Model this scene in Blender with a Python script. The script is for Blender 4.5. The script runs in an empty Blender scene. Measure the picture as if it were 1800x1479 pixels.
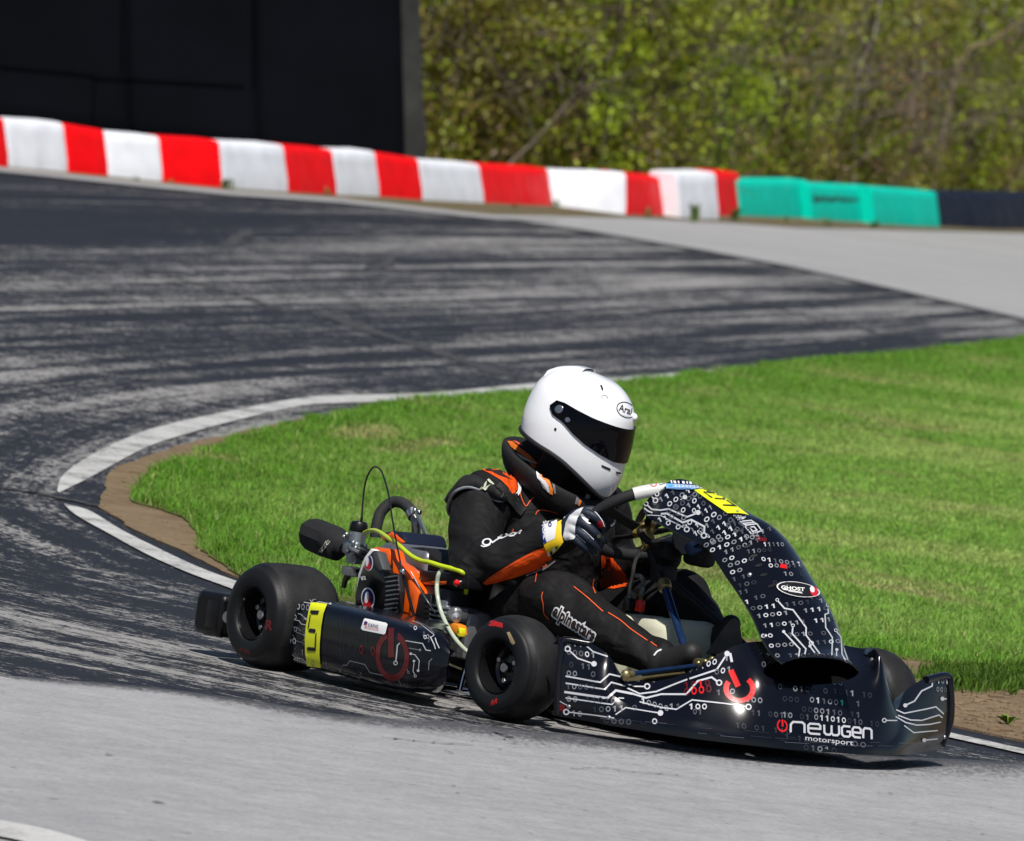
import bpy, bmesh, math, random
import numpy as np
from mathutils import Vector, Matrix
from mathutils.bvhtree import BVHTree
from mathutils.geometry import tessellate_polygon

random.seed(7); rng = np.random.default_rng(7)
SC = bpy.context.scene
COL = SC.collection
V3 = lambda *a: np.array(a, float)

# ------------------------------------------------------------------ camera model
CO = V3(20.92837, -14.61991, 1.6891)
CR = V3(.5646019, .8147472, .1319529)
CU = V3(-.1074089, -.0859835, .9904899)
CF = V3(-.8183447, .5734054, -.0389646)
FPX = 17444.497

def ray(px, py):
    return CF + CR * (px - 900) / FPX - CU * (py - 739.5) / FPX
def P(px, py, **k):
    (a, v), = k.items(); i = 'xyz'.index(a); d = ray(px, py)
    return CO + d * ((v - CO[i]) / d[i])
def PN(px, py, pt, n):
    d = ray(px, py); return CO + d * (np.dot(np.asarray(pt) - CO, n) / np.dot(d, n))
def pr(p):
    D = np.asarray(p) - CO; z = D @ CF
    return np.array([900 + FPX * (D @ CR) / z, 739.5 - FPX * (D @ CU) / z])

# ------------------------------------------------------------------ mesh building
class MB:
    def __init__(s): s.v = []; s.f = []; s.m = []; s.n = 0; s.uv = None
    def add(s, v, f, m=0):
        v = np.asarray(v, float).reshape(-1, 3); s.v.append(v)
        o = s.n; s.n += len(v)
        for q in f: s.f.append(tuple(int(i) + o for i in q)); s.m.append(m)
        return s
    def build(s, name, mats, parent=None, smooth=True, angle=40):
        v = np.concatenate(s.v) if s.v else np.zeros((0, 3))
        me = bpy.data.meshes.new(name)
        me.from_pydata(v.tolist(), [], s.f)
        for mt in (mats if isinstance(mats, (list, tuple)) else [mats]): me.materials.append(mt)
        if len(s.f):
            me.polygons.foreach_set('material_index', np.array(s.m, np.int32))
        me.update()
        if smooth: smooth_mesh(me, angle)
        o = bpy.data.objects.new(name, me); COL.objects.link(o)
        if parent: o.parent = parent
        return o

def smooth_mesh(me, angle=40):
    n = len(me.polygons)
    me.polygons.foreach_set('use_smooth', np.ones(n, bool))
    try: me.set_sharp_from_angle(angle=math.radians(angle))
    except Exception: pass

def fast_mesh(name, v, faces4=None, faces3=None, mats=(), parent=None, attr=None, smooth=False):
    me = bpy.data.meshes.new(name)
    nf4 = 0 if faces4 is None else len(faces4); nf3 = 0 if faces3 is None else len(faces3)
    loops = np.concatenate([x.ravel() for x in (faces4, faces3) if x is not None]).astype(np.int32)
    me.vertices.add(len(v)); me.vertices.foreach_set('co', np.asarray(v, np.float32).ravel())
    me.loops.add(len(loops)); me.loops.foreach_set('vertex_index', loops)
    tot = np.concatenate([np.full(nf4, 4), np.full(nf3, 3)]).astype(np.int32)
    st = np.concatenate([[0], np.cumsum(tot)[:-1]]).astype(np.int32)
    me.polygons.add(nf4 + nf3)
    me.polygons.foreach_set('loop_start', st); me.polygons.foreach_set('loop_total', tot)
    if smooth: me.polygons.foreach_set('use_smooth', np.ones(nf4 + nf3, bool))
    me.update(calc_edges=True)
    if attr is not None:
        a = me.color_attributes.new('tint', 'FLOAT_COLOR', 'POINT')
        a.data.foreach_set('color', np.asarray(attr, np.float32).ravel())
    for m in mats: me.materials.append(m)
    o = bpy.data.objects.new(name, me); COL.objects.link(o)
    if parent: o.parent = parent
    return o

def tag(o, label=None, cat=None, group=None, kind=None):
    if label: o['label'] = label
    if cat: o['category'] = cat
    if group: o['group'] = group
    if kind: o['kind'] = kind
    return o
def empty(name, loc=(0, 0, 0)):
    o = bpy.data.objects.new(name, None); COL.objects.link(o); o.location = loc; o.empty_display_size = .2
    return o
def keep(o, parent):
    o.parent = parent; o.matrix_parent_inverse = parent.matrix_world.inverted(); return o

def cr(pts, res=8, closed=False):
    """Catmull-Rom through points"""
    p = np.asarray(pts, float); n = len(p)
    if n < 3 and not closed: 
        return np.array([p[0] + (p[-1] - p[0]) * t for t in np.linspace(0, 1, res + 1)])
    out = []
    segs = n if closed else n - 1
    for i in range(segs):
        if closed: a, b, c, d = p[(i - 1) % n], p[i], p[(i + 1) % n], p[(i + 2) % n]
        else:
            b, c = p[i], p[i + 1]
            a = p[i - 1] if i > 0 else 2 * b - c
            d = p[i + 2] if i + 2 < n else 2 * c - b
        for k in range(res):
            t = k / res
            out.append(.5 * (2 * b + (c - a) * t + (2 * a - 5 * b + 4 * c - d) * t * t + (3 * b - a - 3 * c + d) * t ** 3))
    if not closed: out.append(p[-1])
    return np.array(out)

def frames(path, closed=False, up=None):
    n = len(path)
    T = np.roll(path, -1, 0) - np.roll(path, 1, 0)
    if not closed: T[0] = path[1] - path[0]; T[-1] = path[-1] - path[-2]
    T /= np.linalg.norm(T, axis=1)[:, None] + 1e-12
    if up is not None:
        N = np.cross(np.cross(T, up), T)
        N /= np.linalg.norm(N, axis=1)[:, None] + 1e-12
        return T, N, np.cross(T, N)
    a = V3(0, 0, 1) if abs(T[0, 2]) < .9 else V3(1, 0, 0)
    N = np.zeros_like(path); N[0] = np.cross(np.cross(T[0], a), T[0]); N[0] /= np.linalg.norm(N[0])
    for i in range(1, n):
        v = N[i - 1] - T[i] * np.dot(N[i - 1], T[i]); N[i] = v / (np.linalg.norm(v) + 1e-12)
    return T, N, np.cross(T, N)

def tube(mb, pts, r, n=10, closed=False, res=8, m=0, spline=True, cap=True, flat=None, up=None):
    path = cr(pts, res, closed) if spline else np.asarray(pts, float)
    L = len(path)
    if np.ndim(r) == 0: rr = np.full(L, r)
    else: rr = np.interp(np.linspace(0, 1, L), np.linspace(0, 1, len(r)), r)
    T, N, B = frames(path, closed, up)
    a = np.linspace(0, 2 * np.pi, n, endpoint=False)
    fx, fy = (1, 1) if flat is None else flat
    v = path[:, None] + rr[:, None, None] * (np.cos(a)[None, :, None] * N[:, None] * fx + np.sin(a)[None, :, None] * B[:, None] * fy)
    f = []
    for i in range(L if closed else L - 1):
        j = (i + 1) % L
        for k in range(n):
            q = (k + 1) % n; f.append((i * n + k, i * n + q, j * n + q, j * n + k))
    if cap and not closed:
        f.append(tuple(range(n))[::-1]); f.append(tuple((L - 1) * n + k for k in range(n)))
    mb.add(v, f, m); return mb

def lathe(mb, prof, org, axis, n=40, m=0, mlist=None, capends=True):
    """prof: (radius, offset along axis)"""
    ax = np.asarray(axis, float); ax /= np.linalg.norm(ax)
    a = V3(0, 0, 1) if abs(ax[2]) < .9 else V3(1, 0, 0)
    u = np.cross(a, ax); u /= np.linalg.norm(u); w = np.cross(ax, u)
    an = np.linspace(0, 2 * np.pi, n, endpoint=False)
    pr_ = np.asarray(prof, float)
    v = np.asarray(org) + pr_[:, 1][:, None, None] * ax + pr_[:, 0][:, None, None] * (np.cos(an)[None, :, None] * u + np.sin(an)[None, :, None] * w)
    f = []
    for i in range(len(pr_) - 1):
        for k in range(n):
            q = (k + 1) % n; f.append((i * n + k, i * n + q, (i + 1) * n + q, (i + 1) * n + k))
    if capends:
        f.append(tuple(range(n))[::-1]); f.append(tuple((len(pr_) - 1) * n + k for k in range(n)))
    mb.add(v, f, m); return mb

def rbox(mb, c, s, bev=.01, seg=3, rot=None, m=0):
    bm = bmesh.new(); bmesh.ops.create_cube(bm, size=1)
    for v in bm.verts: v.co = Vector((v.co.x * s[0], v.co.y * s[1], v.co.z * s[2]))
    if bev > 0: bmesh.ops.bevel(bm, geom=bm.edges[:], offset=bev, segments=seg, affect='EDGES', profile=.5)
    M = np.eye(3) if rot is None else np.array(rot)
    bm.verts.index_update()
    v = np.array([v.co[:] for v in bm.verts]) @ M.T + np.asarray(c)
    f = [tuple(x.index for x in p.verts) for p in bm.faces]
    bm.free(); mb.add(v, f, m); return mb

def prism(mb, poly, vec, bev=.004, seg=2, m=0):
    """extrude planar polygon (3D pts) along vec, with bevelled edges"""
    bm = bmesh.new(); vs = [bm.verts.new(p) for p in poly]; fc = bm.faces.new(vs)
    r = bmesh.ops.extrude_face_region(bm, geom=[fc])
    for g in r['geom']:
        if isinstance(g, bmesh.types.BMVert): g.co += Vector(vec)
    bmesh.ops.recalc_face_normals(bm, faces=bm.faces[:])
    if bev > 0: bmesh.ops.bevel(bm, geom=bm.edges[:], offset=bev, segments=seg, affect='EDGES', profile=.5, clamp_overlap=True)
    bm.verts.index_update()
    v = np.array([v.co[:] for v in bm.verts]); f = [tuple(x.index for x in p.verts) for p in bm.faces]
    bm.free(); mb.add(v, f, m); return mb

def pxpoly(pts, **k): return [P(x, y, **k) for x, y in pts]

def gridface(mb, G, m=0, flip=False, closeu=False):
    nu, nv = G.shape[:2]; f = []
    for i in range(nu if closeu else nu - 1):
        for j in range(nv - 1):
            i2 = (i + 1) % nu
            q = (i * nv + j, i2 * nv + j, i2 * nv + j + 1, i * nv + j + 1)
            f.append(q[::-1] if flip else q)
    mb.add(G.reshape(-1, 3), f, m); return mb

def crgrid(C, ru=5, rv=5):
    C = np.asarray(C, float)
    A = np.stack([cr(C[:, j], ru) for j in range(C.shape[1])], 1)
    return np.stack([cr(A[i], rv) for i in range(A.shape[0])], 0)

def sphere(mb, c, r, m=0, n=14, sc=(1, 1, 1), rot=None):
    th = np.linspace(0, np.pi, n); ph = np.linspace(0, 2 * np.pi, 2 * n, endpoint=False)
    v = np.stack([np.sin(th)[:, None] * np.cos(ph), np.sin(th)[:, None] * np.sin(ph), np.cos(th)[:, None] * np.ones_like(ph)], -1) * r * np.array(sc)
    if rot is not None: v = v @ np.array(rot).T
    v = v + np.asarray(c); k = 2 * n; f = []
    for i in range(n - 1):
        for j in range(k): f.append((i * k + j, (i + 1) * k + j, (i + 1) * k + (j + 1) % k, i * k + (j + 1) % k))
    mb.add(v, f, m); return mb

# ------------------------------------------------------------------ materials
def newmat(name):
    m = bpy.data.materials.new(name); m.use_nodes = True
    nt = m.node_tree; b = nt.nodes['Principled BSDF']; return m, nt, b
def mat(name, col, rough=.5, metal=0, spec=.5, bump=None, coat=0, var=None, trans=0, sub=0, ior=1.45, rvar=None, crough=.06):
    m, nt, b = newmat(name)
    c = (*col, 1) if len(col) == 3 else col
    b.inputs['Base Color'].default_value = c
    b.inputs['Roughness'].default_value = rough
    b.inputs['Metallic'].default_value = metal
    b.inputs['Specular IOR Level'].default_value = spec
    b.inputs['IOR'].default_value = ior
    b.inputs['Coat Weight'].default_value = coat
    b.inputs['Coat Roughness'].default_value = crough
    b.inputs['Transmission Weight'].default_value = trans
    if sub:
        b.inputs['Subsurface Weight'].default_value = sub
        b.inputs['Subsurface Radius'].default_value = (.02, .02, .015)
    L = nt.links.new
    tc = nt.nodes.new('ShaderNodeTexCoord')
    if var:   # (scale, amount): gentle value variation of the surface itself
        n = nt.nodes.new('ShaderNodeTexNoise'); n.inputs['Scale'].default_value = var[0]; n.inputs['Detail'].default_value = 6
        L(tc.outputs['Object'], n.inputs['Vector'])
        r = nt.nodes.new('ShaderNodeMapRange'); r.inputs[1].default_value = .25; r.inputs[2].default_value = .75
        r.inputs[3].default_value = 1 - var[1]; r.inputs[4].default_value = 1 + var[1]
        L(n.outputs['Fac'], r.inputs[0])
        mx = nt.nodes.new('ShaderNodeMix'); mx.data_type = 'RGBA'; mx.blend_type = 'MULTIPLY'; mx.inputs[0].default_value = 1
        mx.inputs[6].default_value = c; L(r.outputs[0], mx.inputs[7]); L(mx.outputs[2], b.inputs['Base Color'])
    if rvar:
        n = nt.nodes.new('ShaderNodeTexNoise'); n.inputs['Scale'].default_value = rvar[0]; n.inputs['Detail'].default_value = 8
        L(tc.outputs['Object'], n.inputs['Vector'])
        r = nt.nodes.new('ShaderNodeMapRange'); r.inputs[1].default_value = .3; r.inputs[2].default_value = .7
        r.inputs[3].default_value = max(.02, rough - rvar[1]); r.inputs[4].default_value = rough + rvar[1]
        L(n.outputs['Fac'], r.inputs[0]); L(r.outputs[0], b.inputs['Roughness'])
    if bump:  # (scale, distance, strength)
        n = nt.nodes.new('ShaderNodeTexNoise'); n.inputs['Scale'].default_value = bump[0]; n.inputs['Detail'].default_value = 5
        L(tc.outputs['Object'], n.inputs['Vector'])
        bp = nt.nodes.new('ShaderNodeBump'); bp.inputs['Distance'].default_value = bump[1]; bp.inputs['Strength'].default_value = bump[2] if len(bump) > 2 else .6
        L(n.outputs['Fac'], bp.inputs['Height']); L(bp.outputs[0], b.inputs['Normal'])
    return m

class NT:
    """tiny node helper"""
    def __init__(s, name): s.m, s.nt, s.b = newmat(name)
    def n(s, t, **k):
        x = s.nt.nodes.new('ShaderNode' + t)
        for a, v in k.items(): setattr(x, a, v)
        return x
    def l(s, a, b): s.nt.links.new(a, b)
    def noise(s, vec, scale, detail=5, rough=.55, dist=0):
        n = s.n('TexNoise'); n.inputs['Scale'].default_value = scale; n.inputs['Detail'].default_value = detail
        n.inputs['Roughness'].default_value = rough; n.inputs['Distortion'].default_value = dist
        s.l(vec, n.inputs['Vector']); return n.outputs['Fac']
    def mapv(s, vec, scale=(1, 1, 1), loc=(0, 0, 0)):
        m = s.n('Mapping'); m.inputs['Scale'].default_value = scale; m.inputs['Location'].default_value = loc
        s.l(vec, m.inputs['Vector']); return m.outputs[0]
    def rng(s, x, a, b, c=0, d=1):
        r = s.n('MapRange'); r.interpolation_type = 'SMOOTHSTEP'
        for i, v in enumerate((a, b, c, d)): r.inputs[i + 1].default_value = v
        s.l(x, r.inputs[0]); return r.outputs[0]
    def math(s, op, a, b=None, c=None):
        m = s.n('Math', operation=op)
        for i, v in enumerate((a, b, c)):
            if v is None: continue
            if isinstance(v, (int, float)): m.inputs[i].default_value = v
            else: s.l(v, m.inputs[i])
        return m.outputs[0]
    def mix(s, f, a, b, mode='MIX'):
        m = s.n('Mix', data_type='RGBA', blend_type=mode)
        for i, v in ((0, f), (6, a), (7, b)):
            if isinstance(v, (int, float)): m.inputs[i].default_value = v
            elif isinstance(v, tuple): m.inputs[i].default_value = (*v, 1)
            else: s.l(v, m.inputs[i])
        return m.outputs[2]
    def bump(s, h, dist, strength=.7):
        b = s.n('Bump'); b.inputs['Distance'].default_value = dist; b.inputs['Strength'].default_value = strength
        s.l(h, b.inputs['Height']); s.l(b.outputs[0], s.b.inputs['Normal'])

# ------------------------------------------------------------------ camera, light, sky
cam = bpy.data.cameras.new('Camera'); co = bpy.data.objects.new('Camera', cam); COL.objects.link(co)
M = Matrix(((CR[0], CU[0], -CF[0], CO[0]), (CR[1], CU[1], -CF[1], CO[1]), (CR[2], CU[2], -CF[2], CO[2]), (0, 0, 0, 1)))
co.matrix_world = M
cam.sensor_width = 36; cam.sensor_fit = 'HORIZONTAL'; cam.lens = FPX / 1800 * 36
cam.clip_start = 1; cam.clip_end = 3000
cam.dof.use_dof = True; cam.dof.focus_distance = 25.0; cam.dof.aperture_fstop = 14.5
SC.camera = co

SUN_AZ = math.radians(-29); SUN_EL = math.radians(57)
w = bpy.data.worlds.new('World'); SC.world = w; w.use_nodes = True
sky = w.node_tree.nodes.new('ShaderNodeTexSky'); sky.sky_type = 'NISHITA'; sky.sun_disc = False
sky.sun_elevation = SUN_EL; sky.sun_rotation = math.pi / 2 - SUN_AZ
sky.air_density = 1.0; sky.dust_density = .6; sky.ozone_density = 1.5
bg = w.node_tree.nodes['Background']; bg.inputs[1].default_value = .055
w.node_tree.links.new(sky.outputs[0], bg.inputs[0])
sunl = bpy.data.lights.new('Sun', 'SUN'); sunl.energy = 4.9; sunl.angle = math.radians(.5); sunl.color = (1, .955, .89)
so = bpy.data.objects.new('Sun', sunl); COL.objects.link(so)
sd = Vector((math.cos(SUN_AZ) * math.cos(SUN_EL), math.sin(SUN_AZ) * math.cos(SUN_EL), math.sin(SUN_EL)))
so.rotation_euler = sd.to_track_quat('Z', 'Y').to_euler(); so.location = (0, 0, 40)
vs = SC.view_settings; vs.view_transform = 'Standard'; vs.look = 'None'; vs.exposure = 0; vs.gamma = 1
SC.cycles.max_bounces = 6; SC.cycles.transparent_max_bounces = 6
# ================================================================== SETTING
def gp(px, py, z=0.0): return P(px, py, z=z)
def sheet(name, poly, m, z, kind='structure', nsub=0):
    vs = [Vector((p[0], p[1], z)) for p in poly]
    tr = tessellate_polygon([vs])
    n = len(vs); area = sum(vs[i].x * vs[(i + 1) % n].y - vs[(i + 1) % n].x * vs[i].y for i in range(n))
    sk = [(i, (i + 1) % n, n + (i + 1) % n, n + i) for i in range(n)]
    if area > 0: sk = [q[::-1] for q in sk]
    mb = MB().add([tuple(v) for v in vs] + [(v.x, v.y, -.01) for v in vs], [t if (vs[t[1]] - vs[t[0]]).cross(vs[t[2]] - vs[t[0]]).z > 0 else t[::-1] for t in tr] + sk)
    o = mb.build(name, m, smooth=False); tag(o, kind=kind); return o

# ---- materials of the ground
def asphalt_mat():
    t = NT('worn asphalt'); uv = t.n('UVMap').outputs[0]; tc = t.n('TexCoord').outputs['Object']
    sx = t.n('SeparateXYZ'); t.l(uv, sx.inputs[0]); d = sx.outputs[1]
    band = t.noise(t.mapv(uv, (.026, 1.5, 1)), 1, 4, .62, .5)          # tyre-swept bands along the track
    fine = t.noise(t.mapv(uv, (.11, 5.6, 1)), 1, 5, .66, .25)
    rag = t.noise(t.mapv(uv, (3.2, 6.5, 1)), 1, 6, .72)
    patch = t.noise(t.mapv(tc, (.11, .11, 1)), 1, 3)
    grit = t.noise(t.mapv(uv, (16, 40, 1)), 1, 3, .7)                   # bared aggregate, smeared along the track
    grain = t.noise(tc, 95, 3, .75)
    cov = t.math('ADD', t.math('MULTIPLY', t.rng(band, .36, .66), .42), t.math('MULTIPLY', t.rng(fine, .34, .66), .42))
    cov = t.math('ADD', cov, t.math('MULTIPLY', t.math('SUBTRACT', patch, .5), .5)); cov = t.math('ADD', cov, t.math('MULTIPLY', t.math('SUBTRACT', rag, .5), 1.55))
    so_ = t.n('SeparateXYZ'); t.l(tc, so_.inputs[0])
    def side(a, b, w0, w1, far):                # signed distance to a seam line on the ground, 0..1 across w0..w1
        A = P(*a, z=0); B = P(*b, z=0); n_ = np.array([-(B - A)[1], (B - A)[0]]); n_ /= np.linalg.norm(n_)
        if n_ @ (P(*far, z=0) - A)[:2] < 0: n_ = -n_
        e = t.math('ADD', t.math('MULTIPLY', so_.outputs[0], float(n_[0])), t.math('MULTIPLY', so_.outputs[1], float(n_[1])))
        e = t.math('ADD', e, t.math('MULTIPLY', t.math('SUBTRACT', fine, .5), 3.0))
        return t.rng(e, float(n_ @ A[:2]) + w0, float(n_ @ A[:2]) + w1)
    sealed = t.math('MULTIPLY', side((0, 480), (850, 428), -.8, 1.6, (300, 350)), side((740, 378), (960, 450), -1.5, 4.5, (300, 420)))
    cov = t.math('SUBTRACT', cov, t.math('MULTIPLY', sealed, .33))
    tip = P(60, 700, z=0); vd = t.n('VectorMath', operation='DISTANCE'); t.l(tc, vd.inputs[0]); vd.inputs[1].default_value = (float(tip[0]) - 1.2, float(tip[1]) - .4, 0)
    cov = t.math('ADD', cov, t.rng(vd.outputs['Value'], 1.5, 6.5, .15, 0))
    cov = t.math('SUBTRACT', cov, t.rng(d, .6, 1.9, .13, 0)); cov = t.math('SUBTRACT', cov, .085)
    g_ = t.math('ADD', t.math('MULTIPLY', t.rng(grit, .3, .7), .6), t.math('MULTIPLY', t.rng(grain, .32, .68), .4))
    f = t.rng(t.math('SUBTRACT', t.math('ADD', cov, g_), 1.0), -.16, .16)
    c = t.mix(f, (.0155, .0166, .0225), (.295, .287, .278))
    t.l(c, t.b.inputs['Base Color']); t.b.inputs['Roughness'].default_value = .62
    t.b.inputs['Specular IOR Level'].default_value = .28
    t.bump(t.math('ADD', grain, grit), .004, .8); return t.m
def concrete_mat(name, base, dark, sc=1.0, amount=.5):
    t = NT(name); tc = t.n('TexCoord').outputs['Object']
    big = t.noise(tc, .9 * sc, 6, .6); mid = t.noise(tc, 9 * sc, 7, .7); grain = t.noise(tc, 75, 5, .85)
    speck = t.rng(t.noise(tc, 21 * sc, 3, .6), .655, .72)
    f = t.rng(t.math('ADD', t.math('MULTIPLY', big, .4), t.math('MULTIPLY', mid, .6)), .34, .66)
    c = t.mix(t.math('MULTIPLY', f, amount), base, dark)
    c = t.mix(t.math('MULTIPLY', t.rng(grain, .38, .66), .42), c, tuple(x * .55 for x in dark))
    c = t.mix(t.math('MULTIPLY', speck, .6), c, tuple(x * .3 for x in dark))
    t.l(c, t.b.inputs['Base Color']); t.b.inputs['Roughness'].default_value = .85
    t.b.inputs['Specular IOR Level'].default_value = .25
    t.bump(t.math('ADD', grain, mid), .006, .8); return t.m
def dirt_mat(name, a, b_, c_):
    t = NT(name); tc = t.n('TexCoord').outputs['Object']
    n1 = t.noise(tc, 2.2, 8, .65); n2 = t.noise(tc, 22, 6, .7); g = t.noise(tc, 120, 3, .8)
    c = t.mix(t.rng(n1, .35, .65), a, b_); c = t.mix(t.rng(n2, .5, .75), c, c_)
    c = t.mix(t.math('MULTIPLY', t.rng(g, .45, .8), .5), c, tuple(x * .45 for x in a))
    t.l(c, t.b.inputs['Base Color']); t.b.inputs['Roughness'].default_value = .95
    t.b.inputs['Specular IOR Level'].default_value = .1
    t.bump(t.math('ADD', n2, g), .02, .8); return t.m
M_ASPH = asphalt_mat()
M_CONC = concrete_mat('pale concrete apron', (.46, .457, .47), (.285, .285, .30), 1.0, .7)
M_CONC2 = concrete_mat('far concrete run-off', (.40, .40, .40), (.30, .30, .305), .35, .7)
M_DIRT = dirt_mat('bare dirt', (.31, .225, .14), (.23, .16, .10), (.40, .31, .21))
M_VERGE = dirt_mat('dry verge', (.20, .155, .10), (.13, .12, .055), (.27, .22, .14))
M_SOD = dirt_mat('grass thatch', (.15, .21, .045), (.18, .21, .065), (.24, .21, .10))
def paint_mat():
    t = NT('worn white road paint'); tc = t.n('TexCoord').outputs['Object']
    n = t.noise(tc, 3, 8, .7); g = t.noise(tc, 60, 5, .8)
    f = t.rng(t.math('ADD', t.math('MULTIPLY', n, .6), t.math('MULTIPLY', g, .6)), .52, .74)
    c = t.mix(t.math('MULTIPLY', f, .85), (.54, .54, .53), (.19, .187, .182))
    ch = t.noise(tc, 26, 6, .8); t.l(t.rng(t.math('ADD', t.math('MULTIPLY', n, .5), t.math('MULTIPLY', ch, .6)), .60, .66, 1, .25), t.b.inputs['Alpha'])
    t.l(c, t.b.inputs['Base Color']); t.b.inputs['Roughness'].default_value = .7; t.bump(g, .002, .5); return t.m
M_PAINT = paint_mat()
M_CRACK = mat('crack filler', (.045, .045, .05), .85, bump=(60, .004))

def vnoise(p, sc, seed):
    """cheap smooth value noise on the ground plane"""
    r = np.random.default_rng(seed); T_ = r.random((64, 64)); q = p * sc; i = np.floor(q).astype(int); f = q - i; f = f * f * (3 - 2 * f)
    g_ = lambda a, b: T_[(i[:, 0] + a) % 64, (i[:, 1] + b) % 64]
    return (g_(0, 0) * (1 - f[:, 0]) + g_(1, 0) * f[:, 0]) * (1 - f[:, 1]) + (g_(0, 1) * (1 - f[:, 0]) + g_(1, 1) * f[:, 0]) * f[:, 1]
# ---- base ground out to the horizon
g = MB().add([(-900, -900, -.02), (900, -900, -.02), (900, 900, -.02), (-900, 900, -.02)], [(0, 1, 2, 3)]).build('ground', M_VERGE, smooth=False)
tag(g, kind='structure')

# ---- track: a strip following the inner white line, uv = (along, across)
ln_px = [(1800, 604), (1500, 632), (1165, 662), (930, 680), (760, 696), (600, 712), (500, 726), (400, 745), (320, 764), (250, 787), (190, 814), (140, 840), (110, 866)]
ln2_px = [(112, 893), (160, 925), (230, 957), (300, 989), (350, 1010), (410, 1031)]
path = [V3(-130, 122, 0), V3(-75, 68, 0)] + [gp(*q) for q in ln_px] + [gp(*q) for q in ln2_px] + [V3(-1.3, 1.18, 0), V3(.2, 1.42, 0), V3(2, 1.9, 0), V3(6, 3.4, 0), V3(20, 11, 0), V3(60, 40, 0)]
cp = cr(path, 14)
# even smoothing
for _ in range(30): cp[1:-1] = .25 * cp[:-2] + .5 * cp[1:-1] + .25 * cp[2:]
T, N_, B_ = frames(cp, up=V3(0, 0, 1)); right = np.cross(T, V3(0, 0, 1))
for _ in range(25): right[1:-1] = .25 * right[:-2] + .5 * right[1:-1] + .25 * right[2:]
right /= np.linalg.norm(right, axis=1)[:, None]
s_ = np.concatenate([[0], np.cumsum(np.linalg.norm(np.diff(cp, axis=0), axis=1))])
ds = np.array([-.9, -.5, 0, .5, 1, 1.5, 2, 3, 4, 6, 8, 11, 15, 20, 26, 33, 42, 55])
G = cp[:, None] + ds[None, :, None] * right[:, None]; G[..., 2] = 0
tr = MB(); gridface(tr, G, flip=True); tro = tr.build('track', M_ASPH, smooth=False); tag(tro, kind='structure')
uvl = tro.data.uv_layers.new(name='UVMap'); nd = len(ds)
lv = np.zeros(len(tro.data.loops), np.int32); tro.data.loops.foreach_get('vertex_index', lv)
# s keeps track length on the near side; stretch with the offset so bands stay continuous
uvv = np.stack([s_[lv // nd], ds[lv % nd]], 1); uvl.data.foreach_set('uv', uvv.astype(np.float32).ravel())

# ---- foreground concrete apron
fg = [gp(x, y) for x, y in [(-700, 1118), (-300, 1160), (0, 1191), (250, 1211), (450, 1237), (600, 1261), (800, 1275), (900, 1286), (1050, 1300), (1250, 1316), (1450, 1330), (1700, 1341), (1800, 1346), (2300, 1372), (3200, 1420)]]
def fray(pl, amp, step=.05):
    out = []
    for a, b in zip(pl[:-1], pl[1:]):
        a = np.array(a); b = np.array(b); n = max(1, int(np.linalg.norm(b - a) / step)); 
        for k in range(n): out.append(a + (b - a) * k / n + np.array([rng.normal(0, amp), rng.normal(0, amp), 0]))
    return out + [np.array(pl[-1])]
sheet('concrete_apron', fray(cr(fg, 6)[:90], .012) + [V3(30, 12, 0), V3(60, 0, 0), V3(60, -70, 0), V3(20, -70, 0), V3(-14, -40, 0)], M_CONC, .003)
rub = NT('rubber laid over concrete'); tcx = rub.n('TexCoord').outputs['Object']; uvx = rub.n('UVMap').outputs[0]; sxx = rub.n('SeparateXYZ'); rub.l(uvx, sxx.inputs[0])
gn = rub.noise(tcx, 70, 5, .75); st_n = rub.noise(rub.mapv(uvx, (.5, 9, 1)), 1, 5, .7)
fade = rub.rng(rub.math('ADD', sxx.outputs[1], rub.math('MULTIPLY', rub.math('SUBTRACT', st_n, .5), .9)), 0, 1.0, .80, 0)
msk = rub.rng(rub.math('SUBTRACT', rub.math('ADD', fade, rub.rng(gn, .3, .7)), 1), -.35, .35)
rub.b.inputs['Base Color'].default_value = (.06, .062, .072, 1); rub.b.inputs['Roughness'].default_value = .8; rub.l(rub.math('MULTIPLY', msk, .75), rub.b.inputs['Alpha'])
ea = np.array(cr(fg, 6)); ea = ea[12:85]; e_t = np.gradient(ea, axis=0); e_t /= np.linalg.norm(e_t, axis=1)[:, None]; e_n = np.cross(e_t, V3(0, 0, 1)); e_n = e_n * np.sign((e_n @ V3(CO[0], CO[1], 0))[:, None] - (ea * e_n).sum(1)[:, None])
wid = np.interp(pr_x := np.array([pr(q)[0] for q in ea]), [-400, 0, 500, 900, 1300, 1800, 2600], [.10, .12, .30, .55, .60, .30, .2])
rg = np.stack([ea + e_n * wid[:, None] * k for k in np.linspace(-.06, 1, 8)], 1); rg[..., 2] = .0055
rm = MB(); gridface(rm, rg, flip=(np.cross(rg[1, 0] - rg[0, 0], rg[0, 1] - rg[0, 0])[2] < 0)); rmo = rm.build('rubber_stain', rub.m, smooth=False); tag(rmo, kind='structure')
uv_ = rmo.data.uv_layers.new(name='UVMap'); lv_ = np.zeros(len(rmo.data.loops), np.int32); rmo.data.loops.foreach_get('vertex_index', lv_)
sl = np.concatenate([[0], np.cumsum(np.linalg.norm(np.diff(ea, axis=0), axis=1))]); uv_.data.foreach_set('uv', np.stack([sl[lv_ // 8], (lv_ % 8) / 7.0], 1).astype(np.float32).ravel())
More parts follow.
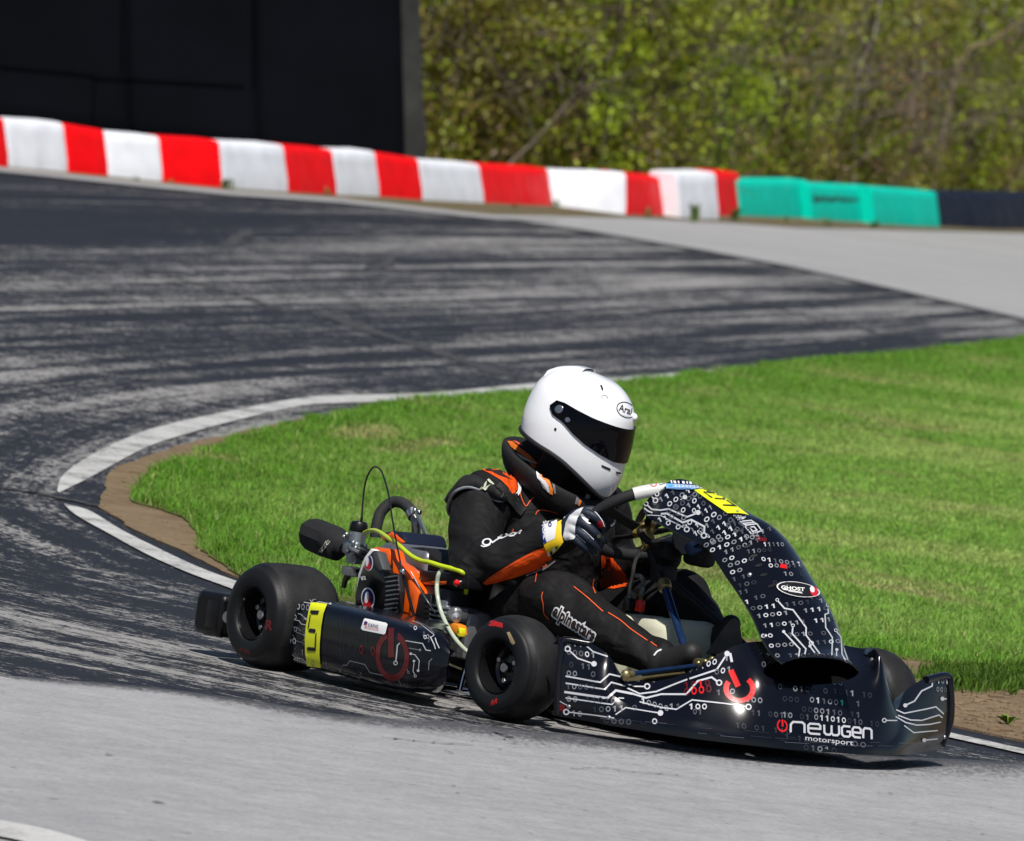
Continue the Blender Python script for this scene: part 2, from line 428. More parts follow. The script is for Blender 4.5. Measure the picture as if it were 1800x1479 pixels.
# ---- far concrete run-off
fc_b = [(868, 382), (1050, 409), (1250, 443), (1400, 471), (1600, 515), (1800, 561), (2300, 690)]
fc_t = [(2300, 424), (1800, 411), (1400, 401), (1200, 388), (1100, 384), (980, 381)]
sheet('concrete_runoff', [gp(*q) for q in fc_b + fc_t], M_CONC2, .004)
lip = MB(); 
for (a, b) in zip(fc_b[:-1], fc_b[1:]):
    lip.add([gp(a[0], a[1] - 1.2, .006), gp(a[0], a[1] + 2.6, .006), gp(b[0], b[1] + 3.4, .006), gp(b[0], b[1] - 1.6, .006)], [(0, 1, 2, 3)])
tag(lip.build('pavement_joint', M_CRACK, smooth=False), kind='structure')
# ---- verge under and behind the barriers, with the pale edging strip along the asphalt
vb = [(-500, 240), (-200, 272), (0, 296), (200, 317), (400, 337), (600, 351), (868, 380), (1100, 383), (1200, 387), (1400, 400), (1800, 410), (2300, 423)]
sheet('verge', [gp(*q) for q in vb] + [V3(-200, 190, 0), V3(-700, 300, 0), V3(-300, -40, 0), V3(-80, -10, 0)], M_VERGE, .008)
ed = MB()
ev = [(-500, 240), (-200, 272), (0, 296), (200, 317), (400, 337), (600, 351), (868, 380), (980, 382)]
for a, b in zip(ev[:-1], ev[1:]):
    ed.add([gp(a[0], a[1] - 2, .012), gp(a[0], a[1] + 5, .012), gp(b[0], b[1] + 5, .012), gp(b[0], b[1] - 2, .012)], [(0, 1, 2, 3)])
tag(ed.build('concrete_edging', M_CONC2, smooth=False), kind='structure')

# ---- painted lines
def strip_px(name, top, bot, z, m):
    rs = lambda c: np.stack([np.interp(np.linspace(0, 1, 120), np.linspace(0, 1, len(c)), c[:, k]) for k in range(3)], 1)
    a = rs(cr([gp(*q, z) for q in top], 8)); b = rs(cr([gp(*q, z) for q in bot], 8))
    mb = MB(); gridface(mb, np.stack([a, b], 1)); return tag(mb.build(name, m, smooth=False), kind='structure')
strip_px('painted_line', [(1900, 590), (1500, 626), (1165, 658), (930, 675), (760, 690), (600, 695), (527, 700), (406, 722), (300, 745), (243, 762), (162, 799), (112, 834), (100, 862)],
         [(1900, 594), (1500, 633), (1165, 667), (930, 687), (760, 703), (600, 708), (527, 714), (406, 741), (300, 771), (243, 793), (160, 838), (104, 866)], .005, M_PAINT)
strip_px('painted_line', [(112, 886), (135, 906), (190, 937), (260, 975), (330, 1006), (400, 1032), (480, 1062)],
         [(114, 885), (158, 898), (215, 932), (285, 967), (345, 995), (412, 1020), (500, 1048)], .005, M_PAINT)
tag(MB().add([(-1.0, 1.30, .005), (8, 1.30 + .0, .005), (8, 1.42, .005), (-1.0, 1.42, .005)], [(0, 1, 2, 3)]).build('painted_line', M_PAINT, smooth=False), kind='structure')
strip_px('painted_line', [(-200, 1400), (0, 1441), (80, 1457), (150, 1477), (230, 1505)], [(-200, 1436), (0, 1470), (60, 1484), (120, 1500), (200, 1530)], .009, M_PAINT)
# cracks and joints across the asphalt
cr_mb = MB()
def crack(pts, w0):
    pl = cr([gp(*q, .004) for q in pts], 10); pl[:, :2] += rng.normal(0, .02, (len(pl), 2))
    t_, n_, b_ = frames(pl, up=V3(0, 0, 1)); rt = np.cross(t_, V3(0, 0, 1)); ww = w0 * (.6 + .8 * rng.random(len(pl)))[:, None]
    gridface(cr_mb, np.stack([pl - rt * ww, pl + rt * ww], 1))
crack([(-40, 852), (60, 866), (150, 884), (260, 903)], .035)
crack([(560, 548), (640, 578), (720, 602), (800, 628), (890, 660)], .07)
crack([(250, 470), (420, 520), (520, 552)], .04)
crack([(1250, 520), (1420, 555), (1560, 590)], .05)
crack([(395, 432), (418, 418), (440, 404)], .05)
crack([(655, 475), (672, 464), (692, 452)], .05)
def fcrack(pts, w0):
    pl = cr([gp(*q, .0062) for q in pts], 8); pl[:, :2] += rng.normal(0, .008, (len(pl), 2)); t_, n_, b_ = frames(pl, up=V3(0, 0, 1)); rt = np.cross(t_, V3(0, 0, 1)); ww = w0 * (.3 + 1.2 * rng.random(len(pl)))[:, None]
    gridface(cr_mb, np.stack([pl - rt * ww, pl + rt * ww], 1))
fcrack([(676, 1296), (720, 1300), (770, 1305), (825, 1309)], .004); fcrack([(1010, 1352), (1060, 1349), (1110, 1356), (1190, 1361)], .003)
for _ in range(38):
    x, y = rng.uniform(0, 1800), 0; y = np.interp(x, [0, 450, 900, 1800], [1205, 1250, 1300, 1360]) + abs(rng.normal(0, 70)); c = gp(x, y, .0064); r_ = .002 + abs(rng.normal(0, .0035)); k_ = 7
    cr_mb.add([c + V3(math.cos(a) * r_ * rng.uniform(.5, 1.5), math.sin(a) * r_ * rng.uniform(.5, 1.8), 0) for a in np.linspace(0, 6.283, k_, endpoint=False)], [tuple(range(k_))])
tag(cr_mb.build('pavement_crack', M_CRACK, smooth=False), kind='structure')

# ---- infield: dirt rim, thatch sheet, blades
rim = [(2300, 552), (1800, 596), (1400, 640), (1165, 668), (930, 690), (760, 705), (640, 722), (540, 735), (440, 755), (340, 781), (260, 809), (211, 827), (182, 865), (168, 894), (243, 937), (325, 973), (406, 1014)]
rimw = [gp(*q) for q in rim] + [V3(-2.2, 1.5, 0), V3(-1, 1.58, 0), V3(.2, 1.62, 0), V3(1.2, 1.8, 0), V3(4, 4, 0), V3(10, 12, 0)]
def wob(pl, amp, n=6):
    L_ = np.concatenate([[0], np.cumsum(np.linalg.norm(np.diff(np.array(pl), axis=0), axis=1))]); ns_ = int(min(900, L_[-1] / .045)); u = np.linspace(0, L_[-1], ns_)
    q = np.stack([np.interp(u, L_, np.array(pl)[:, k]) for k in range(3)], 1)
    for sc, am in ((.9, 1.6), (3.5, .8), (12, .35)):
        for k in range(2): q[:, k] += (vnoise(np.stack([u, u * 0 + 7 * k + sc], 1), sc, 11 + k) - .5) * 2 * amp * am
    return list(q)
def wob_old(pl, amp, n=6):
    out = []
    for a, b in zip(pl[:-1], pl[1:]):
        a = np.array(a); b = np.array(b); L = np.linalg.norm(b - a)
        for k in range(n):
            q = a + (b - a) * k / n
            out.append(q + np.array([rng.normal(0, amp), rng.normal(0, amp), 0]) * min(1, L / 2))
    return out + [np.array(pl[-1])]
sheet('infield_dirt', wob(rimw, .014), M_DIRT, .006)
gr = [(2300, 556), (1800, 600), (1400, 643), (1165, 670), (930, 693), (700, 716), (543, 742), (483, 757), (406, 778), (357, 801), (292, 833), (262, 860), (247, 890), (292, 902), (333, 927), (345, 949), (333, 969), (377, 985), (406, 1008), (470, 1045)]
grw = [gp(*q) for q in gr] + [V3(-2.55, 2.3, 0), V3(-2.3, 2.9, 0), V3(-2.2, 3.3, 0), V3(-2.15, 3.9, 0), V3(-1.0, 6.5, 0), V3(3, 12, 0)]
grp = wob(grw, .024)
sheet('lawn', grp, M_SOD, .012)

def inside(pt, poly):
    x, y = pt[:, 0], pt[:, 1]; c = np.zeros(len(pt), bool); n = len(poly)
    for i in range(n):
        a, b = poly[i], poly[(i + 1) % n]
        k = ((a[1] > y) != (b[1] > y)) & (x < (b[0] - a[0]) * (y - a[1]) / (b[1] - a[1] + 1e-12) + a[0]); c ^= k
    return c
def grass_mat():
    t = NT('grass blade'); a = t.n('Attribute', attribute_name='tint').outputs['Color']
    t.l(a, t.b.inputs['Base Color']); t.b.inputs['Roughness'].default_value = .55; t.b.inputs['Specular IOR Level'].default_value = .3
    tl = t.n('BsdfTranslucent'); t.l(a, tl.inputs[0]); mx = t.n('MixShader'); mx.inputs[0].default_value = .4
    t.l(t.b.outputs[0], mx.inputs[1]); t.l(tl.outputs[0], mx.inputs[2]); t.l(mx.outputs[0], t.nt.nodes['Material Output'].inputs[0]); return t.m
M_GRASS = grass_mat()
def blades(name, pts, h, wd, tint, lean=.5):
    n = len(pts); az = rng.random(n) * 2 * np.pi; dv = np.stack([np.cos(az), np.sin(az), np.zeros(n)], 1)
    fa = az + rng.normal(np.pi / 2, .5, n); sv = np.stack([np.cos(fa), np.sin(fa), np.zeros(n)], 1)
    ln_ = (np.abs(rng.normal(0, lean, n)) * h)[:, None]; hh = h[:, None]; w_ = wd[:, None] * .5; up = V3(0, 0, 1)
    b0 = pts - sv * w_; b1 = pts + sv * w_
    mid = pts + up * hh * .6 + dv * ln_ * .35; m0 = mid - sv * w_ * .8; m1 = mid + sv * w_ * .8; tip = pts + up * hh * (1 - .15 * np.minimum(1, ln_ / hh)) + dv * ln_
    v = np.stack([b0, b1, m1, m0, tip], 1).reshape(-1, 3); i = np.arange(n)[:, None] * 5
    f4 = i + np.array([0, 1, 2, 3]); f3 = i + np.array([3, 2, 4])
    at = np.repeat(np.concatenate([tint, np.ones((n, 1))], 1), 5, 0)
    return fast_mesh(name, v, f4, f3, [M_GRASS], attr=at)
lo = np.array([-42, -1]); hi = np.array([3, 40])
# keep to the wedge the picture can look into, plus a margin either side
NB = 9500000; pts = lo + rng.random((NB, 2)) * (hi - lo)
rel = np.concatenate([pts, np.zeros((NB, 1))], 1) - CO; dep = rel @ CF; lat = rel @ CR / dep * FPX + 900
ok = (lat > -50) & (lat < 2100) & (rng.random(NB) < np.clip((38 / dep) ** 1.2, 0, 1)); pts = pts[ok]
pts = pts[inside(pts, [q[:2] for q in grp])]
n1 = vnoise(pts, .55, 1); n2 = vnoise(pts, 2.6, 2); n3 = vnoise(pts, 9, 3); n5 = vnoise(pts, 26, 6); n4 = vnoise(pts @ np.array([[.3, 1.6], [.9, -.5]]), .5, 4)
bare = np.clip((n2 * .6 + n1 * .55 - .78) * 2.6, 0, .8)
for (x, y, rx, ry) in ((640, 772, 90, 18), (760, 790, 70, 14), (700, 800, 70, 10), (1248, 694, 60, 7), (1740, 642, 70, 9), (730, 905, 26, 22), (800, 960, 20, 26), (1420, 805, 120, 6), (1650, 760, 110, 7), (1700, 900, 130, 8), (1480, 880, 120, 7), (520, 800, 30, 8)):
    c = gp(x, y)[:2]; dx = gp(x + rx, y)[:2] - c; dy = gp(x, y + ry)[:2] - c; Mi = np.linalg.inv(np.stack([dx, dy], 1)); q = (pts - c) @ Mi.T
    bare = np.maximum(bare, np.clip(1.25 - (q ** 2).sum(1) - .8 * n3 + .2 * n2, 0, 1) * (.9 if ry > 9 else .32))
# the worn strip just inside the kerb is greener and longer; the middle is mown and paler
pb = np.stack([q[:2] for q in grp]); dist = np.full(len(pts), 9e9)
for q in pb[::2]: dist = np.minimum(dist, ((pts - q) ** 2).sum(1))
dist = np.sqrt(dist); edge = np.clip(1 - dist / 2.2, 0, 1)
keepm = rng.random(len(pts)) > bare * .8; pts, n1, n2, n3, n4, n5, bare, edge = (q[keepm] for q in (pts, n1, n2, n3, n4, n5, bare, edge))
n = len(pts); dep = (np.concatenate([pts, np.zeros((n, 1))], 1) - CO) @ CF
h = (.009 + .012 * n3 + .010 * rng.random(n)) * (1 + .8 * edge) * (1 - .45 * bare)
wd = (.0022 + .0018 * rng.random(n)) * np.clip(dep / 32, 1, 1.9)
g0 = V3(.280, .505, .085); g1 = V3(.120, .300, .018); dry = V3(.55, .45, .22); yel = V3(.42, .56, .15)
k = np.clip(.35 * n3 + .65 * edge + .3 * n2 - .1, 0, 1)[:, None]
tint = g0 * (1 - k) + g1 * k; yk = np.clip((n4 - .42) * 2.3 + .25 * rng.random(n), 0, .85)[:, None] * (1 - edge[:, None]); tint = tint * (1 - yk) + yel * yk
dk = np.clip(bare * .9 + (rng.random(n) < .045) * .7, 0, 1)[:, None]; tint = tint * (1 - dk) + dry * dk
tint *= ((.62 + .5 * rng.random(n)) * (.62 + .80 * n5))[:, None]; tint += (rng.random((n, 1)) < .05) * V3(.12, .13, .07)
go = blades('grass', np.concatenate([pts, np.full((n, 1), .01)], 1), h * (.75 + .5 * n5), wd, tint, 1.25); tag(go, kind='stuff')
print('blades', n)
# ragged fringe in the dirt beside the right-hand line
fr = []
for _ in range(260):
    x = rng.uniform(1640, 1830); y = rng.choice([1196, 1203, 1210]) + rng.normal(0, 5)
    c = gp(x, y); k_ = rng.integers(6, 26); fr.append(c[:2] + rng.normal(0, .035, (k_, 2)))
fr = np.concatenate(fr); n = len(fr)
tag(blades('grass_fringe', np.concatenate([fr, np.full((n, 1), .006)], 1), .02 + .035 * rng.random(n), .004 + .003 * rng.random(n),
    (V3(.085, .17, .016) * (.6 + .7 * rng.random((n, 1)))), .8), kind='stuff')
st = MB()
for _ in range(420):
    x, y = (rng.uniform(1660, 1820), rng.uniform(1215, 1300)) if rng.random() < .6 else (rng.uniform(170, 420), rng.uniform(790, 1000))
    c = gp(x, y, .006)
    if not inside(c[None, :2], [q[:2] for q in rimw])[0]: continue
    r_ = abs(rng.normal(.004, .006)) + .002; sphere(st, c, r_, n=4, sc=(1, 1 + rng.random(), .6))
tag(st.build('dirt_clods', M_DIRT), kind='stuff')
# ================================================================== TRACKSIDE THINGS
def plastic(name, col, rough=.55): return mat(name, col, rough, spec=.06, var=(3, .12), bump=(9, .012, .35), rvar=(4, .12))
M_RED = plastic('red barrier plastic', (.90, .005, .008)); M_WHITE = plastic('white barrier plastic', (.80, .825, .88))
M_TEAL = plastic('teal barrier plastic', (.001, .56, .42)); M_NAVY = plastic('navy barrier plastic', (.012, .017, .035))
M_INK = mat('black print', (.012, .03, .03), .6)
# seam px, base y, top y at the left and right end of every block
seam = [(-104, 286, 205), (6, 294, 210), (110, 303, 219), (182, 310, 232), (278, 320, 243), (383, 331, 250), (497, 338, 258), (583, 343, 266), (658, 346, 269), (735, 352, 282),
        (842, 357, 292), (962, 362, 299), (1095, 378, 306), (1187, 379, 316)]
blocks = []
for i in range(len(seam) - 1):
    a, b = seam[i], seam[i + 1]
    top = (a[2] + (2 if i % 2 else 0), b[2] - 1)
    blocks.append((a[0], b[0], a[1], b[1], top[0], top[1], 'red' if i % 2 == 0 else 'white'))
blocks += [(1187, 1255, 383, 386, 306, 305, 'white'), (1256, 1297, 379, 379, 304, 305, 'red')]
ords = ['first', 'second', 'third', 'fourth', 'fifth', 'sixth', 'seventh', 'eighth']
cnt = {'red': 0, 'white': 0}
mats_ = {'red': M_RED, 'white': M_WHITE, 'teal': M_TEAL, 'navy': M_NAVY}
def block(name, x0, x1, b0, b1, t0, t1, m, deep=.34):
    A = gp(x0, b0); B = gp(x1, b1); A[2] = B[2] = .008
    ax = B - A; L = np.linalg.norm(ax); ax /= L
    back = np.cross(V3(0, 0, 1), ax)                      # away from the track
    if back @ CF < 0: back = -back
    h0 = (b0 - t0) / FPX * (A - CO) @ CF; h1 = (b1 - t1) / FPX * (B - CO) @ CF
    lean = (CR - CR[2] * V3(0, 0, 1)); lean = ax * .035    # blocks lean a touch with the slope
    nx, nz = 8, 6; sec = [(0, 0, 0)]
    mb = MB(); rr = .022
    prof = [(.0, .0), (-.006, .25), (0, .5), (.004, .75), (.004, .93), (.022, .985), (.06, 1.0), (deep - .05, 1.0), (deep - .01, .97), (deep, .9), (deep, 0)]
    S = []
    ts = [0, .008, .03] + list(np.linspace(.12, .88, 7)) + [.97, .992, 1]
    for t in ts:
        e = min(t, 1 - t) * L; ins = .012 * max(0, 1 - e / .02)
        hh = h0 + (h1 - h0) * t; bow = .012 * math.sin(math.pi * t) * rng.normal(.3, .5)
        S.append([A + ax * L * t + back * (d_ + (ins if d_ < .1 else -ins) - bow * (1 if d_ < .05 else 0)) + (V3(0, 0, 1) * hh + lean * hh) * (z_ - (ins * .8 / hh if z_ > .9 else 0)) for d_, z_ in [(q_[0] + .10 * (q_[1] - .55) * (q_[0] < deep * .6), q_[1]) for q_ in prof]])  # front face raked back, shaped so it catches more sun
    S = np.array(S); gridface(mb, S)
    k = len(prof); n = len(S)
    mb.add(S[0], [tuple(range(k))]); mb.add(S[-1], [tuple(range(k))[::-1]])
    o = mb.build(name, m, angle=50)
    o.location = A; 
    o.data.transform(Matrix.Translation(Vector(-A)))
    bm = bmesh.new(); bm.from_mesh(o.data); bmesh.ops.recalc_face_normals(bm, faces=bm.faces[:]); bm.to_mesh(o.data); bm.free()
    return o
n_r = sum(1 for b in blocks if b[6] == 'red'); n_w = len(blocks) - n_r
for i, b in enumerate(blocks):
    c = b[6]; k = cnt[c]; cnt[c] += 1
    o = block('track_barrier', *b[:6], mats_[c])
    if i == 0: lab = 'red plastic barrier block at the far left end of the striped row'
    elif i == len(blocks) - 1: lab = 'narrow red barrier block touching the teal barriers'
    elif i == len(blocks) - 2: lab = 'narrow white barrier block set back, beside the narrow red one next to the teal barriers'
    else: lab = f'{ords[k]} {c} barrier block from the left in the red and white striped row'
    tag(o, lab, 'barrier', 'red and white barrier blocks round the outside of the bend')
teal = [(1297, 1420, 380, 384, 319, 319), (1421, 1545, 386, 393, 325, 331), (1530, 1645, 394, 400, 331, 339)]
tl = ['teal barrier block beside the narrow red one', 'middle teal barrier block with faded dark lettering across it', 'teal barrier block beside the navy ones']
for t_, l_ in zip(teal, tl):
    tag(block('track_barrier', *t_, M_TEAL), l_, 'barrier', 'teal barrier blocks past the striped row')
for t_, l_ in zip([(1646, 1740, 398, 403, 339, 341), (1741, 1905, 403, 403, 341, 342)], ['navy barrier block touching the last teal one', 'navy barrier block running out of the right edge']):
    tag(block('track_barrier', *t_, M_NAVY), l_, 'barrier', 'dark navy barrier blocks at the right')
# faded lettering smears on the middle teal block and the moulded handle recesses
TB = [o for o in COL.objects if o.name.startswith('track_barrier')][-4]
mk = MB(); A0 = gp(1421, 386); B0 = gp(1545, 393); axx = (B0 - A0) / np.linalg.norm(B0 - A0); nn = np.cross(axx, V3(0, 0, 1)); nn = nn if nn @ CF < 0 else -nn
for x, wd_, hgt, y in [(1430, 5, 14, 343), (1437, 9, 8, 346), (1448, 7, 7, 345), (1457, 9, 8, 347), (1468, 8, 6, 346), (1478, 6, 8, 347), (1486, 8, 6, 348), (1496, 9, 8, 349), (1507, 5, 9, 349), (1519, 5, 15, 347), (1525, 7, 7, 351)]:
    q = [PN(x + dx, y + dy, A0 + nn * .012, nn) for dx, dy in ((0, 0), (wd_, .4), (wd_, hgt), (0, hgt))]; mk.add(q, [(0, 1, 2, 3)])
lt = mk.build('lettering', M_INK, smooth=False); lt.parent = TB; lt.matrix_parent_inverse = Matrix.Translation(-TB.location)

# ---- tall black panelled wall at the left
M_TARP = mat('black tarpaulin', (.0030, .0038, .0062), .75, var=(.8, .35), bump=(2.5, .02, .4), spec=.06)
M_TARP2 = mat('paler tarpaulin end', (.026, .029, .026), .85, var=(2.2, .6), bump=(3, .05, .6))
M_SEAM = mat('tarpaulin seam', (.0012, .0014, .002), .9, spec=.02)
W0 = gp(714, 338); W0[2] = 0
wdir = V3(-CR[0], -CR[1], 0); wdir /= np.linalg.norm(wdir); wback = V3(CF[0], CF[1], 0); wback /= np.linalg.norm(wback)
wdir = wdir * .97 - wback * .24; wdir /= np.linalg.norm(wdir); wn = np.cross(wdir, V3(0, 0, 1)); wn = wn if wn @ CF < 0 else -wn
wall = empty('panelled_wall', W0.tolist()); tag(wall, 'tall black panelled wall behind the left half of the striped barriers', 'wall')
def W(u, d, z): return W0 + wdir * u - wn * d + V3(0, 0, 1) * z + wdir * (z * .165)
px_m = FPX / ((W0 - CO) @ CF)
bm_ = MB(); bm_.add([W(-.0, .02, 0), W(9, .02, 0), W(9, .02, 4.2), W(0, .02, 4.2), W(0, 1.5, 0), W(9, 1.5, 0), W(9, 1.5, 4.2), W(0, 1.5, 4.2)],
    [(0, 1, 2, 3), (5, 4, 7, 6), (3, 2, 6, 7), (1, 5, 6, 2), (4, 0, 3, 7)])
o = bm_.build('wall_core', M_TARP, smooth=False); keep(o, wall); o.matrix_parent_inverse = Matrix.Translation(-wall.location)
def panel(u0, u1, z0, z1, d, m=M_TARP):
    us = np.linspace(u0, u1, 14); zs = np.linspace(z0, z1, 12); sd_ = int(rng.integers(1e6))
    g_ = np.array([[W(u, d + .008 * vnoise(np.array([[u, z]]), 1.3, sd_)[0], z) for z in zs] for u in us])
    mb = MB(); gridface(mb, g_)
    ring_ = [W(u0, .03, z0), W(u1, .03, z0), W(u1, .03, z1), W(u0, .03, z1)]
    o = mb.build('tarp_panel', m); sm = o.modifiers.new('thick', 'SOLIDIFY'); sm.thickness = .004
    o.parent = wall; o.matrix_parent_inverse = Matrix.Translation(-wall.location); return o
uu_ = lambda px: (714 - px) / px_m
for u0, u1 in [(0, uu_(447)), (uu_(446.4), uu_(216)), (uu_(215.4), uu_(-60)), (uu_(-60.5), 9)]:
    panel(u0, u1, 0, 4.2, -.006)
for (x0, y0), (x1, y1) in (((0, 117), (165, 132)), ((165, 136), (430, 151)), ((447, -20), (446, 155)), ((216, -20), (214, 130)), ((165, 130), (163, 260))):
    sb = MB(); q = [PN(x, y, W(0, -.022, 0), wn) for x, y in ((x0, y0), (x1, y1))]; tube(sb, q, .006, 6, spline=False); o = sb.build('tarp_seam', M_SEAM); o.parent = wall; o.matrix_parent_inverse = Matrix.Translation(-wall.location)
# end flap on the right, paler than the front panels
eu = [0, -.08, -.19, -.275]; ed_ = [.0, .03, .08, .3]
zs = np.linspace(0, 4.2, 22)
gg = np.array([[W(-q * 1.0 if False else e * (1.0 - .16 * max(0, z - 1.25)) * (1 + .05 * math.sin(z * 5 + k * 1.7)), dd, z * (1 if k < 2 else .985)) + V3(.008 * math.sin(z * 9 + k), 0, 0) for z in zs] for k, (e, dd) in enumerate(zip(eu, ed_))])
mb = MB(); gridface(mb, gg); gridface(mb, np.stack([gg[-1], np.array([W(-.2, 1.5, z) for z in zs])]))
o = mb.build('end_flap', M_TARP2); o.parent = wall; o.matrix_parent_inverse = Matrix.Translation(-wall.location)

# ---- woodland beyond the barriers
def leaf_mat():
    t = NT('spring leaf'); a = t.n('Attribute', attribute_name='tint').outputs['Color']
    t.l(a, t.b.inputs['Base Color']); t.b.inputs['Roughness'].default_value = .5
    tl = t.n('BsdfTranslucent'); t.l(a, tl.inputs[0]); mx = t.n('MixShader'); mx.inputs[0].default_value = .35
    t.l(t.b.outputs[0], mx.inputs[1]); t.l(tl.outputs[0], mx.inputs[2]); t.l(mx.outputs[0], t.nt.nodes['Material Output'].inputs[0]); return t.m
M_LEAF = leaf_mat()
M_BARK = mat('brown bark', (.13, .10, .075), .9, var=(6, .4), bump=(30, .01))
M_PALE = mat('pale bare bark', (.30, .275, .24), .85, var=(6, .3), bump=(30, .01))
wr = V3(CR[0], CR[1], 0); wr /= np.linalg.norm(wr)
def wood_d(px): return 108.5 + np.where(px > 1150, (px - 1150) * .0435, (px - 1150) * .004)
def wood_at(px, depth=0):                    # ground point of the wood's edge, which runs along behind the barriers
    r_ = ray(px, 300); r_ = r_ / np.hypot(r_[0], r_[1]); q = CO + r_ * (wood_d(px) + depth); q[2] = 0; return q
def leaves(name, c, n, rad, tints, size, parent=None, clump=10, spread=.16):
    """leaf quads in clumps through an uneven ellipsoid volume"""
    nc = max(4, n // clump); u = rng.normal(0, 1, (nc, 3)); u /= np.linalg.norm(u, axis=1)[:, None]
    cen = c + u * (rng.random(nc) ** .42)[:, None] * rad
    k = rng.integers(0, nc, n); p = cen[k] + rng.normal(0, spread, (n, 3)) * (.5 + rng.random(nc))[k][:, None]
    ct = 1.15 * np.array(tints)[rng.integers(0, len(tints), nc)] * (.7 + .6 * rng.random(nc))[:, None]
    t = ct[k] * (.75 + .5 * rng.random(n))[:, None]
    a = rng.normal(0, 1, (n, 3)); a /= np.linalg.norm(a, axis=1)[:, None]; b = np.cross(a, rng.normal(0, 1, (n, 3))); b /= np.linalg.norm(b, axis=1)[:, None]
    s = (size * (.5 + rng.random(n)))[:, None]
    v = np.stack([p - a * s, p + b * s * .5, p + a * s, p - b * s * .5], 1).reshape(-1, 3); v[:, 2] = np.maximum(v[:, 2], .02)
    f = np.arange(n)[:, None] * 4 + np.arange(4)
    return fast_mesh(name, v, f, None, [M_LEAF], parent, np.repeat(np.concatenate([t, np.ones((n, 1))], 1), 4, 0))
def branchy(mb, p, d, L, r, lev, spread=.55):
    k = 5; pts = [p]; q = p.copy(); dd = d.copy()
    for i in range(k):
        dd = dd + rng.normal(0, .13, 3); dd /= np.linalg.norm(dd); q = q + dd * L / k; pts.append(q.copy())
    tube(mb, pts, [r, r * .55], n=5 if lev > 1 else 4, res=2, cap=False)
    if lev > 0:
        for i in range(3 + (lev > 1)):
            j = rng.integers(2, k + 1); e = dd + rng.normal(0, spread, 3); e /= np.linalg.norm(e)
            branchy(mb, np.array(pts[j]), e, L * rng.uniform(.45, .7), r * .5, lev - 1, spread)
GREEN = [(.24, .30, .016), (.20, .26, .014), (.30, .34, .022), (.15, .18, .014)]
OLIVE = [(.23, .20, .034), (.25, .19, .045), (.20, .19, .026), (.27, .26, .035)]
BROWN = [(.22, .14, .06), (.17, .12, .05), (.25, .18, .08), (.14, .12, .035)]
BRIGHT = [(.30, .40, .02), (.25, .35, .018), (.36, .42, .03)]
def tree(px, depth, h, crown_r, crown_h, tints, n, label, lean=0, bark=None, size=.036, name='tree'):
    b = wood_at(px, depth); e = empty(name, b.tolist()); tag(e, label, 'tree', 'trees and bushes along the edge of the wood')
    tk = MB(); top = b + V3(0, 0, h) + wr * lean
    pts = [b - V3(0, 0, .05), b + (top - b) * .3 + wr * rng.normal(0, .06), b + (top - b) * .65 + wr * rng.normal(0, .08), top]
    tube(tk, pts, [.075 * h / 4 + .03, .02], n=9, res=5)
    for i in range(9):
        t = rng.uniform(.12, .95); q = b + (top - b) * t; az = rng.uniform(0, 6.28); d = V3(math.cos(az), math.sin(az), rng.uniform(.1, .9)); d /= np.linalg.norm(d)
        branchy(tk, q, d, crown_r * rng.uniform(.7, 1.2), .022, 2)
    o = tk.build('trunk', bark or M_BARK); o.parent = e; o.matrix_parent_inverse = Matrix.Translation(-e.location)
    if n:
        o = leaves('crown', b + V3(0, 0, crown_h) + wr * lean * .6, int(n * 1.25), np.array([crown_r, crown_r, h - crown_h + .2]), tints, size, clump=55, spread=.15)
        o.parent = e; o.matrix_parent_inverse = Matrix.Translation(-e.location)
    return e
tree(800, .2, 3.6, .75, 1.9, OLIVE + GREEN[:1], 5200, 'olive budding tree at the edge of the wood, nearest to the black wall')
tree(905, .8, 4.0, .8, 2.0, OLIVE, 5200, 'thin brownish tree second from the black wall')
tree(1010, .1, 3.2, .75, 1.3, BRIGHT, 5200, 'bright green leafy tree right of the driver\'s helmet, behind the striped barriers')
tree(1120, .8, 4.3, .8, 2.4, GREEN, 5200, 'mid green tree in the wood behind the last wide white barrier')
tree(1235, .3, 3.6, .7, 1.7, BRIGHT + GREEN, 5200, 'bright green tree behind the narrow red and white barriers')
tree(1345, .7, 4.2, .8, 2.2, OLIVE + GREEN, 5600, 'yellow green tree rising behind the first teal barrier')
tree(1500, .2, 3.4, .7, 1.5, GREEN + BROWN[:1], 4200, 'low green tree behind the middle teal barrier')
tree(1565, 1.2, 4.6, .7, 2.9, OLIVE, 1500, 'dark brown trunked tree with few leaves behind the last teal barrier')
tree(1690, .4, 3.6, .75, 1.6, GREEN, 5200, 'green tree behind the navy barriers')
tree(1810, .8, 4.2, .85, 2.0, OLIVE + BROWN, 5600, 'brownish tree at the right edge of the photo')
# distinct bare stems
def stem(pxs, label, r, m, depth=-.15, extra=2):
    base = wood_at(pxs[0][0], depth)
    pt = [PN(x, y, wood_at(pxs[0][0], depth), wback) for x, y in pxs]; g0_ = pt[0].copy(); g0_[2] = 0
    e = empty('bare_tree', g0_.tolist()); tag(e, label, 'tree')
    mb = MB(); tube(mb, [g0_] + pt, [r * 1.25, r * .5], n=9, res=6)
    for i in range(8):
        q = pt[rng.integers(1, len(pt))]; d = V3(0, 0, 1) * rng.uniform(0, .8) + wr * rng.normal(0, .9) + wback * rng.normal(0, .4); d /= np.linalg.norm(d)
        branchy(mb, q, d, .55, r * .3, 1)
    o = mb.build('trunk', m); o.parent = e; o.matrix_parent_inverse = Matrix.Translation(-e.location)
stem([(1500, 330), (1503, 220), (1512, 120), (1535, 70), (1548, -10), (1560, -120)], 'pale bare curved stem in the wood above the middle teal barrier', .022, M_PALE)
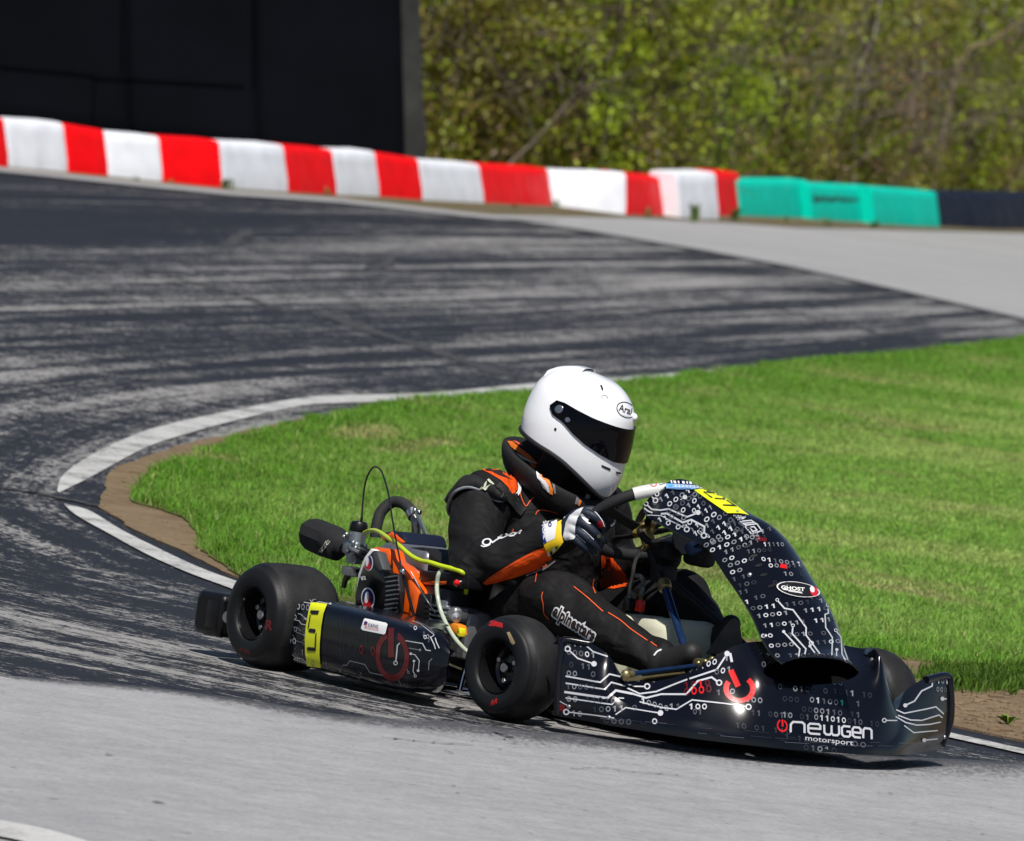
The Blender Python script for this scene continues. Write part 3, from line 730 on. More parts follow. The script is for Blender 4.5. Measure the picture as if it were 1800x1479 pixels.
stem([(1612, 390), (1608, 300), (1612, 200), (1600, 80), (1610, -80)], 'slim brown upright trunk above the joint of teal and navy barriers', .035, M_BARK)
stem([(1640, 330), (1690, 110), (1745, 70), (1800, 35), (1880, -10)], 'light brown bare branchy tree slanting up to the upper right corner', .020, mat('tan dry bark', (.23, .165, .11), .9, var=(6, .3)))
stem([(1000, 300), (985, 150), (960, 60), (900, 20), (820, -10)], 'thin pale bare tree leaning left over the wood near the black wall', .014, M_PALE)
# the rest of the wood reads as one mass: twigs and leaves further in, and scrub along its foot
tw = MB()
for i in range(270):
    px = rng.uniform(560, 2300); b = wood_at(px, rng.uniform(-.5, 3.5)); d = V3(0, 0, 1) + rng.normal(0, .22, 3); d /= np.linalg.norm(d)
    branchy(tw, b, d, rng.uniform(1.0, 3.2), rng.uniform(.008, .022), 2, .5)
tag(tw.build('thicket', mat('grey brown twigs', (.145, .118, .09), .9, var=(4, .5))), kind='stuff')
lf = []
def mass(name, n, pxr, dr, zr, tints, size, clump=14, sp=.13):
    nc = n // clump; px = rng.uniform(*pxr, nc); dp = rng.uniform(*dr, nc); z = zr[0] + (zr[1] - zr[0]) * rng.random(nc)
    cen = np.array([wood_at(a_, b_) for a_, b_ in zip(px, dp)]) + V3(0, 0, 1) * z[:, None]
    k = rng.integers(0, nc, n); p = cen[k] + rng.normal(0, sp, (n, 3)) * (.4 + 1.2 * rng.random(nc))[k][:, None]
    ct = np.array(tints)[rng.integers(0, len(tints), nc)] * (.65 + .7 * rng.random(nc))[:, None]; t = ct[k] * (.75 + .5 * rng.random(n))[:, None]
    a = rng.normal(0, 1, (n, 3)); a /= np.linalg.norm(a, axis=1)[:, None]; b = np.cross(a, rng.normal(0, 1, (n, 3))); b /= np.linalg.norm(b, axis=1)[:, None]
    s = (size * (.5 + rng.random(n)))[:, None]; v = np.stack([p - a * s, p + b * s * .5, p + a * s, p - b * s * .5], 1).reshape(-1, 3); v[:, 2] = np.maximum(v[:, 2], .02)
    o = fast_mesh(name, v, np.arange(n)[:, None] * 4 + np.arange(4), None, [M_LEAF], None, np.repeat(np.concatenate([t, np.ones((n, 1))], 1), 4, 0)); return tag(o, kind='stuff')
mass('woodland', 105000, (300, 2700), (.9, 5.5), (.1, 6.5), OLIVE + BROWN[:2] + GREEN + GREEN, .05, 26, .17)
mass('undergrowth', 48000, (560, 2400), (-.4, 1.2), (.05, .9), GREEN + OLIVE + BROWN, .036, 22, .13)
mass('far_wood', 26000, (100, 2900), (6, 9), (0, 8), BROWN + OLIVE, .11, 10, .25)

# ---- weeds at the foot of the barriers
wm = mat('weed leaf', (.085, .14, .03), .6, var=(20, .3))
weeds = [(165, 306, 16, 'small weed against the first white barrier'), (389, 331, 22, 'weed at the seam of the second white and third red barrier'), (300, 322, 12, 'low weed before the third red barrier'),
         (240, 320, 14, 'sparse weed before the second white barrier'), (576, 343, 18, 'weed at the foot of the fourth red barrier'), (403, 333, 26, 'tall thin weed before the third white barrier'),
         (905, 367, 12, 'low weed below the sixth red barrier'), (977, 366, 20, 'weed at the left foot of the last wide white barrier'), (1139, 382, 24, 'weed before the red barrier left of the set back white one'), (1218, 390, 40, 'bushy weed in front of the narrow white barrier'),
         (1293, 388, 30, 'weed between the narrow red and the first teal barrier'), (1380, 392, 18, 'weed before the first teal barrier'), (1452, 400, 22, 'weed below the lettering of the middle teal barrier'), (1536, 402, 20, 'weed where the middle and last teal barriers meet')]
for x, y, hpx, lab in weeds:
    b = gp(x, y, .008); hh = hpx / FPX * ((b - CO) @ CF); mb = MB()
    for k in range(9 if hpx < 30 else 18):
        az = rng.uniform(0, 6.28); d = V3(math.cos(az), math.sin(az), 0); l = hh * rng.uniform(.6, 1.05); s_ = np.cross(d, V3(0, 0, 1)); sp = rng.uniform(.15, .6)
        c0_ = b + rng.normal(0, .02, 3) * V3(1, 1, 0); pt = [c0_, c0_ + V3(0, 0, l * .55) + d * l * sp * .35, c0_ + V3(0, 0, l * .85) + d * l * sp]
        w_ = hh * .09; mb.add([pt[0] - s_ * w_ * .4, pt[0] + s_ * w_ * .4, pt[1] + s_ * w_, pt[1] - s_ * w_, pt[2]], [(0, 1, 2, 3), (3, 2, 4)])
    o = mb.build('weed', wm); tag(o, lab, 'weed', 'weeds along the barriers')
b = gp(1772, 1274, .006); mb = MB()
for k in range(16):
    az = rng.uniform(0, 6.28); d = V3(math.cos(az), math.sin(az), 0); l = rng.uniform(.02, .05); s_ = np.cross(d, V3(0, 0, 1))
    mb.add([b, b + d * l * .5 + s_ * .008 + V3(0, 0, l * .5), b + d * l + V3(0, 0, l * .55), b + d * l * .5 - s_ * .008 + V3(0, 0, l * .5)], [(0, 1, 2, 3)])
tag(mb.build('weed', mat('dandelion leaf', (.14, .24, .03), .5)), 'little bright green weed in the bare dirt right of the kart', 'weed')
# ================================================================== THE KART
M_RUB = mat('worn slick rubber', (.0085, .009, .0105), .50, spec=.32, bump=(220, .0006, .5), rvar=(14, .08))
M_TREAD = mat('scrubbed slick tread', (.017, .0172, .018), .62, spec=.28, bump=(130, .0012, .7), var=(26, .35), rvar=(14, .08))
M_BLK = mat('black plastic', (.005, .005, .006), .36, spec=.35, bump=(300, .0004, .4), rvar=(20, .1))
M_GLOSS = mat('gloss black alloy', (.008, .008, .009), .16, spec=.6, rvar=(25, .05))
M_MATTE = mat('matte black', (.006, .006, .007), .6, bump=(90, .001, .4))
M_STEEL = mat('bright steel', (.62, .62, .63), .25, 1, rvar=(30, .1))
M_ALU = mat('cast aluminium', (.42, .43, .45), .42, .9, bump=(150, .001, .5), var=(20, .25))
M_CHROME = mat('chrome', (.8, .8, .82), .07, 1)
M_BLUE = mat('blue anodised', (.03, .075, .20), .28, .75, rvar=(30, .1))
M_BRASS = mat('brass', (.62, .45, .17), .3, 1)
M_GOLD = mat('dull gold zinc', (.42, .34, .16), .42, .9, var=(40, .3))
M_ORANGE = mat('orange enamel', (.86, .115, .004), .22, coat=.6)
M_LABW = mat('white sticker', (.80, .80, .80), .4)
M_REDI = mat('red ink', (.60, .015, .02), .4)
M_YEL = mat('fluorescent yellow sticker', (.74, .78, .015), .4)
M_TANK = mat('milky fuel tank', (.66, .66, .50), .45, sub=.25, var=(8, .08))
M_HOSEY = mat('yellow fuel hose', (.50, .62, .02), .25, sub=.2)
M_HOSEC = mat('milky clear hose', (.46, .52, .40), .2, sub=.2)
M_HOSEB = mat('braided line', (.36, .34, .29), .4, .6)
# printed vinyl on the bodywork: dark base, printed code in several greys
def vinyl(name, col=(.0028, .0033, .0066), rough=.17):
    return mat(name, col, rough, spec=.30, coat=.36, crough=.22, rvar=(9, .06), bump=(28, .0009, .35))
M_VIN = vinyl('printed dark vinyl')
M_I1 = mat('white print', (.52, .53, .57), .3, coat=.3); M_I2 = mat('grey print', (.20, .21, .235), .3, coat=.3)
M_I3 = mat('dark grey print', (.072, .075, .09), .3, coat=.3); M_I4 = mat('faint print', (.022, .024, .032), .3, coat=.3)
M_IR = mat('red print', (.62, .012, .012), .3, coat=.3); M_IDR = mat('dark red print', (.11, .004, .006), .3, coat=.3)
M_IT = mat('teal print', (.05, .55, .42), .3); M_IK = mat('black print on stickers', (.008, .008, .01), .4)
M_LB = mat('light blue print', (.10, .42, .80), .4); M_NB = mat('navy print', (.01, .02, .13), .4)
M_OR2 = mat('orange print', (.85, .14, .01), .4)
INKS = [M_VIN, M_I1, M_I2, M_I3, M_I4, M_IR, M_IDR, M_IT]

kart = empty('go_kart', (.5, 0, 0))
tag(kart, 'black racing go-kart with binary code prints and yellow number 5 plates', 'go-kart')
KI = Matrix.Translation((-.5, 0, 0))
def kp(o, parent=None, label=None):
    if parent is None: o.parent = kart; o.matrix_parent_inverse = KI
    else: o.parent = parent
    if label: o['label'] = label
    return o

# ---- decals laid on curved skins
class Decal:
    """collects small flat shapes, pressed onto the real skin of the given objects"""
    def __init__(s, objs, lift=.0014, step=5.0):
        V = []; Fc = []; n = 0
        for o in objs:
            me = o.data; mw = o.matrix_world
            V += [Vector(v.co) for v in me.vertices]; Fc += [tuple(i + n for i in p.vertices) for p in me.polygons]; n += len(me.vertices)
        s.bvh = BVHTree.FromPolygons(V, Fc); s.mb = MB(); s.lift = lift; s.step = step; s.cache = {}
    def hit(s, x, y, lift):
        d = Vector(ray(x, y)).normalized(); loc, nr, i, t = s.bvh.ray_cast(Vector(CO), d)
        if loc is None: return None
        if nr.dot(d) > 0: nr = -nr
        return np.array(loc + nr * lift)
    def tris(s, tri, m, lift=None):
        lift = lift or s.lift; st = list(tri); out = []
        while st:
            t = st.pop(); e = [np.hypot(*(t[i] - t[(i + 1) % 3])) for i in range(3)]; k = int(np.argmax(e))
            if e[k] > s.step * 1.5:
                mid = (t[k] + t[(k + 1) % 3]) / 2; st.append([t[k], mid, t[(k + 2) % 3]]); st.append([mid, t[(k + 1) % 3], t[(k + 2) % 3]])
            else: out.append(t)
        vs = []; fs = []; ix = {}
        for t in out:
            q = []
            for p in t:
                key = (round(p[0], 2), round(p[1], 2))
                if key not in ix:
                    h = s.hit(p[0], p[1], lift); ix[key] = None if h is None else len(vs)
                    if h is not None: vs.append(h)
                q.append(ix[key])
            if None in q: continue
            a = [vs[i] for i in q]; L = max(np.linalg.norm(a[i] - a[(i + 1) % 3]) for i in range(3))
            if L > .09: continue
            nn = np.cross(a[1] - a[0], a[2] - a[0])
            fs.append(tuple(q) if nn @ (CO - a[0]) > 0 else tuple(q[::-1]))
        if fs: s.mb.add(vs, fs, m)
    def poly(s, pts, m, lift=None):
        vv = [Vector((p[0], p[1], 0)) for p in pts]
        s.tris([[np.array(vv[i][:2]) for i in t] for t in tessellate_polygon([vv])], m, lift)
    def quadstrip(s, L, R, m, lift=None):
        for i in range(len(L) - 1):
            s.tris([[L[i], R[i], R[i + 1]], [L[i], R[i + 1], L[i + 1]]], m, lift)
    def stroke(s, pts, w, m, closed=False, smooth=False, lift=None):
        p = np.array(pts, float)
        if smooth: p = cr(np.c_[p, np.zeros(len(p))], 5, closed)[:, :2]
        n = len(p); Lf = []; Rt = []
        for i in range(n):
            a = p[(i - 1) % n] if (closed or i > 0) else None; c = p[(i + 1) % n] if (closed or i < n - 1) else None
            d1 = None if a is None else (p[i] - a) / (np.hypot(*(p[i] - a)) + 1e-9); d2 = None if c is None else (c - p[i]) / (np.hypot(*(c - p[i])) + 1e-9)
            if d1 is None: d1 = d2
            if d2 is None: d2 = d1
            n1 = np.array([-d1[1], d1[0]]); n2 = np.array([-d2[1], d2[0]]); nn = n1 + n2; k = nn @ n1
            nn = nn / max(k, .45); Lf.append(p[i] + nn * w / 2); Rt.append(p[i] - nn * w / 2)
        if closed: Lf.append(Lf[0]); Rt.append(Rt[0])
        s.quadstrip(Lf, Rt, m, lift)
    def ellipse(s, c, ax, ay, m, w=None, n=20, a0=0, a1=2 * math.pi, lift=None):
        c = np.array(c, float); ax = np.array(ax, float); ay = np.array(ay, float); t = np.linspace(a0, a1, n + 1)
        O_ = [c + ax * math.cos(q) + ay * math.sin(q) for q in t]
        if w is None: s.tris([[c, O_[i], O_[i + 1]] for i in range(n)], m, lift)
        else:
            k = 1 - w; s.quadstrip(O_, [c + (q - c) * k for q in O_], m, lift)
    def digit(s, ch, o, e1, e2, m):
        """o: lower left px, e1: width vector, e2: height vector"""
        o = np.array(o, float); e1 = np.array(e1, float); e2 = np.array(e2, float)
        if ch == '0': s.ellipse(o + e1 * .5 + e2 * .5, e1 * .43, e2 * .5, m, w=.42, n=12)
        else:
            f = lambda a, b: o + e1 * a + e2 * b
            s.poly([f(.42, 0), f(.68, 0), f(.68, 1), f(.46, 1), f(.16, .8), f(.16, .62), f(.42, .74)], m)
    def row(s, txt, o, adv, up, tones):
        """binary row: one tone index per character, '.' keeps a gap"""
        o = np.array(o, float); adv = np.array(adv, float); up = np.array(up, float)
        for i, c in enumerate(txt):
            if c in ' .': continue
            s.digit(c, o + adv * i, adv * .86, up, tones[i % len(tones)] if not isinstance(tones, int) else tones)
    def text(s, txt, o, e1, e2, m, bold=0, track=1.0, lift=None):
        """o: start of baseline px, e1: px vector of one em along, e2: one em up"""
        cu = bpy.data.curves.new('t', 'FONT'); cu.body = txt; cu.resolution_u = 3; cu.offset = bold; cu.space_character = track
        ob = bpy.data.objects.new('t', cu); COL.objects.link(ob); bpy.context.view_layer.update()
        me = ob.evaluated_get(bpy.context.evaluated_depsgraph_get()).to_mesh(); me.calc_loop_triangles()
        vv = [np.array(o, float) + np.array(e1) * v.co.x + np.array(e2) * v.co.y for v in me.vertices]
        t = [[vv[i] for i in lt.vertices] for lt in me.loop_triangles]
        s.tris(t, m, lift); bpy.data.objects.remove(ob); bpy.data.curves.remove(cu)
    def join(s, ob, mats):
        """the print belongs to the skin: append it to that mesh"""
        me = ob.data; base = len(me.materials)
        for mt in mats: me.materials.append(mt)
        if not s.mb.n: return
        bm = bmesh.new(); bm.from_mesh(me); vs = [bm.verts.new(v) for v in np.concatenate(s.mb.v)]
        for f, m in zip(s.mb.f, s.mb.m):
            try: fc = bm.faces.new([vs[i] for i in f]); fc.material_index = base + m; fc.smooth = True
            except ValueError: pass
        bm.to_mesh(me); bm.free(); me.update()
    def build(s, name, mats, parent, label=None):
        o = s.mb.build(name, mats, None); o.parent = parent
        if parent.parent is kart and parent.type != 'EMPTY' and False: pass
        if label: o['label'] = label
        return o
def psub(o, part, label=None):
    """child of a part: parts hold world coordinates (their parent inverse cancels the kart's offset)"""
    o.parent = part; o.matrix_parent_inverse = Matrix()
    if label: o['label'] = label
    return o

def bodyskin(mb, name, mats, thick=.004, label=None):
    o = mb.build(name, mats, angle=60); kp(o, None, label); return o

# ---- wheels
def tyre_profile(w, R, rb):
    h = w / 2
    return [(rb, -h + .014), (rb + .006, -h + .004), (rb + .016, -h + .000), (rb + (R - rb) * .45, -h - .001), (rb + (R - rb) * .70, -h + .005), (R - .014, -h + .016), (R - .0055, -h + .030), (R - .0015, -h + .048),
            (R, 0), (R - .0015, h - .048), (R - .0055, h - .030), (R - .014, h - .016), (rb + (R - rb) * .70, h - .005), (rb + (R - rb) * .45, h + .001), (rb + .016, h), (rb + .006, h - .004), (rb, h - .014)]
def wheel(c, w, R, side, steer, label):
    ax = V3(-math.sin(steer), math.cos(steer), 0)       # towards the kart's left
    prof = np.array(tyre_profile(w, R, .066)); pf = cr(np.c_[prof, np.zeros(len(prof))], 4)[:, :2]
    t = MB(); lathe(t, pf, c, ax, 72, capends=False)
    nq = len(pf) - 1; keep_ = [abs(pf[k][1]) < w / 2 - .026 for k in range(nq)]; t.m = [int(keep_[k // 72]) for k in range(nq * 72)]
    e = kp(t.build('wheel', [M_RUB, M_TREAD], angle=70), None, label)
    e.name = 'wheel'
    out = -1 if side < 0 else 1; h = w / 2
    r = MB(); ofs = lambda q: out * (h - q)
    rp = [(.0665, ofs(.020)), (.0668, ofs(.010)), (.064, ofs(.008)), (.0615, ofs(.014)), (.059, ofs(.035)), (.058, ofs(.060)), (.052, ofs(.066)), (.046, ofs(.064)), (.036, ofs(.052)), (.030, ofs(.050)), (.0, ofs(.050))]
    lathe(r, rp, c, ax, 48, capends=False)
    lathe(r, [(.0665, ofs(.02)), (.060, ofs(.05)), (.057, -out * (h - .05)), (.062, -out * (h - .012)), (.067, -out * (h - .010))], c, ax, 48, capends=False)
    psub(r.build('rim', M_GLOSS, angle=35), e)
    hb = MB(); lathe(hb, [(.0, ofs(.030)), (.011, ofs(.030)), (.013, ofs(.033)), (.013, ofs(.052))], c, ax, 16)
    u = np.cross(ax, V3(0, 0, 1))
    for k in range(3):
        a = .5 + k * 2.094; q = np.asarray(c) + (u * math.cos(a) + V3(0, 0, 1) * math.sin(a)) * .032
        lathe(hb, [(.0, ofs(.036)), (.006, ofs(.036)), (.0075, ofs(.038)), (.0075, ofs(.054))], q, ax, 6)
    psub(hb.build('hub', M_STEEL, angle=30), e)
    return e
ST = math.radians(9)
RR = V3(.010, -.586, .1355); FR = V3(.975, -.535, .1315)
w_rr = wheel(RR, .205, .1355, -1, 0, 'wide rear slick wheel nearest the camera'); w_rl = wheel(RR * V3(1, -1, 1), .205, .1355, 1, 0, 'far rear wheel')
w_fr = wheel(FR, .132, .1315, -1, ST, 'front wheel nearest the camera, turned into the bend'); w_fl = wheel(V3(.985, .562, .1325), .132, .1315, 1, ST * 1.1, 'far front wheel beside the nose')
# paint marks on the side walls
def mark(o, m, fn):
    d = Decal([o], .0008, 4); fn(d); psub(d.mb.build('sidewall_mark', m), o)
M_TR = mat('red tyre print', (.16, .010, .014), .6); M_TP = mat('red tyre paint', (.40, .012, .015), .55)
mark(w_rr, M_TR, lambda d: d.text('R', (466, 1107), (19, 2), (3, -25), 0, .03)); mark(w_rr, M_TR, lambda d: d.text('soft', (421, 1143), (12, 6), (2, -11), 0))
mark(w_fr, M_TP, lambda d: d.poly([(858, 1094), (866, 1091), (884, 1096), (884, 1104), (870, 1101), (860, 1101)], 0)); mark(w_fr, mat('tan tyre label', (.40, .30, .17), .6), lambda d: d.poly([(891, 1112), (896, 1111), (906, 1130), (903, 1134), (898, 1130)], 0))
mark(w_fr, M_TP, lambda d: d.text('RR', (862, 1241), (10, -4), (3, -13), 0, .03))

# ---- chassis
fr = MB(); z0 = .055
for s in (-1, 1):
    tube(fr, [(-.16, s * .30, .10), (.0, s * .30, .09), (.12, s * .30, z0), (.5, s * .27, z0), (.85, s * .30, z0), (1.0, s * .36, z0), (1.1, s * .30, z0), (1.30, s * .20, z0), (1.34, s * .1, z0)], .0155, 12, res=5)
    tube(fr, [(.88, s * .33, z0), (.95, s * .42, .10), (.98, s * .47, .12)], .014, 10, res=4)
tube(fr, [(1.345, -.1, z0), (1.35, 0, z0), (1.345, .1, z0)], .0155, 12)
tube(fr, [(-.15, -.3, .10), (-.17, 0, .10), (-.15, .3, .10)], .0155, 12); tube(fr, [(.80, -.29, z0), (.80, .29, z0)], .0155, 12, spline=False)
kp(fr.build('frame', M_MATTE))
ax_ = MB(); tube(ax_, [(0, -.5, .1375), (0, .5, .1375)], .0205, 18, spline=False); kp(ax_.build('rear_axle', M_STEEL))
fl = MB(); rbox(fl, (.98, 0, .036), (.72, .54, .004), .0015, 1); rbox(fl, (.40, -.02, .032), (.62, .50, .004), .0015, 1)
kp(fl.build('floor_tray', M_MATTE))
nb = MB(); tube(nb, [(.30, -.33, .06), (.34, -.50, .055), (.42, -.565, .05), (.60, -.575, .048), (.78, -.565, .048), (.87, -.50, .050), (.90, -.38, .055)], .0105, 12, res=6)
tube(nb, [(.80, -.565, .05), (.79, -.55, .10), (.77, -.52, .15)], .009, 10); kp(nb.build('nerf_bar', M_CHROME, angle=60))
nb = MB(); tube(nb, [(.30, .33, .06), (.34, .50, .055), (.42, .565, .05), (.60, .575, .048), (.78, .565, .048), (.87, .50, .050), (.90, .38, .055)], .0105, 12, res=6); kp(nb.build('nerf_bar', M_CHROME, angle=60))
# rear bumper: hollow moulded bar with boxed ends
rb = MB()
def bsec(y, x0, x1, z0_, z1_, r=.016):
    cs = []
    for cx, cz, a0 in ((x1 - r, z1_ - r, 0), (x0 + r, z1_ - r, 90), (x0 + r, z0_ + r, 180), (x1 - r, z0_ + r, 270)):
        for k in range(4): a = math.radians(a0 + 30 * k); cs.append((cx + r * math.cos(a), y, cz + r * math.sin(a)))
    return cs
ys = [-.643, -.640, -.632, -.60, -.56, -.545, -.52, -.30, 0, .30, .52, .545, .60, .632, .640, .643]
S = []
for y in ys:
    e = .012 * (abs(y) > .641) + .004 * (.638 < abs(y) <= .641); mid = abs(y) < .55
    S.append(bsec(y, -.315 + e, (-.19 if not mid else -.23) - e, .052 + e, (.163 if not mid else .150) - e))
S = np.array(S); gridface(rb, np.concatenate([S, S[:, :1]], 1)); rb.add(S[0], [tuple(range(16))[::-1]]); rb.add(S[-1], [tuple(range(16))])
rbo = kp(rb.build('rear_bumper', M_BLK, angle=45))
hole = MB(); lathe(hole, [(.0, 0), (.016, 0), (.017, -.003), (.014, -.010)], P(398, 1086, y=-.646), V3(0, -1, 0), 20)
rbx = MB(); rbox(rbx, (-.228, -.642, .108), (.052, .008, .072), .003, 2); psub(rbx.build('end_cap', M_BLK), rbo)
lathe(rbx := MB(), [(.015, 0), (.012, .004), (.0, .004)], P(398, 1085, y=-.647), V3(0, -1, 0), 20); psub(rbx.build('bumper_bolt', M_ALU), rbo)
mk_ = MB()
for s in (-1, 1): tube(mk_, [(-.23, s * .22, .10), (-.17, s * .22, .10), (-.10, s * .28, .10)], .013, 10)
psub(mk_.build('bumper_bracket', M_MATTE), rbo)

# ---- side pods: loft of rounded sections along x
def sidepod(sg):
    top = [(515, 1046), (530, 1047), (560, 1053), (620, 1067), (680, 1084), (715, 1093), (740, 1104), (758, 1120), (769, 1137), (775, 1150), (778, 1161)]
    bot = [(506, 1166), (522, 1172), (560, 1181), (620, 1197), (680, 1212), (712, 1216), (735, 1214), (755, 1204), (768, 1190), (775, 1177), (778, 1164)]
    S = []
    n = len(top)
    for i in range(n):
        a = P(*top[i], y=-.60); b = P(*bot[i], y=-.66); x = (a[0] + b[0]) / 2
        S.append((b[0], a[2], b[2]))
    # even out x from the lower edge, keep heights
    xs = .155 + (px_e := (P(778, 1162, y=-.645)[0] - .155)) * (1 - (1 - np.linspace(0, 1, 34)) ** 1.6); px_ = np.array([s[0] for s in S]); zt = np.interp(xs, px_, [s[1] for s in S]); zb = np.interp(xs, px_, [s[2] for s in S])
    zb = np.maximum(zb, .022); R_ = []
    for i, x in enumerate(xs):
        t = i / (len(xs) - 1); k = 0
        yo = -.668 + .012 * (2 * t - 1) ** 2
        d_end = xs[-1] - x
        q = max(0, 1 - d_end / .10); yo += .030 * q ** 2
        if i == 0: yo += .006
        yi = -.45 - .175 * min(1, max(0, 1 - d_end / .26)) ** .7; H = zt[i] - zb[i]
        sec = [(yi, zb[i] + .004), (yo + min(.10, (yi - yo) * .6), zb[i]), (yo + min(.035, (yi - yo) * .4), zb[i] + .001), (yo + .012, zb[i] + .010), (yo + .002, zb[i] + .030), (yo - .002, zb[i] + H * .42), (yo + .000, zb[i] + H * .60), (yo + .003, zb[i] + H * .79), (yo + .012, zb[i] + H * .93), (yo + min(.040, (yi - yo) * .5), zb[i] + H * .99), (yo + min(.075, (yi - yo) * .8), zb[i] + H), (yi, zb[i] + H * .97)]
        R_.append([(x, y, z) for y, z in sec])
    R_ = np.array(R_); R_ = np.stack([cr(R_[i], 3) for i in range(len(R_))])
    if sg > 0: R_[..., 1] *= -1
    mb = MB(); gridface(mb, R_, flip=sg < 0)
    k = R_.shape[1]; mb.add(R_[0], [tuple(range(k)) if sg > 0 else tuple(range(k))[::-1]]); mb.add(R_[-1], [tuple(range(k))[::-1] if sg > 0 else tuple(range(k))])
    return mb
podo = bodyskin(sidepod(-1), 'side_pod', [M_VIN], label='printed side pod with yellow number plate, nearest the camera'); podl = bodyskin(sidepod(1), 'side_pod', [M_VIN], label='far side pod')
# ---- nose cone
pb = [(1.236, -.588), (1.33, -.548), (1.40, -.508), (1.46, -.48), (1.52, -.448), (1.565, -.385), (1.597, -.30), (1.613, -.221), (1.621, -.13), (1.625, -.03), (1.613, .09), (1.575, .20)]
pbx = [(973, 1258), (1020, 1266), (1062, 1274), (1105, 1281), (1160, 1290), (1220, 1299), (1285, 1307), (1340, 1313), (1400, 1319), (1460, 1323), (1520, 1327), (1560, 1328)]
pl = np.array([P(*q, z=.042)[:2] for q in pbx])
tg = np.gradient(pl, axis=0); tg[1:-1] = (tg[1:-1] + .5 * tg[:-2] + .5 * tg[2:]) / 2; tg /= np.linalg.norm(tg, axis=1)[:, None]; nrm = np.stack([tg[:, 1], -tg[:, 0]], 1)
cols = [
 ([(973,1258),(975,1215),(979,1165),(982,1140),(985,1122)], (0,0,0,.004,.008)),
 ([(1020,1266),(1022,1236),(1027,1178),(1032,1148),(1034,1129)], (0,0,.012,.03,.035)),
 ([(1062,1274),(1063,1252),(1062,1210),(1067,1176),(1071,1154)], (0,.002,.015,.045,.06)),
 ([(1105,1281),(1106,1264),(1103,1238),(1103,1212),(1099,1192)], (0,.003,.022,.07,.10)),
 ([(1160,1290),(1160,1272),(1160,1254),(1156,1224),(1150,1198)], (0,.004,.02,.085,.14)),
 ([(1220,1299),(1221,1284),(1223,1268),(1222,1224),(1215,1180)], (0,.002,.010,.070,.135)),
 ([(1285,1307),(1287,1293),(1290,1279),(1288,1206),(1272,1145)], (0,.002,.011,.078,.15)),
 ([(1340,1313),(1343,1300),(1346,1288),(1340,1196),(1318,1129)], (0,.002,.008,.056,.165)),
 ([(1400,1319),(1403,1306),(1406,1294),(1403,1198),(1392,1129)], (0,.003,.009,.070,.225)),
 ([(1460,1323),(1463,1311),(1466,1299),(1464,1202),(1458,1132)], (0,.003,.010,.085,.240)),
 ([(1518,1327),(1521,1315),(1524,1304),(1520,1205),(1513,1140)], (0,.003,.011,.080,.20)),
 ([(1556,1329),(1559,1317),(1561,1304),(1553,1212),(1545,1151)], (0,.003,.010,.045,.085)),
]
C = []
for i, (pp, dl) in enumerate(cols):
    nv = V3(nrm[i, 0], nrm[i, 1], 0); b0 = V3(pl[i, 0], pl[i, 1], 0)
    C.append([PN(x, y, b0 - nv * d_, nv) for (x, y), d_ in zip(pp, dl)])
# far side fin: set by its fore-aft station
for pp, xs in [([(1584,1328),(1588,1306),(1586,1282),(1580,1262),(1573,1244)], (1.50,1.49,1.475,1.465,1.455)),
               ([(1605,1326),(1612,1302),(1611,1268),(1602,1236),(1592,1214)], (1.43,1.425,1.42,1.415,1.41)),
               ([(1632,1321),(1643,1296),(1645,1258),(1638,1214),(1628,1192)], (1.365,1.36,1.36,1.355,1.355)),
               ([(1655,1314),(1668,1290),(1671,1250),(1670,1206),(1664,1186)], (1.305,1.30,1.30,1.30,1.30))]:
    C.append([P(x, y, x=v) for (x, y), v in zip(pp, xs)])
C = np.array(C)
Lo = crgrid(C[:, :3], 10, 8); Up = crgrid(C[:, 2:], 10, 12)          # a crease where the two meet
NG = np.concatenate([Lo, Up[:, 1:]], 1); NV = NG.shape[1]
ns = MB(); gridface(ns, Lo)
SCX, SCY, SRX, SRY = 1426, 1180, 84, 24
nu_, nv_ = Up.shape[:2]; fa = [(i * nv_ + j, (i + 1) * nv_ + j, (i + 1) * nv_ + j + 1, i * nv_ + j + 1) for i in range(nu_ - 1) for j in range(nv_ - 1)]
uv3 = Up.reshape(-1, 3); ub = BVHTree.FromPolygons([Vector(v) for v in uv3], fa); upx = np.array([pr(v) for v in uv3])
rad = np.hypot((upx[:, 0] - SCX) / SRX, (upx[:, 1] - SCY) / SRY); fu = [f for f in fa if sum(rad[i] < 1 for i in f) <= 2]; used = {i for f in fu for i in f}; uv3 = uv3.copy()
bd = {i for f in fa if sum(rad[i] < 1 for i in f) > 2 for i in f} & used
for i in bd | {i for i in used if rad[i] < 1}:          # pull the torn edge onto one clean oval
    q = ((upx[i] - (SCX, SCY)) / rad[i]) + (SCX, SCY); hit_ = ub.ray_cast(Vector(CO), Vector(ray(*q)).normalized())[0]
    if hit_ is not None: uv3[i] = np.array(hit_)
ns.add(uv3, fu)
# turned-in rims: along the top, round the ends and under the lip
def rim(E, inn, m=0, flip=False):
    gridface(ns, np.stack([E, E + inn * .5, E + inn], 1), m, flip)
E = NG[:, -1]; inn = np.zeros_like(E); inn[:, 0] = -.030; inn[:, 2] = -.018; rim(E, inn)
E = NG[:, 0]; inn = np.zeros_like(E); inn[:, 0] = -.10; inn[:, 2] = .006; inn[:, 1] = -np.sign(E[:, 1]) * .04; rim(E, inn, flip=True)
noseo = bodyskin(ns, 'nose_cone', [M_VIN], label='low printed nose cone with newgen lettering')
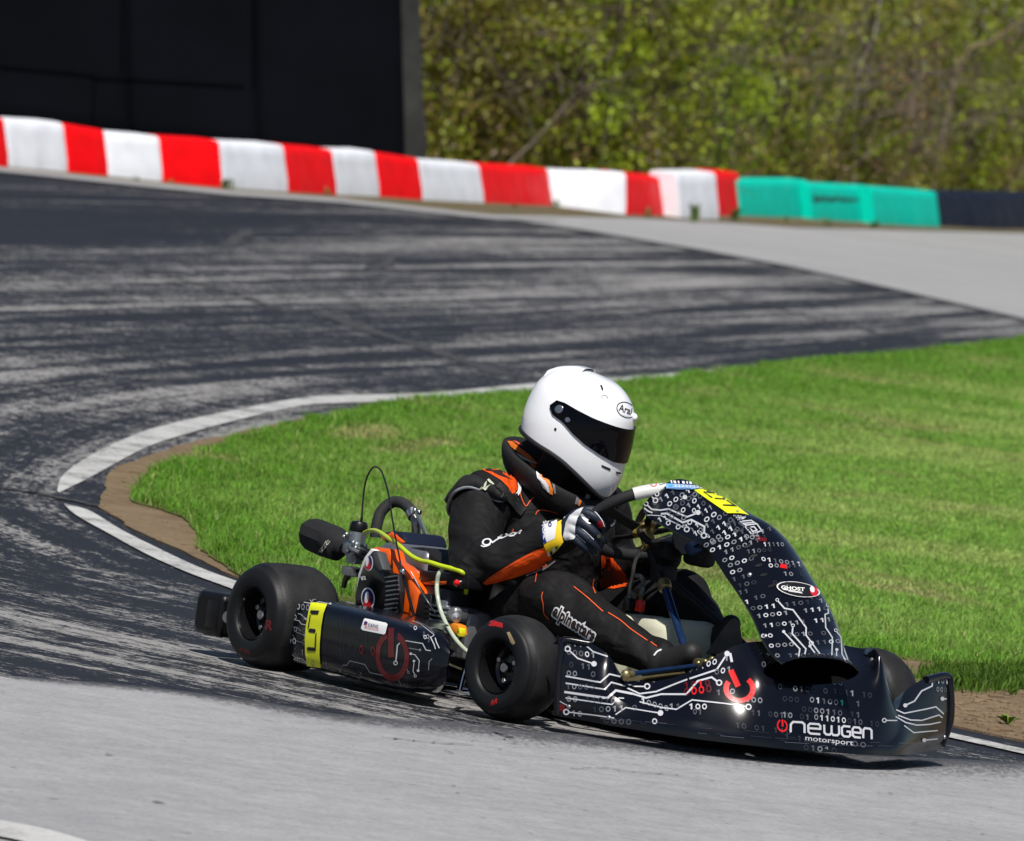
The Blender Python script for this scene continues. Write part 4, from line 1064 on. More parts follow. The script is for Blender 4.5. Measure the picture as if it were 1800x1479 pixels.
# end posts: rounded returns at both tips of the nose
ep = MB(); tube(ep, [NG[0, 0] + V3(.006, .008, .004), NG[0, NV // 3] + V3(.004, .006, 0), NG[0, 2 * NV // 3] + V3(.004, .006, 0), NG[0, -1] + V3(.006, .008, -.004), NG[10, -1] + V3(0, .004, -.004)], .009, 10, res=6)
psub(ep.build('nose_edge', M_VIN), noseo); ep = MB(); tube(ep, [NG[-1, 0] + V3(0, 0, .004), NG[-1, NV // 3], NG[-1, 2 * NV // 3], NG[-1, -1] + V3(0, 0, -.004), NG[-11, -1] + V3(0, 0, -.005)], .010, 10, res=6)
psub(ep.build('nose_edge', M_VIN), noseo)
bw = MB(); bc_ = [PN(1426 + 106 * math.cos(a), 1180 + 42 * math.sin(a), V3(1.46, 0, .2), V3(.8, -.1, .6)) for a in np.linspace(0, 2 * math.pi, 28, endpoint=False)]
lay = [np.array(bc_) + V3(-.8, .1, -.6) * k for k in (.035, .055, .075)]; lay.append(lay[-1] * .3 + lay[-1].mean(0) * .7)
gridface(bw, np.array(lay).transpose(1, 0, 2), closeu=True); bw.add(lay[-1], [tuple(range(28))]); psub(bw.build('air_scoop', mat('scoop lining', (.003, .003, .004), .8, spec=.1)), noseo)
sl_ = MB(); rbox(sl_, (1.36, 0, .062), (.10, .36, .02), .006, 2); psub(sl_.build('nose_bracket', M_MATTE), noseo)

# ---- front fairing (tall curved panel)
rows = [((1131, 888), .19, .078, -.085), ((1139, 905), .22, .086, -.10), ((1163, 921), .245, .092, -.112), ((1212, 947), .262, .084, -.122), ((1243, 962), .268, .074, -.125), ((1280, 1015), .268, .062, -.125), ((1305, 1052), .265, .056, -.130), ((1324, 1085), .26, .050, -.142), ((1340, 1122), .25, .042, -.158), ((1357, 1150), .24, .034, -.172), ((1376, 1166), .235, .030, -.182)]
L = np.array([P(*r[0], y=r[3]) for r in rows])
tgt = np.gradient(L, axis=0); Cc = []
for i, (q, w_, b_, y0) in enumerate(rows):
    t_ = tgt[i].copy(); t_[1] = 0; t_ /= np.linalg.norm(t_); nv = np.cross(t_, V3(0, 1, 0)); nv = nv if nv[0] + nv[2] > 0 else -nv
    if i < 3: nv = V3(.25, 0, .97)
    nv /= np.linalg.norm(nv)
    row_ = []
    for u in (0, .12, .32, .5, .68, .88, 1): row_.append(L[i] + V3(0, w_ * u, 0) + nv * b_ * (1 - (2 * u - 1) ** 2) ** .8)
    Cc.append(row_)
FG = crgrid(np.array(Cc), 5, 5)
fm = MB(); gridface(fm, FG); gridface(fm, FG - np.gradient(FG, axis=0) * 0 + V3(-.004, 0, -.004), flip=True)
for Eg, fl_ in ((FG[:, 0], True), (FG[:, -1], False)): gridface(fm, np.stack([Eg, Eg + V3(-.004, 0, -.004)], 1), 0, fl_)
gridface(fm, np.stack([FG[0], FG[0] + V3(-.004, 0, -.004)], 1)); gridface(fm, np.stack([FG[-1], FG[-1] + V3(-.004, 0, -.004)], 1), 0, True)
faro = bodyskin(fm, 'front_fairing', [M_VIN], label='tall curved printed panel in front of the steering wheel')
# ---- steering wheel, column, hub
HUB = V3(.712, 0, .478); AXI = V3(.64, 0, -.768); AXI /= np.linalg.norm(AXI)
WU = V3(.768, 0, .64); WU /= np.linalg.norm(WU); WR_ = V3(0, -1, 0)
rot = math.radians(-12)        # turned to the left
wu = WU * math.cos(rot) + WR_ * math.sin(rot); wv = -WU * math.sin(rot) + WR_ * math.cos(rot)
HC = HUB - AXI * .028
def swp(a, r=1.0, off=0):      # a: 0 at the top, clockwise seen by the driver (towards the kart's right)
    c, s_ = math.cos(a), math.sin(a)
    ru = .158 if c > 0 else .150 - .022 * max(0, -c - .55) * 2
    return HC + (wu * c * ru + wv * s_ * .168) * r - AXI * off
ring = [swp(a) for a in np.linspace(0, 2 * np.pi, 48, endpoint=False)]
M_GRIP = mat('black suede grip', (.012, .012, .014), .75, bump=(400, .0008, .5)); M_WGRIP = mat('white moulded grip', (.62, .62, .60), .4, var=(20, .08), bump=(60, .001, .3))
sw_ = MB(); tube(sw_, ring, .0148, 16, closed=True, res=2)
stw = kp(sw_.build('steering_wheel', M_GRIP)); 
tg_ = MB(); tube(tg_, [swp(a) for a in np.radians(np.linspace(-48, 52, 18))], .0168, 16, res=3); wg = psub(tg_.build('white_grip', M_WGRIP), stw)
sp = MB()
for a in np.radians([90, 270, 180]):
    q = swp(a, .93); rbx_c = HUB; d_ = q - HUB
    tube(sp, [HUB - AXI * .008, HUB + d_ * .35 - AXI * .010, HUB + d_ * .8 - AXI * .022, q], .015, 10, res=4, flat=(.35, 1), up=AXI)
psub(sp.build('spokes', M_MATTE), stw)
sp = MB()
for a in np.radians([-30, 30]):
    q = swp(a, .93); d_ = q - HUB; tube(sp, [HUB + d_ * .1 - AXI * .006, HUB + d_ * .5 - AXI * .004, q], .010, 8, res=4, flat=(.5, 1), up=AXI)
pt = [swp(a, .60 + .25 * (k % 2), -.01) for k, a in enumerate(np.radians([-40, -25, 0, 25, 40]))]
psub(sp.build('display_bracket', M_MATTE), stw)
hb = MB(); lathe(hb, [(.0, -.022), (.030, -.022), (.034, -.016), (.034, -.010), (.022, -.004), (.018, .004), (.018, .030), (.024, .034), (.024, .040), (.014, .046)], HUB, AXI, 28)
for k in range(3):
    a = k * 2.09 + .6; q = HUB + (wu * math.cos(a) + wv * math.sin(a)) * .025 - AXI * .02; lathe(hb, [(.0, -.006), (.005, -.006), (.005, .004)], q, AXI, 6)
psub(hb.build('wheel_hub', M_BRASS, angle=35), stw)
# white power mark on the grip
d = Decal([wg], .0008, 3); d.ellipse((1149, 852), (5.5, 0), (0, 4.2), 0, w=.3, n=16); d.stroke([(1151, 846), (1149, 851)], 1.6, 0); d.stroke([(1158, 847), (1160, 853), (1169, 850)], .8, 1)
psub(d.mb.build('grip_print', [M_REDI, M_IK]), stw)
c_ = MB(); bot = P(1203, 1138, y=-.075); tube(c_, [HUB + AXI * .04, HUB + AXI * .11], .013, 14, spline=False, m=1)
mid = P(1168, 1030, y=-.03); tube(c_, [mid, bot], .0105, 14, spline=False, m=0); lathe(c_, [(.0, -.012), (.017, -.012), (.018, -.004), (.017, .012), (.012, .016)], mid, bot - mid, 20, m=2)
tube(c_, [HUB + AXI * .10, mid], .012, 12, spline=False, m=1); lathe(c_, [(.0, 0), (.013, 0), (.015, .010), (.012, .02), (0, .02)], bot, V3(.5, 0, -.85), 16, m=0)
kp(c_.build('steering_column', [M_BLUE, M_MATTE, M_GOLD]))
# steering column support and the black clutter behind the fairing
br = MB(); cpt = HUB + AXI * .13
for s in (1,):
    tube(br, [cpt + V3(0, s * .02, 0), cpt + V3(.10, s * .10, -.08), V3(1.0, s * .19, .20), V3(1.08, s * .22, .06)], .011, 10, res=5)
rbox(br, cpt + V3(.0, .01, .01), (.045, .06, .05), .01, 2)
rbox(br, P(1205, 945, y=0), (.06, .05, .05), .012, 2); rbox(br, P(1172, 968, y=.02), (.07, .06, .05), .015, 2); rbox(br, P(1230, 975, y=.06), (.09, .05, .06), .015, 2)
tube(br, [P(1140, 890, y=-.02), P(1128, 905, y=-.02), P(1122, 925, y=-.02), P(1135, 948, y=-.02), P(1160, 960, y=-.02)], .009, 8)
kp(br.build('column_support', M_MATTE))
fb = MB(); prism(fb, pxpoly([(1178, 915), (1215, 942), (1242, 960), (1200, 975), (1186, 962)], y=-.05), (0, .006, 0), .001); kp(fb.build('fairing_bracket', mat('grey bracket', (.085, .085, .085), .6)))
fb = MB(); prism(fb, pxpoly([(1202, 957), (1227, 947), (1232, 952), (1218, 962), (1236, 966), (1212, 977), (1204, 970)], y=-.085), (0, .012, 0), .002); kp(fb.build('adjuster_block', M_BLUE))
# ---- fuel tank with caps and hoses
tk = MB()
def tanksec(x, yw, z0_, z1_): 
    return [(x, y, z) for y, z in [(-yw + .015, z0_), (-yw, z0_ + .02), (-yw, z1_ - .03), (-yw + .012, z1_ - .006), (-yw + .035, z1_), (yw - .035, z1_), (yw - .012, z1_ - .006), (yw, z1_ - .03), (yw, z0_ + .02), (yw - .015, z0_)]]
S = np.array([tanksec(x, yw, .065, z) for x, yw, z in [(.675, .06, .22), (.682, .085, .255), (.70, .098, .268), (.74, .10, .272), (.785, .10, .268), (.80, .095, .262), (.81, .082, .256), (.83, .082, .258), (.845, .095, .268), (.86, .10, .276), (.92, .10, .282), (.965, .098, .280), (.985, .088, .265), (.992, .06, .23)]])
S = np.concatenate([S, S[:, :1]], 1) + V3(-.055, .042, 0); gridface(tk, S, flip=True); tk.add(S[0][:-1], [tuple(range(10))]); tk.add(S[-1][:-1], [tuple(range(10))[::-1]])
tank = kp(tk.build('fuel_tank', M_TANK, angle=50))
def cap(px, py, y, m, r, h):
    q = P(px, py, y=y); c = MB(); lathe(c, [(0, h), (r * .8, h), (r, h - .004), (r, 0), (r * .95, -.01)], q, (0, 0, 1), 20); psub(c.build('tank_cap', m, angle=40), tank); return q
c1 = cap(1125, 1068, -.012, mat('red cap', (.70, .02, .012), .4), .0125, .018); c2 = cap(1104, 1066, -.018, M_BLK, .014, .022)
h1 = MB(); tube(h1, [c2 + V3(0, 0, .02), P(1106, 1042, y=.015), P(1112, 1010, y=.0), P(1117, 985, y=.0), P(1130, 962, y=.01), P(1155, 950, y=-.03), P(1180, 942, y=-.01)], .0052, 10, m=0)
tube(h1, [P(1105, 1056, y=.015), P(1106, 1048, y=.015)], .0062, 10, spline=False, m=1); tube(h1, [P(1105.5, 1052, y=.015), P(1105.8, 1050, y=.015)], .008, 10, spline=False, m=1)
kp(h1.build('brake_hose', [M_HOSEB, M_BRASS]))
h1 = MB(); tube(h1, [c1 + V3(0, 0, .014), P(1126, 1050, y=.01), P(1130, 1030, y=.02), P(1128, 1015, y=-.03), P(1118, 1012, y=-.02)], .0056, 10, m=0); tube(h1, [c1 + V3(0, 0, .016), P(1125.5, 1047, y=.01)], .0055, 10, spline=False, m=1)
kp(h1.build('breather_hose', [mat('grey hose', (.20, .22, .21), .3), M_BRASS]))
# ---- seat
st_ = MB(); rowsS = []
for t, (xb, zb, wd_, dp) in zip(np.linspace(0, 1, 8), [(.60, .12, .15, .06), (.50, .065, .175, .085), (.38, .042, .185, .11), (.26, .045, .185, .15), (.17, .10, .18, .17), (.12, .19, .175, .13), (.09, .28, .165, .09), (.075, .345, .145, .04)]):
    tx, tz = (.0, 1.0) if t < .45 else ((.85, .5) if t > .65 else (.5, .85))
    rowsS.append([(xb + tx * dp * abs(u) ** 2.2, wd_ * math.sin(u * 1.35) / math.sin(1.35), zb + tz * dp * abs(u) ** 2.2) for u in np.linspace(-1, 1, 11)])
SG = crgrid(np.array(rowsS), 4, 3); gridface(st_, SG); so_ = kp(st_.build('seat', M_BLK)); m_ = so_.modifiers.new('thick', 'SOLIDIFY'); m_.thickness = .005; m_.offset = 0
# ---- pedals, rods
pd = MB(); tube(pd, [(1.03, -.20, .06), (1.06, -.20, .14), (1.09, -.19, .20)], .007, 8); tube(pd, [(1.03, -.25, .07), (1.03, -.12, .07)], .007, 8, spline=False); kp(pd.build('throttle_pedal', M_MATTE))
pd = MB(); tube(pd, [(1.05, .16, .06), (1.07, .16, .14), (1.09, .16, .22)], .007, 8); rbox(pd, (1.10, .16, .22), (.02, .06, .05), .006, 2); kp(pd.build('brake_pedal', M_GOLD))
rd = MB(); a_ = P(1100, 1186, y=-.44); b_ = P(1222, 1171, y=-.20); tube(rd, [a_, b_], .0062, 12, spline=False, m=0); sphere(rd, a_, .0125, 1, 10); sphere(rd, a_ + V3(0, 0, -.008), .009, 1, 8); tube(rd, [a_, a_ + (b_ - a_) * .10], .008, 10, spline=False, m=1)
tube(rd, [a_ + V3(.01, 0, -.012), a_ + (b_ - a_) * .85 + V3(0, 0, -.014)], .004, 8, spline=False, m=1); kp(rd.build('tie_rod', [M_BLUE, M_GOLD]))
rd = MB(); tube(rd, [V3(1.02, .10, .16), V3(1.0, .46, .13)], .0062, 12, spline=False, m=0); sphere(rd, (1.0, .46, .13), .012, 1, 10); kp(rd.build('tie_rod', [M_BLUE, M_GOLD]))
ms = MB(); rbox(ms, P(1240, 1172, y=-.17), (.075, .035, .035), .010, 2, m=0)
for x, y in [(1228, 1166), (1240, 1163), (1252, 1160), (1264, 1156)]: sphere(ms, P(x, y, y=-.185), .0065 if x < 1250 else .009, 1, 8)
tube(ms, [P(1250, 1162, y=-.18), P(1275, 1152, y=-.17)], .006, 10, spline=False, m=1); kp(ms.build('pedal_linkage', [mat('dirty olive casting', (.085, .075, .035), .6, .4), M_GOLD]))
for s, c_, stt in ((-1, FR, ST), (1, FR * V3(1, -1, 1), ST)):
    kn = MB(); tube(kn, [V3(.985, s * .40, .075), V3(.98, s * .43, .13), V3(.975, s * .44, .19)], .014, 10); tube(kn, [V3(.98, s * .43, .13), c_], .010, 10, spline=False); kp(kn.build('steering_knuckle', M_GOLD))

# ================================================================== THE ENGINE
EY = -.36
eng = MB()
rbox(eng, (.10, -.21, .23), (.22, .20, .24), .02, 3, m=0); rbox(eng, (.34, -.25, .16), (.20, .14, .12), .012, 2, m=0); rbox(eng, (.12, -.22, .085), (.30, .24, .05), .01, 2, m=0)
engine = kp(eng.build('engine', [M_ALU, M_MATTE]), None, 'orange and black four stroke engine beside the seat')
ghost = {}
# recoil cover: black pressed shell
def pl3(pts, y, dy, m, name, bev=.006, parent=engine, mb=None):
    b_ = mb or MB(); prism(b_, pxpoly(pts, y=y), (0, dy, 0), bev, 2); 
    return psub(b_.build(name, m, angle=35), parent)
shroud = pl3([(647, 966), (655, 961), (683, 965), (688, 984), (704, 994), (719, 1010), (723, 1030), (722, 1088), (700, 1086), (640, 1076), (628, 1060), (632, 1010)], -.395, .05, M_ORANGE, 'engine_shroud', .010)
side = pl3([(714, 1019), (722, 1016), (735, 1040), (731, 1062), (725, 1090), (716, 1090), (719, 1056)], -.400, .05, M_ORANGE, 'shroud_side', .007)
edge = pl3([(652, 964), (658, 968), (640, 998), (629, 1044), (624, 1050), (629, 1010), (640, 980)], -.418, .02, M_LABW, 'cover_edge', .003)
cover = pl3([(655, 966), (668, 984), (676, 1000), (678, 1010), (690, 1016), (692, 1060), (688, 1082), (624, 1072), (622, 1050), (628, 1020), (640, 985)], -.424, .03, M_GLOSS, 'recoil_cover', .008)
gr_ = MB()
hubq = P(664, 1050, y=-.43)
for k in range(9):                                # cooling slots behind silver fins
    y_ = 1012 + k * 8.0; dx = 2.2 * math.sin(k * .5)
    prism(gr_, pxpoly([(675 + dx, y_ + 2), (697 + dx, y_ - 1), (697 + dx, y_ + 2.0), (675 + dx, y_ + 5.2)], y=-.428), (0, .006, 0), .0008, 1)
psub(gr_.build('cooling_fins', M_ALU, angle=30), engine)['kind'] = 'stuff'
slot = pl3([(674, 1004), (699, 1010), (702, 1040), (698, 1082), (676, 1080)], -.4245, .02, M_MATTE, 'grille_back', .003)
hd = pl3([(653, 971), (663, 969), (673, 1002), (663, 1007), (655, 998)], -.455, .03, mat('grey rubber handle', (.055, .058, .062), .6), 'pull_handle', .006)
# round stickers: white rim, navy disc, plain pale figure-less swirl and red arc
stk = MB()
def rsticker(cx, cy, ax, ay):
    dd = Decal([cover], .0012, 3); dd.ellipse((cx, cy), (ax, 1), (0, ay), 0); dd.ellipse((cx, cy), (ax * .84, .8), (0, ay * .86), 1, lift=.0018)
    dd.ellipse((cx - ax * .05, cy + ay * .42), (ax * .62, 1), (0, ay * .42), 2, lift=.0022); dd.ellipse((cx - ax * .12, cy - ay * .08), (ax * .30, 0), (-ax * .1, ay * .55), 0, lift=.0026); dd.stroke([(cx + ax * .15, cy - ay * .35), (cx + ax * .38, cy - ay * .05), (cx + ax * .1, cy + ay * .28)], ax * .22, 2, smooth=True, lift=.0026)
    psub(dd.mb.build('round_sticker', [M_LABW, M_NB, M_REDI]), engine)
rsticker(647.5, 1052, 12, 19); rsticker(648, 989, 8.5, 15)
dd = Decal([cover], .0012, 2); dd.text('R5', (634, 1014), (8, -1), (3, 9), 0, .03); psub(dd.mb.build('cover_lettering', [M_LABW]), engine)
# cylinder side, box with the button, top cover
blk = pl3([(731, 1042), (757, 1046), (756, 1098), (722, 1091)], -.395, .035, M_MATTE, 'air_guide', .006)
box = pl3([(735, 1002), (822, 1010), (820, 1036), (736, 1026)], -.375, .06, M_BLK, 'ignition_box', .008)
dd = Decal([box], .001, 3); dd.poly([(744, 1024), (762, 1022), (786, 1022), (785, 1027), (776, 1028), (744, 1028)], 0); dd.stroke([(764, 1025), (772, 1025)], 1.2, 1); psub(dd.mb.build('box_lettering', [M_OR2, M_IK]), engine)
bt = MB(); q = P(806, 1025, y=-.378); lathe(bt, [(.0, .016), (.006, .014), (.0075, .009), (.0075, .004)], q + V3(.004, 0, 0), (0, -1, 0), 16, m=0); lathe(bt, [(.010, .006), (.010, -.006)], q, (0, -1, 0), 16, m=1); psub(bt.build('kill_button', [mat('red button', (.75, .01, .01), .3), M_CHROME]), engine)
topc = pl3([(676, 956), (700, 962), (742, 962), (770, 984), (800, 997), (806, 1006), (735, 1006), (714, 998), (690, 975)], -.30, .11, M_MATTE, 'top_cover', .012)
vp = MB(); prism(vp, pxpoly([(668, 936), (690, 933), (706, 936), (712, 958), (690, 962), (672, 952)], y=-.24), (0, .14, 0), .012, 3); vc = psub(vp.build('valve_cover', M_NAVY, angle=35), engine)
vp = pl3([(668, 946), (688, 935), (708, 953), (700, 957), (688, 948), (674, 950)], -.247, .01, M_ORANGE, 'valve_badge', .002)
pl3([(690, 984), (702, 985), (744, 1003), (749, 1008), (728, 1008), (708, 998)], -.335, .006, M_IK, 'name_plate', .001)
npl = Decal([topc], .040, 3)
np_ = MB(); prism(np_, pxpoly([(691, 985.5), (702, 986.5), (742, 1003.5), (746, 1007.2), (729, 1006.5), (709, 997)], y=-.3375), (0, .001, 0), 0)
psub(np_.build('plate_face', mat('brushed label', (.07, .07, .075), .4)), engine)
for pts, mm in (([(697, 988), (704, 988.5), (708, 991), (700, 991)], M_LABW), ([(709, 992), (716, 993.5), (722, 997.5), (714, 996)], M_LABW), ([(717, 999), (724, 998), (731, 1002), (725, 1003)], M_LABW), ([(729, 1003), (736, 1002), (742, 1005.5), (734, 1005.5)], M_REDI)):
    t_ = MB(); prism(t_, pxpoly(pts, y=-.339), (0, .001, 0), 0); psub(t_.build('plate_letter', mm, smooth=False), engine)
# cylinder head: stacked fins seen beside the clear hose
cyl = MB()
for k in range(8):
    q = P(776, 1066 + k * 8.6, y=-.37); rbox(cyl, q, (.085, .05, .0055), .0015, 1)
q0 = P(780, 1092, y=-.35); rbox(cyl, q0, (.07, .045, .11), .006, 2)
psub(cyl.build('finned_cylinder', M_ALU, angle=30), engine)['kind'] = 'stuff'
cc = MB(); rbox(cc, P(782, 1052, y=-.34), (.12, .06, .055), .006, 2, m=1); rbox(cc, P(798, 1078, y=-.35), (.075, .05, .035), .010, 3); lathe(cc, [(0, -.03), (.012, -.03), (.013, -.02), (.013, .03), (0, .034)], P(796, 1084, y=-.385), (1, -.3, 0), 14); rbox(cc, P(783, 1136, y=-.36), (.045, .05, .05), .008, 2)
tube(cc, [P(752, 1048, y=-.36), P(755, 1080, y=-.36), P(748, 1104, y=-.36)], .0032, 6); lathe(cc, [(0, -.01), (.013, -.01), (.014, .02), (.010, .03), (0, .03)], P(790, 1137, y=-.33), (0, -1, .2), 12)
psub(cc.build('cylinder_head', [M_ALU, mat('dark blue casting', (.02, .024, .035), .4, .4)], angle=35), engine)
pg = MB(); prism(pg, pxpoly([(788, 1097), (796, 1095), (806, 1099), (808, 1116), (790, 1112)], y=-.40), (0, .025, 0), .003, 2, m=0); rbox(pg, P(811, 1112, y=-.39), (.014, .02, .022), .004, 2, m=1)
psub(pg.build('dipstick_plug', [mat('amber plug', (.82, .26, .01), .35), M_YEL]), engine)
# carburettor
cb = MB(); q = P(626, 962, y=-.26)
lathe(cb, [(0, -.045), (.020, -.042), (.022, -.03), (.024, -.012), (.019, -.006), (.019, .010), (.023, .014), (.023, .040), (.0, .040)], q, (0, 0, 1), 24, m=0)
cbq = P(619, 972, y=-.26); rbox(cb, q + V3(-.004, 0, -.004), (.062, .046, .034), .008, 2, m=0)
lathe(cb, [(0, .040), (.0225, .040), (.0235, .043), (.0235, .058), (.019, .066), (.007, .068), (0, .068)], q, (0, 0, 1), 24, m=1)
lathe(cb, [(.0, -.048), (.028, -.044), (.030, -.030), (.030, -.022), (.0, -.02)], q + V3(0, 0, -.030), (0, 0, 1), 24, m=2)
for dx, dy, dz in ((.03, -.022, .0), (.022, -.026, .012), (-.026, -.024, .022), (.01, -.03, -.012), (-.01, -.028, .03)): sphere(cb, q + V3(dx, dy, dz), .0065, 2, 7)
tube(cb, [q + V3(0, -.02, 0), q + V3(.03, -.034, -.004), q + V3(.055, -.025, -.01)], .006, 8, m=2)
tube(cb, [q + V3(.02, 0, -.01), q + V3(.08, .0, -.02)], .017, 14, spline=False, m=1)
carb = psub(cb.build('carburettor', [mat('zinc casting', (.36, .41, .44), .35, .85, bump=(120, .001)), M_BLK, mat('carb alloy', (.40, .41, .41), .38, .9)], angle=35), engine)
lv = MB(); prism(lv, pxpoly([(608, 1003), (628, 1006), (634, 1002), (618, 1008), (607, 1022), (604, 1034), (599, 1033), (602, 1018)], y=-.27), (0, .008, 0), .001); psub(lv.build('choke_lever', mat('brown lever', (.06, .04, .02), .5)), engine)
# air filter in its black cover
af = MB(); a = P(606, 963, y=-.26); b = P(553, 941, y=-.26); ax__ = b - a; Lf = np.linalg.norm(ax__)
lathe(af, [(.0, -.020), (.017, -.020), (.018, -.004), (.022, .0), (.025, .010), (.029, .018), (.040, .028), (.0445, .045), (.0455, .075), (.044, Lf * .95), (.042, Lf * 1.10), (.036, Lf * 1.135), (.0, Lf * 1.14)], a, ax__, 11)
afo = psub(af.build('air_filter', mat('black filter sock', (.011, .011, .013), .85, bump=(240, .002, .6), var=(12, .25)), angle=32), engine)
afm = afo.data; 
for v in afm.vertices:
    n_ = vnoise(np.array([[v.co.x * 1.3 + v.co.z, v.co.y + v.co.z]]), 32, 9)[0] - .5; v.co += Vector(tuple((np.array(v.co) - (a + ax__ * .5)) * n_ * .055))
ringc = MB(); lathe(ringc, [(.0185, -.012), (.0195, -.010), (.0195, -.002), (.0185, 0)], a - ax__ / Lf * .004, ax__, 24); psub(ringc.build('filter_clamp', M_STEEL), engine)
dd = Decal([afo], .0012, 2); dd.text('R2C', (562, 970), (8.5, -11.5), (5.0, 3.6), 0, .03); dd.stroke([(560, 971), (574, 951)], .9, 0); psub(dd.mb.build('filter_lettering', [mat('grey stitched print', (.50, .50, .42), .6)]), engine)
# exhaust: wrapped arch, clamp, bare pipe, flat stay
ex = MB(); tube(ex, [P(660, 945, y=-.14), P(662, 925, y=-.14), P(670, 900, y=-.13), P(688, 884, y=-.11), (P(706, 884, y=-.10)), P(720, 895, y=-.10), P(727, 906, y=-.10)], .0150, 18, res=8)
exo = psub(ex.build('exhaust_pipe', mat('exhaust wrap', (.022, .022, .024), .7, bump=(260, .002, .8), var=(40, .4))), engine)
ex = MB(); tube(ex, [P(726, 904, y=-.10), P(731, 920, y=-.10), P(731, 945, y=-.10), P(727, 965, y=-.11)], .0125, 16); psub(ex.build('bare_pipe', mat('heat stained steel', (.24, .22, .21), .3, 1, var=(18, .5)), angle=60), engine)
cl = MB(); tube(cl, [P(723.5, 899, y=-.10), P(728, 908.5, y=-.10)], .0172, 20, spline=False); rbox(cl, P(735, 900, y=-.115), (.022, .012, .010), .002, 1); rbox(cl, P(729, 898, y=-.118), (.012, .010, .014), .002, 1); psub(cl.build('pipe_clamp', M_STEEL), engine)
stay = MB(); prism(stay, pxpoly([(729, 902), (736, 905), (769, 984), (761, 985)], y=-.14), (0, .004, 0), .001); psub(stay.build('exhaust_stay', mat('zinc strap', (.33, .37, .40), .35, .8)), engine)
# cables and hoses
def hose(name, pts, r, m, n=10):
    t_ = MB(); tube(t_, [P(x, y, y=d_) for x, y, d_ in pts], r, n, res=8); return psub(t_.build(name, m), engine)
hose('throttle_cable', [(632, 932, -.26), (636, 910, -.26), (638, 880, -.26), (643, 846, -.27), (652, 826, -.28), (660, 821, -.29), (670, 828, -.31), (678, 850, -.34), (684, 875, -.36), (690, 915, -.38), (696, 950, -.41), (703, 985, -.44), (706, 1004, -.445)], .0023, M_IK, 8)
hose('cable_boot', [(630, 933, -.26), (634, 922, -.26), (636.5, 908, -.26)], [.0052, .0046, .003], M_BLK)
hose('throttle_rod', [(706, 1004, -.445), (714, 1030, -.44), (722, 1062, -.43), (733, 1100, -.42)], .004, M_GLOSS, 8)
hose('return_spring', [(722, 1005, -.43), (738, 1034, -.42), (752, 1058, -.42), (765, 1078, -.40)], .0016, M_STEEL, 6)
bj = MB(); sphere(bj, P(708, 1005, y=-.455), .0085, 0, 10); psub(bj.build('rod_joint', M_CHROME), engine)
hose('fuel_hose', [(641, 937, -.27), (652, 933, -.30), (665, 935, -.33), (682, 946, -.37), (702, 960, -.40), (722, 977, -.41), (740, 986, -.41), (756, 989, -.41), (775, 995, -.40), (795, 1000, -.39), (812, 1006, -.38), (820, 1014, -.36), (821, 1030, -.34), (819, 1042, -.32)], .0061, M_HOSEY, 12)
hose('clear_hose', [(778, 1001, -.39), (771, 1010, -.40), (768, 1028, -.40), (769, 1048, -.41), (775, 1075, -.41), (786, 1100, -.41), (802, 1126, -.41), (822, 1146, -.41), (835, 1152, -.40)], .0056, M_HOSEC, 12)
gd = MB(); tube(gd, [P(775, 1161, y=-.45), P(800, 1172, y=-.42), P(822, 1180, y=-.4)], .0022, 6); psub(gd.build('bonding_wire', M_STEEL), engine)
cg = MB(); rbox(cg, (.10, -.12, .15), (.20, .05, .16), .03, 3); psub(cg.build('chain_guard', M_MATTE), engine)
# ================================================================== THE DRIVER
from mathutils import noise as mnoise
def suit_mat(name, col, rough=.72):
    t = NT(name); tc = t.n('TexCoord').outputs['Object']
    a = t.noise(tc, 7, 2, .45, .9); b = t.noise(t.mapv(tc, (7, 17, 17)), 1, 2, .5, .7); c = t.noise(tc, 420, 2, .6)
    h = t.math('ADD', t.math('MULTIPLY', a, 1.2), t.math('MULTIPLY', b, .8)); h = t.math('ADD', h, t.math('MULTIPLY', c, .02))
    v = t.rng(t.noise(tc, 5, 6, .6), .3, .7, .92, 1.1)
    t.l(t.mix(1.0, col, v, 'MULTIPLY'), t.b.inputs['Base Color'])
    t.b.inputs['Roughness'].default_value = rough; t.b.inputs['Specular IOR Level'].default_value = .22
    t.bump(h, .022, .8); return t.m
M_SUIT = suit_mat('black racing suit', (.0072, .0066, .0072))
M_SUITO = suit_mat('orange suit panel', (.80, .085, .008), .6)
M_GLOVE = mat('navy glove fabric', (.010, .016, .034), .55, bump=(160, .002, .6), var=(30, .3))
M_HELM = mat('white helmet lacquer', (.90, .91, .94), .12, coat=.8)
M_VIS = mat('dark visor', (.002, .002, .0035), .05, spec=.17)
M_TRIM = mat('helmet trim rubber', (.012, .012, .014), .5)
M_SHOE = mat('black suede shoe', (.014, .013, .013), .6, bump=(90, .002, .5)); M_SOLE = mat('grey worn sole', (.105, .095, .085), .75, bump=(60, .003, .6), var=(30, .3))
M_FOAM = mat('black collar fabric', (.008, .008, .009), .8, bump=(60, .003, .5))
M_WHF = mat('white fabric', (.72, .72, .75), .6); M_GRF = mat('grey fabric', (.20, .19, .20), .6); M_PIPE = mat('orange piping', (.75, .10, .02), .6)
M_REFL = mat('silver piping', (.20, .22, .25), .45)

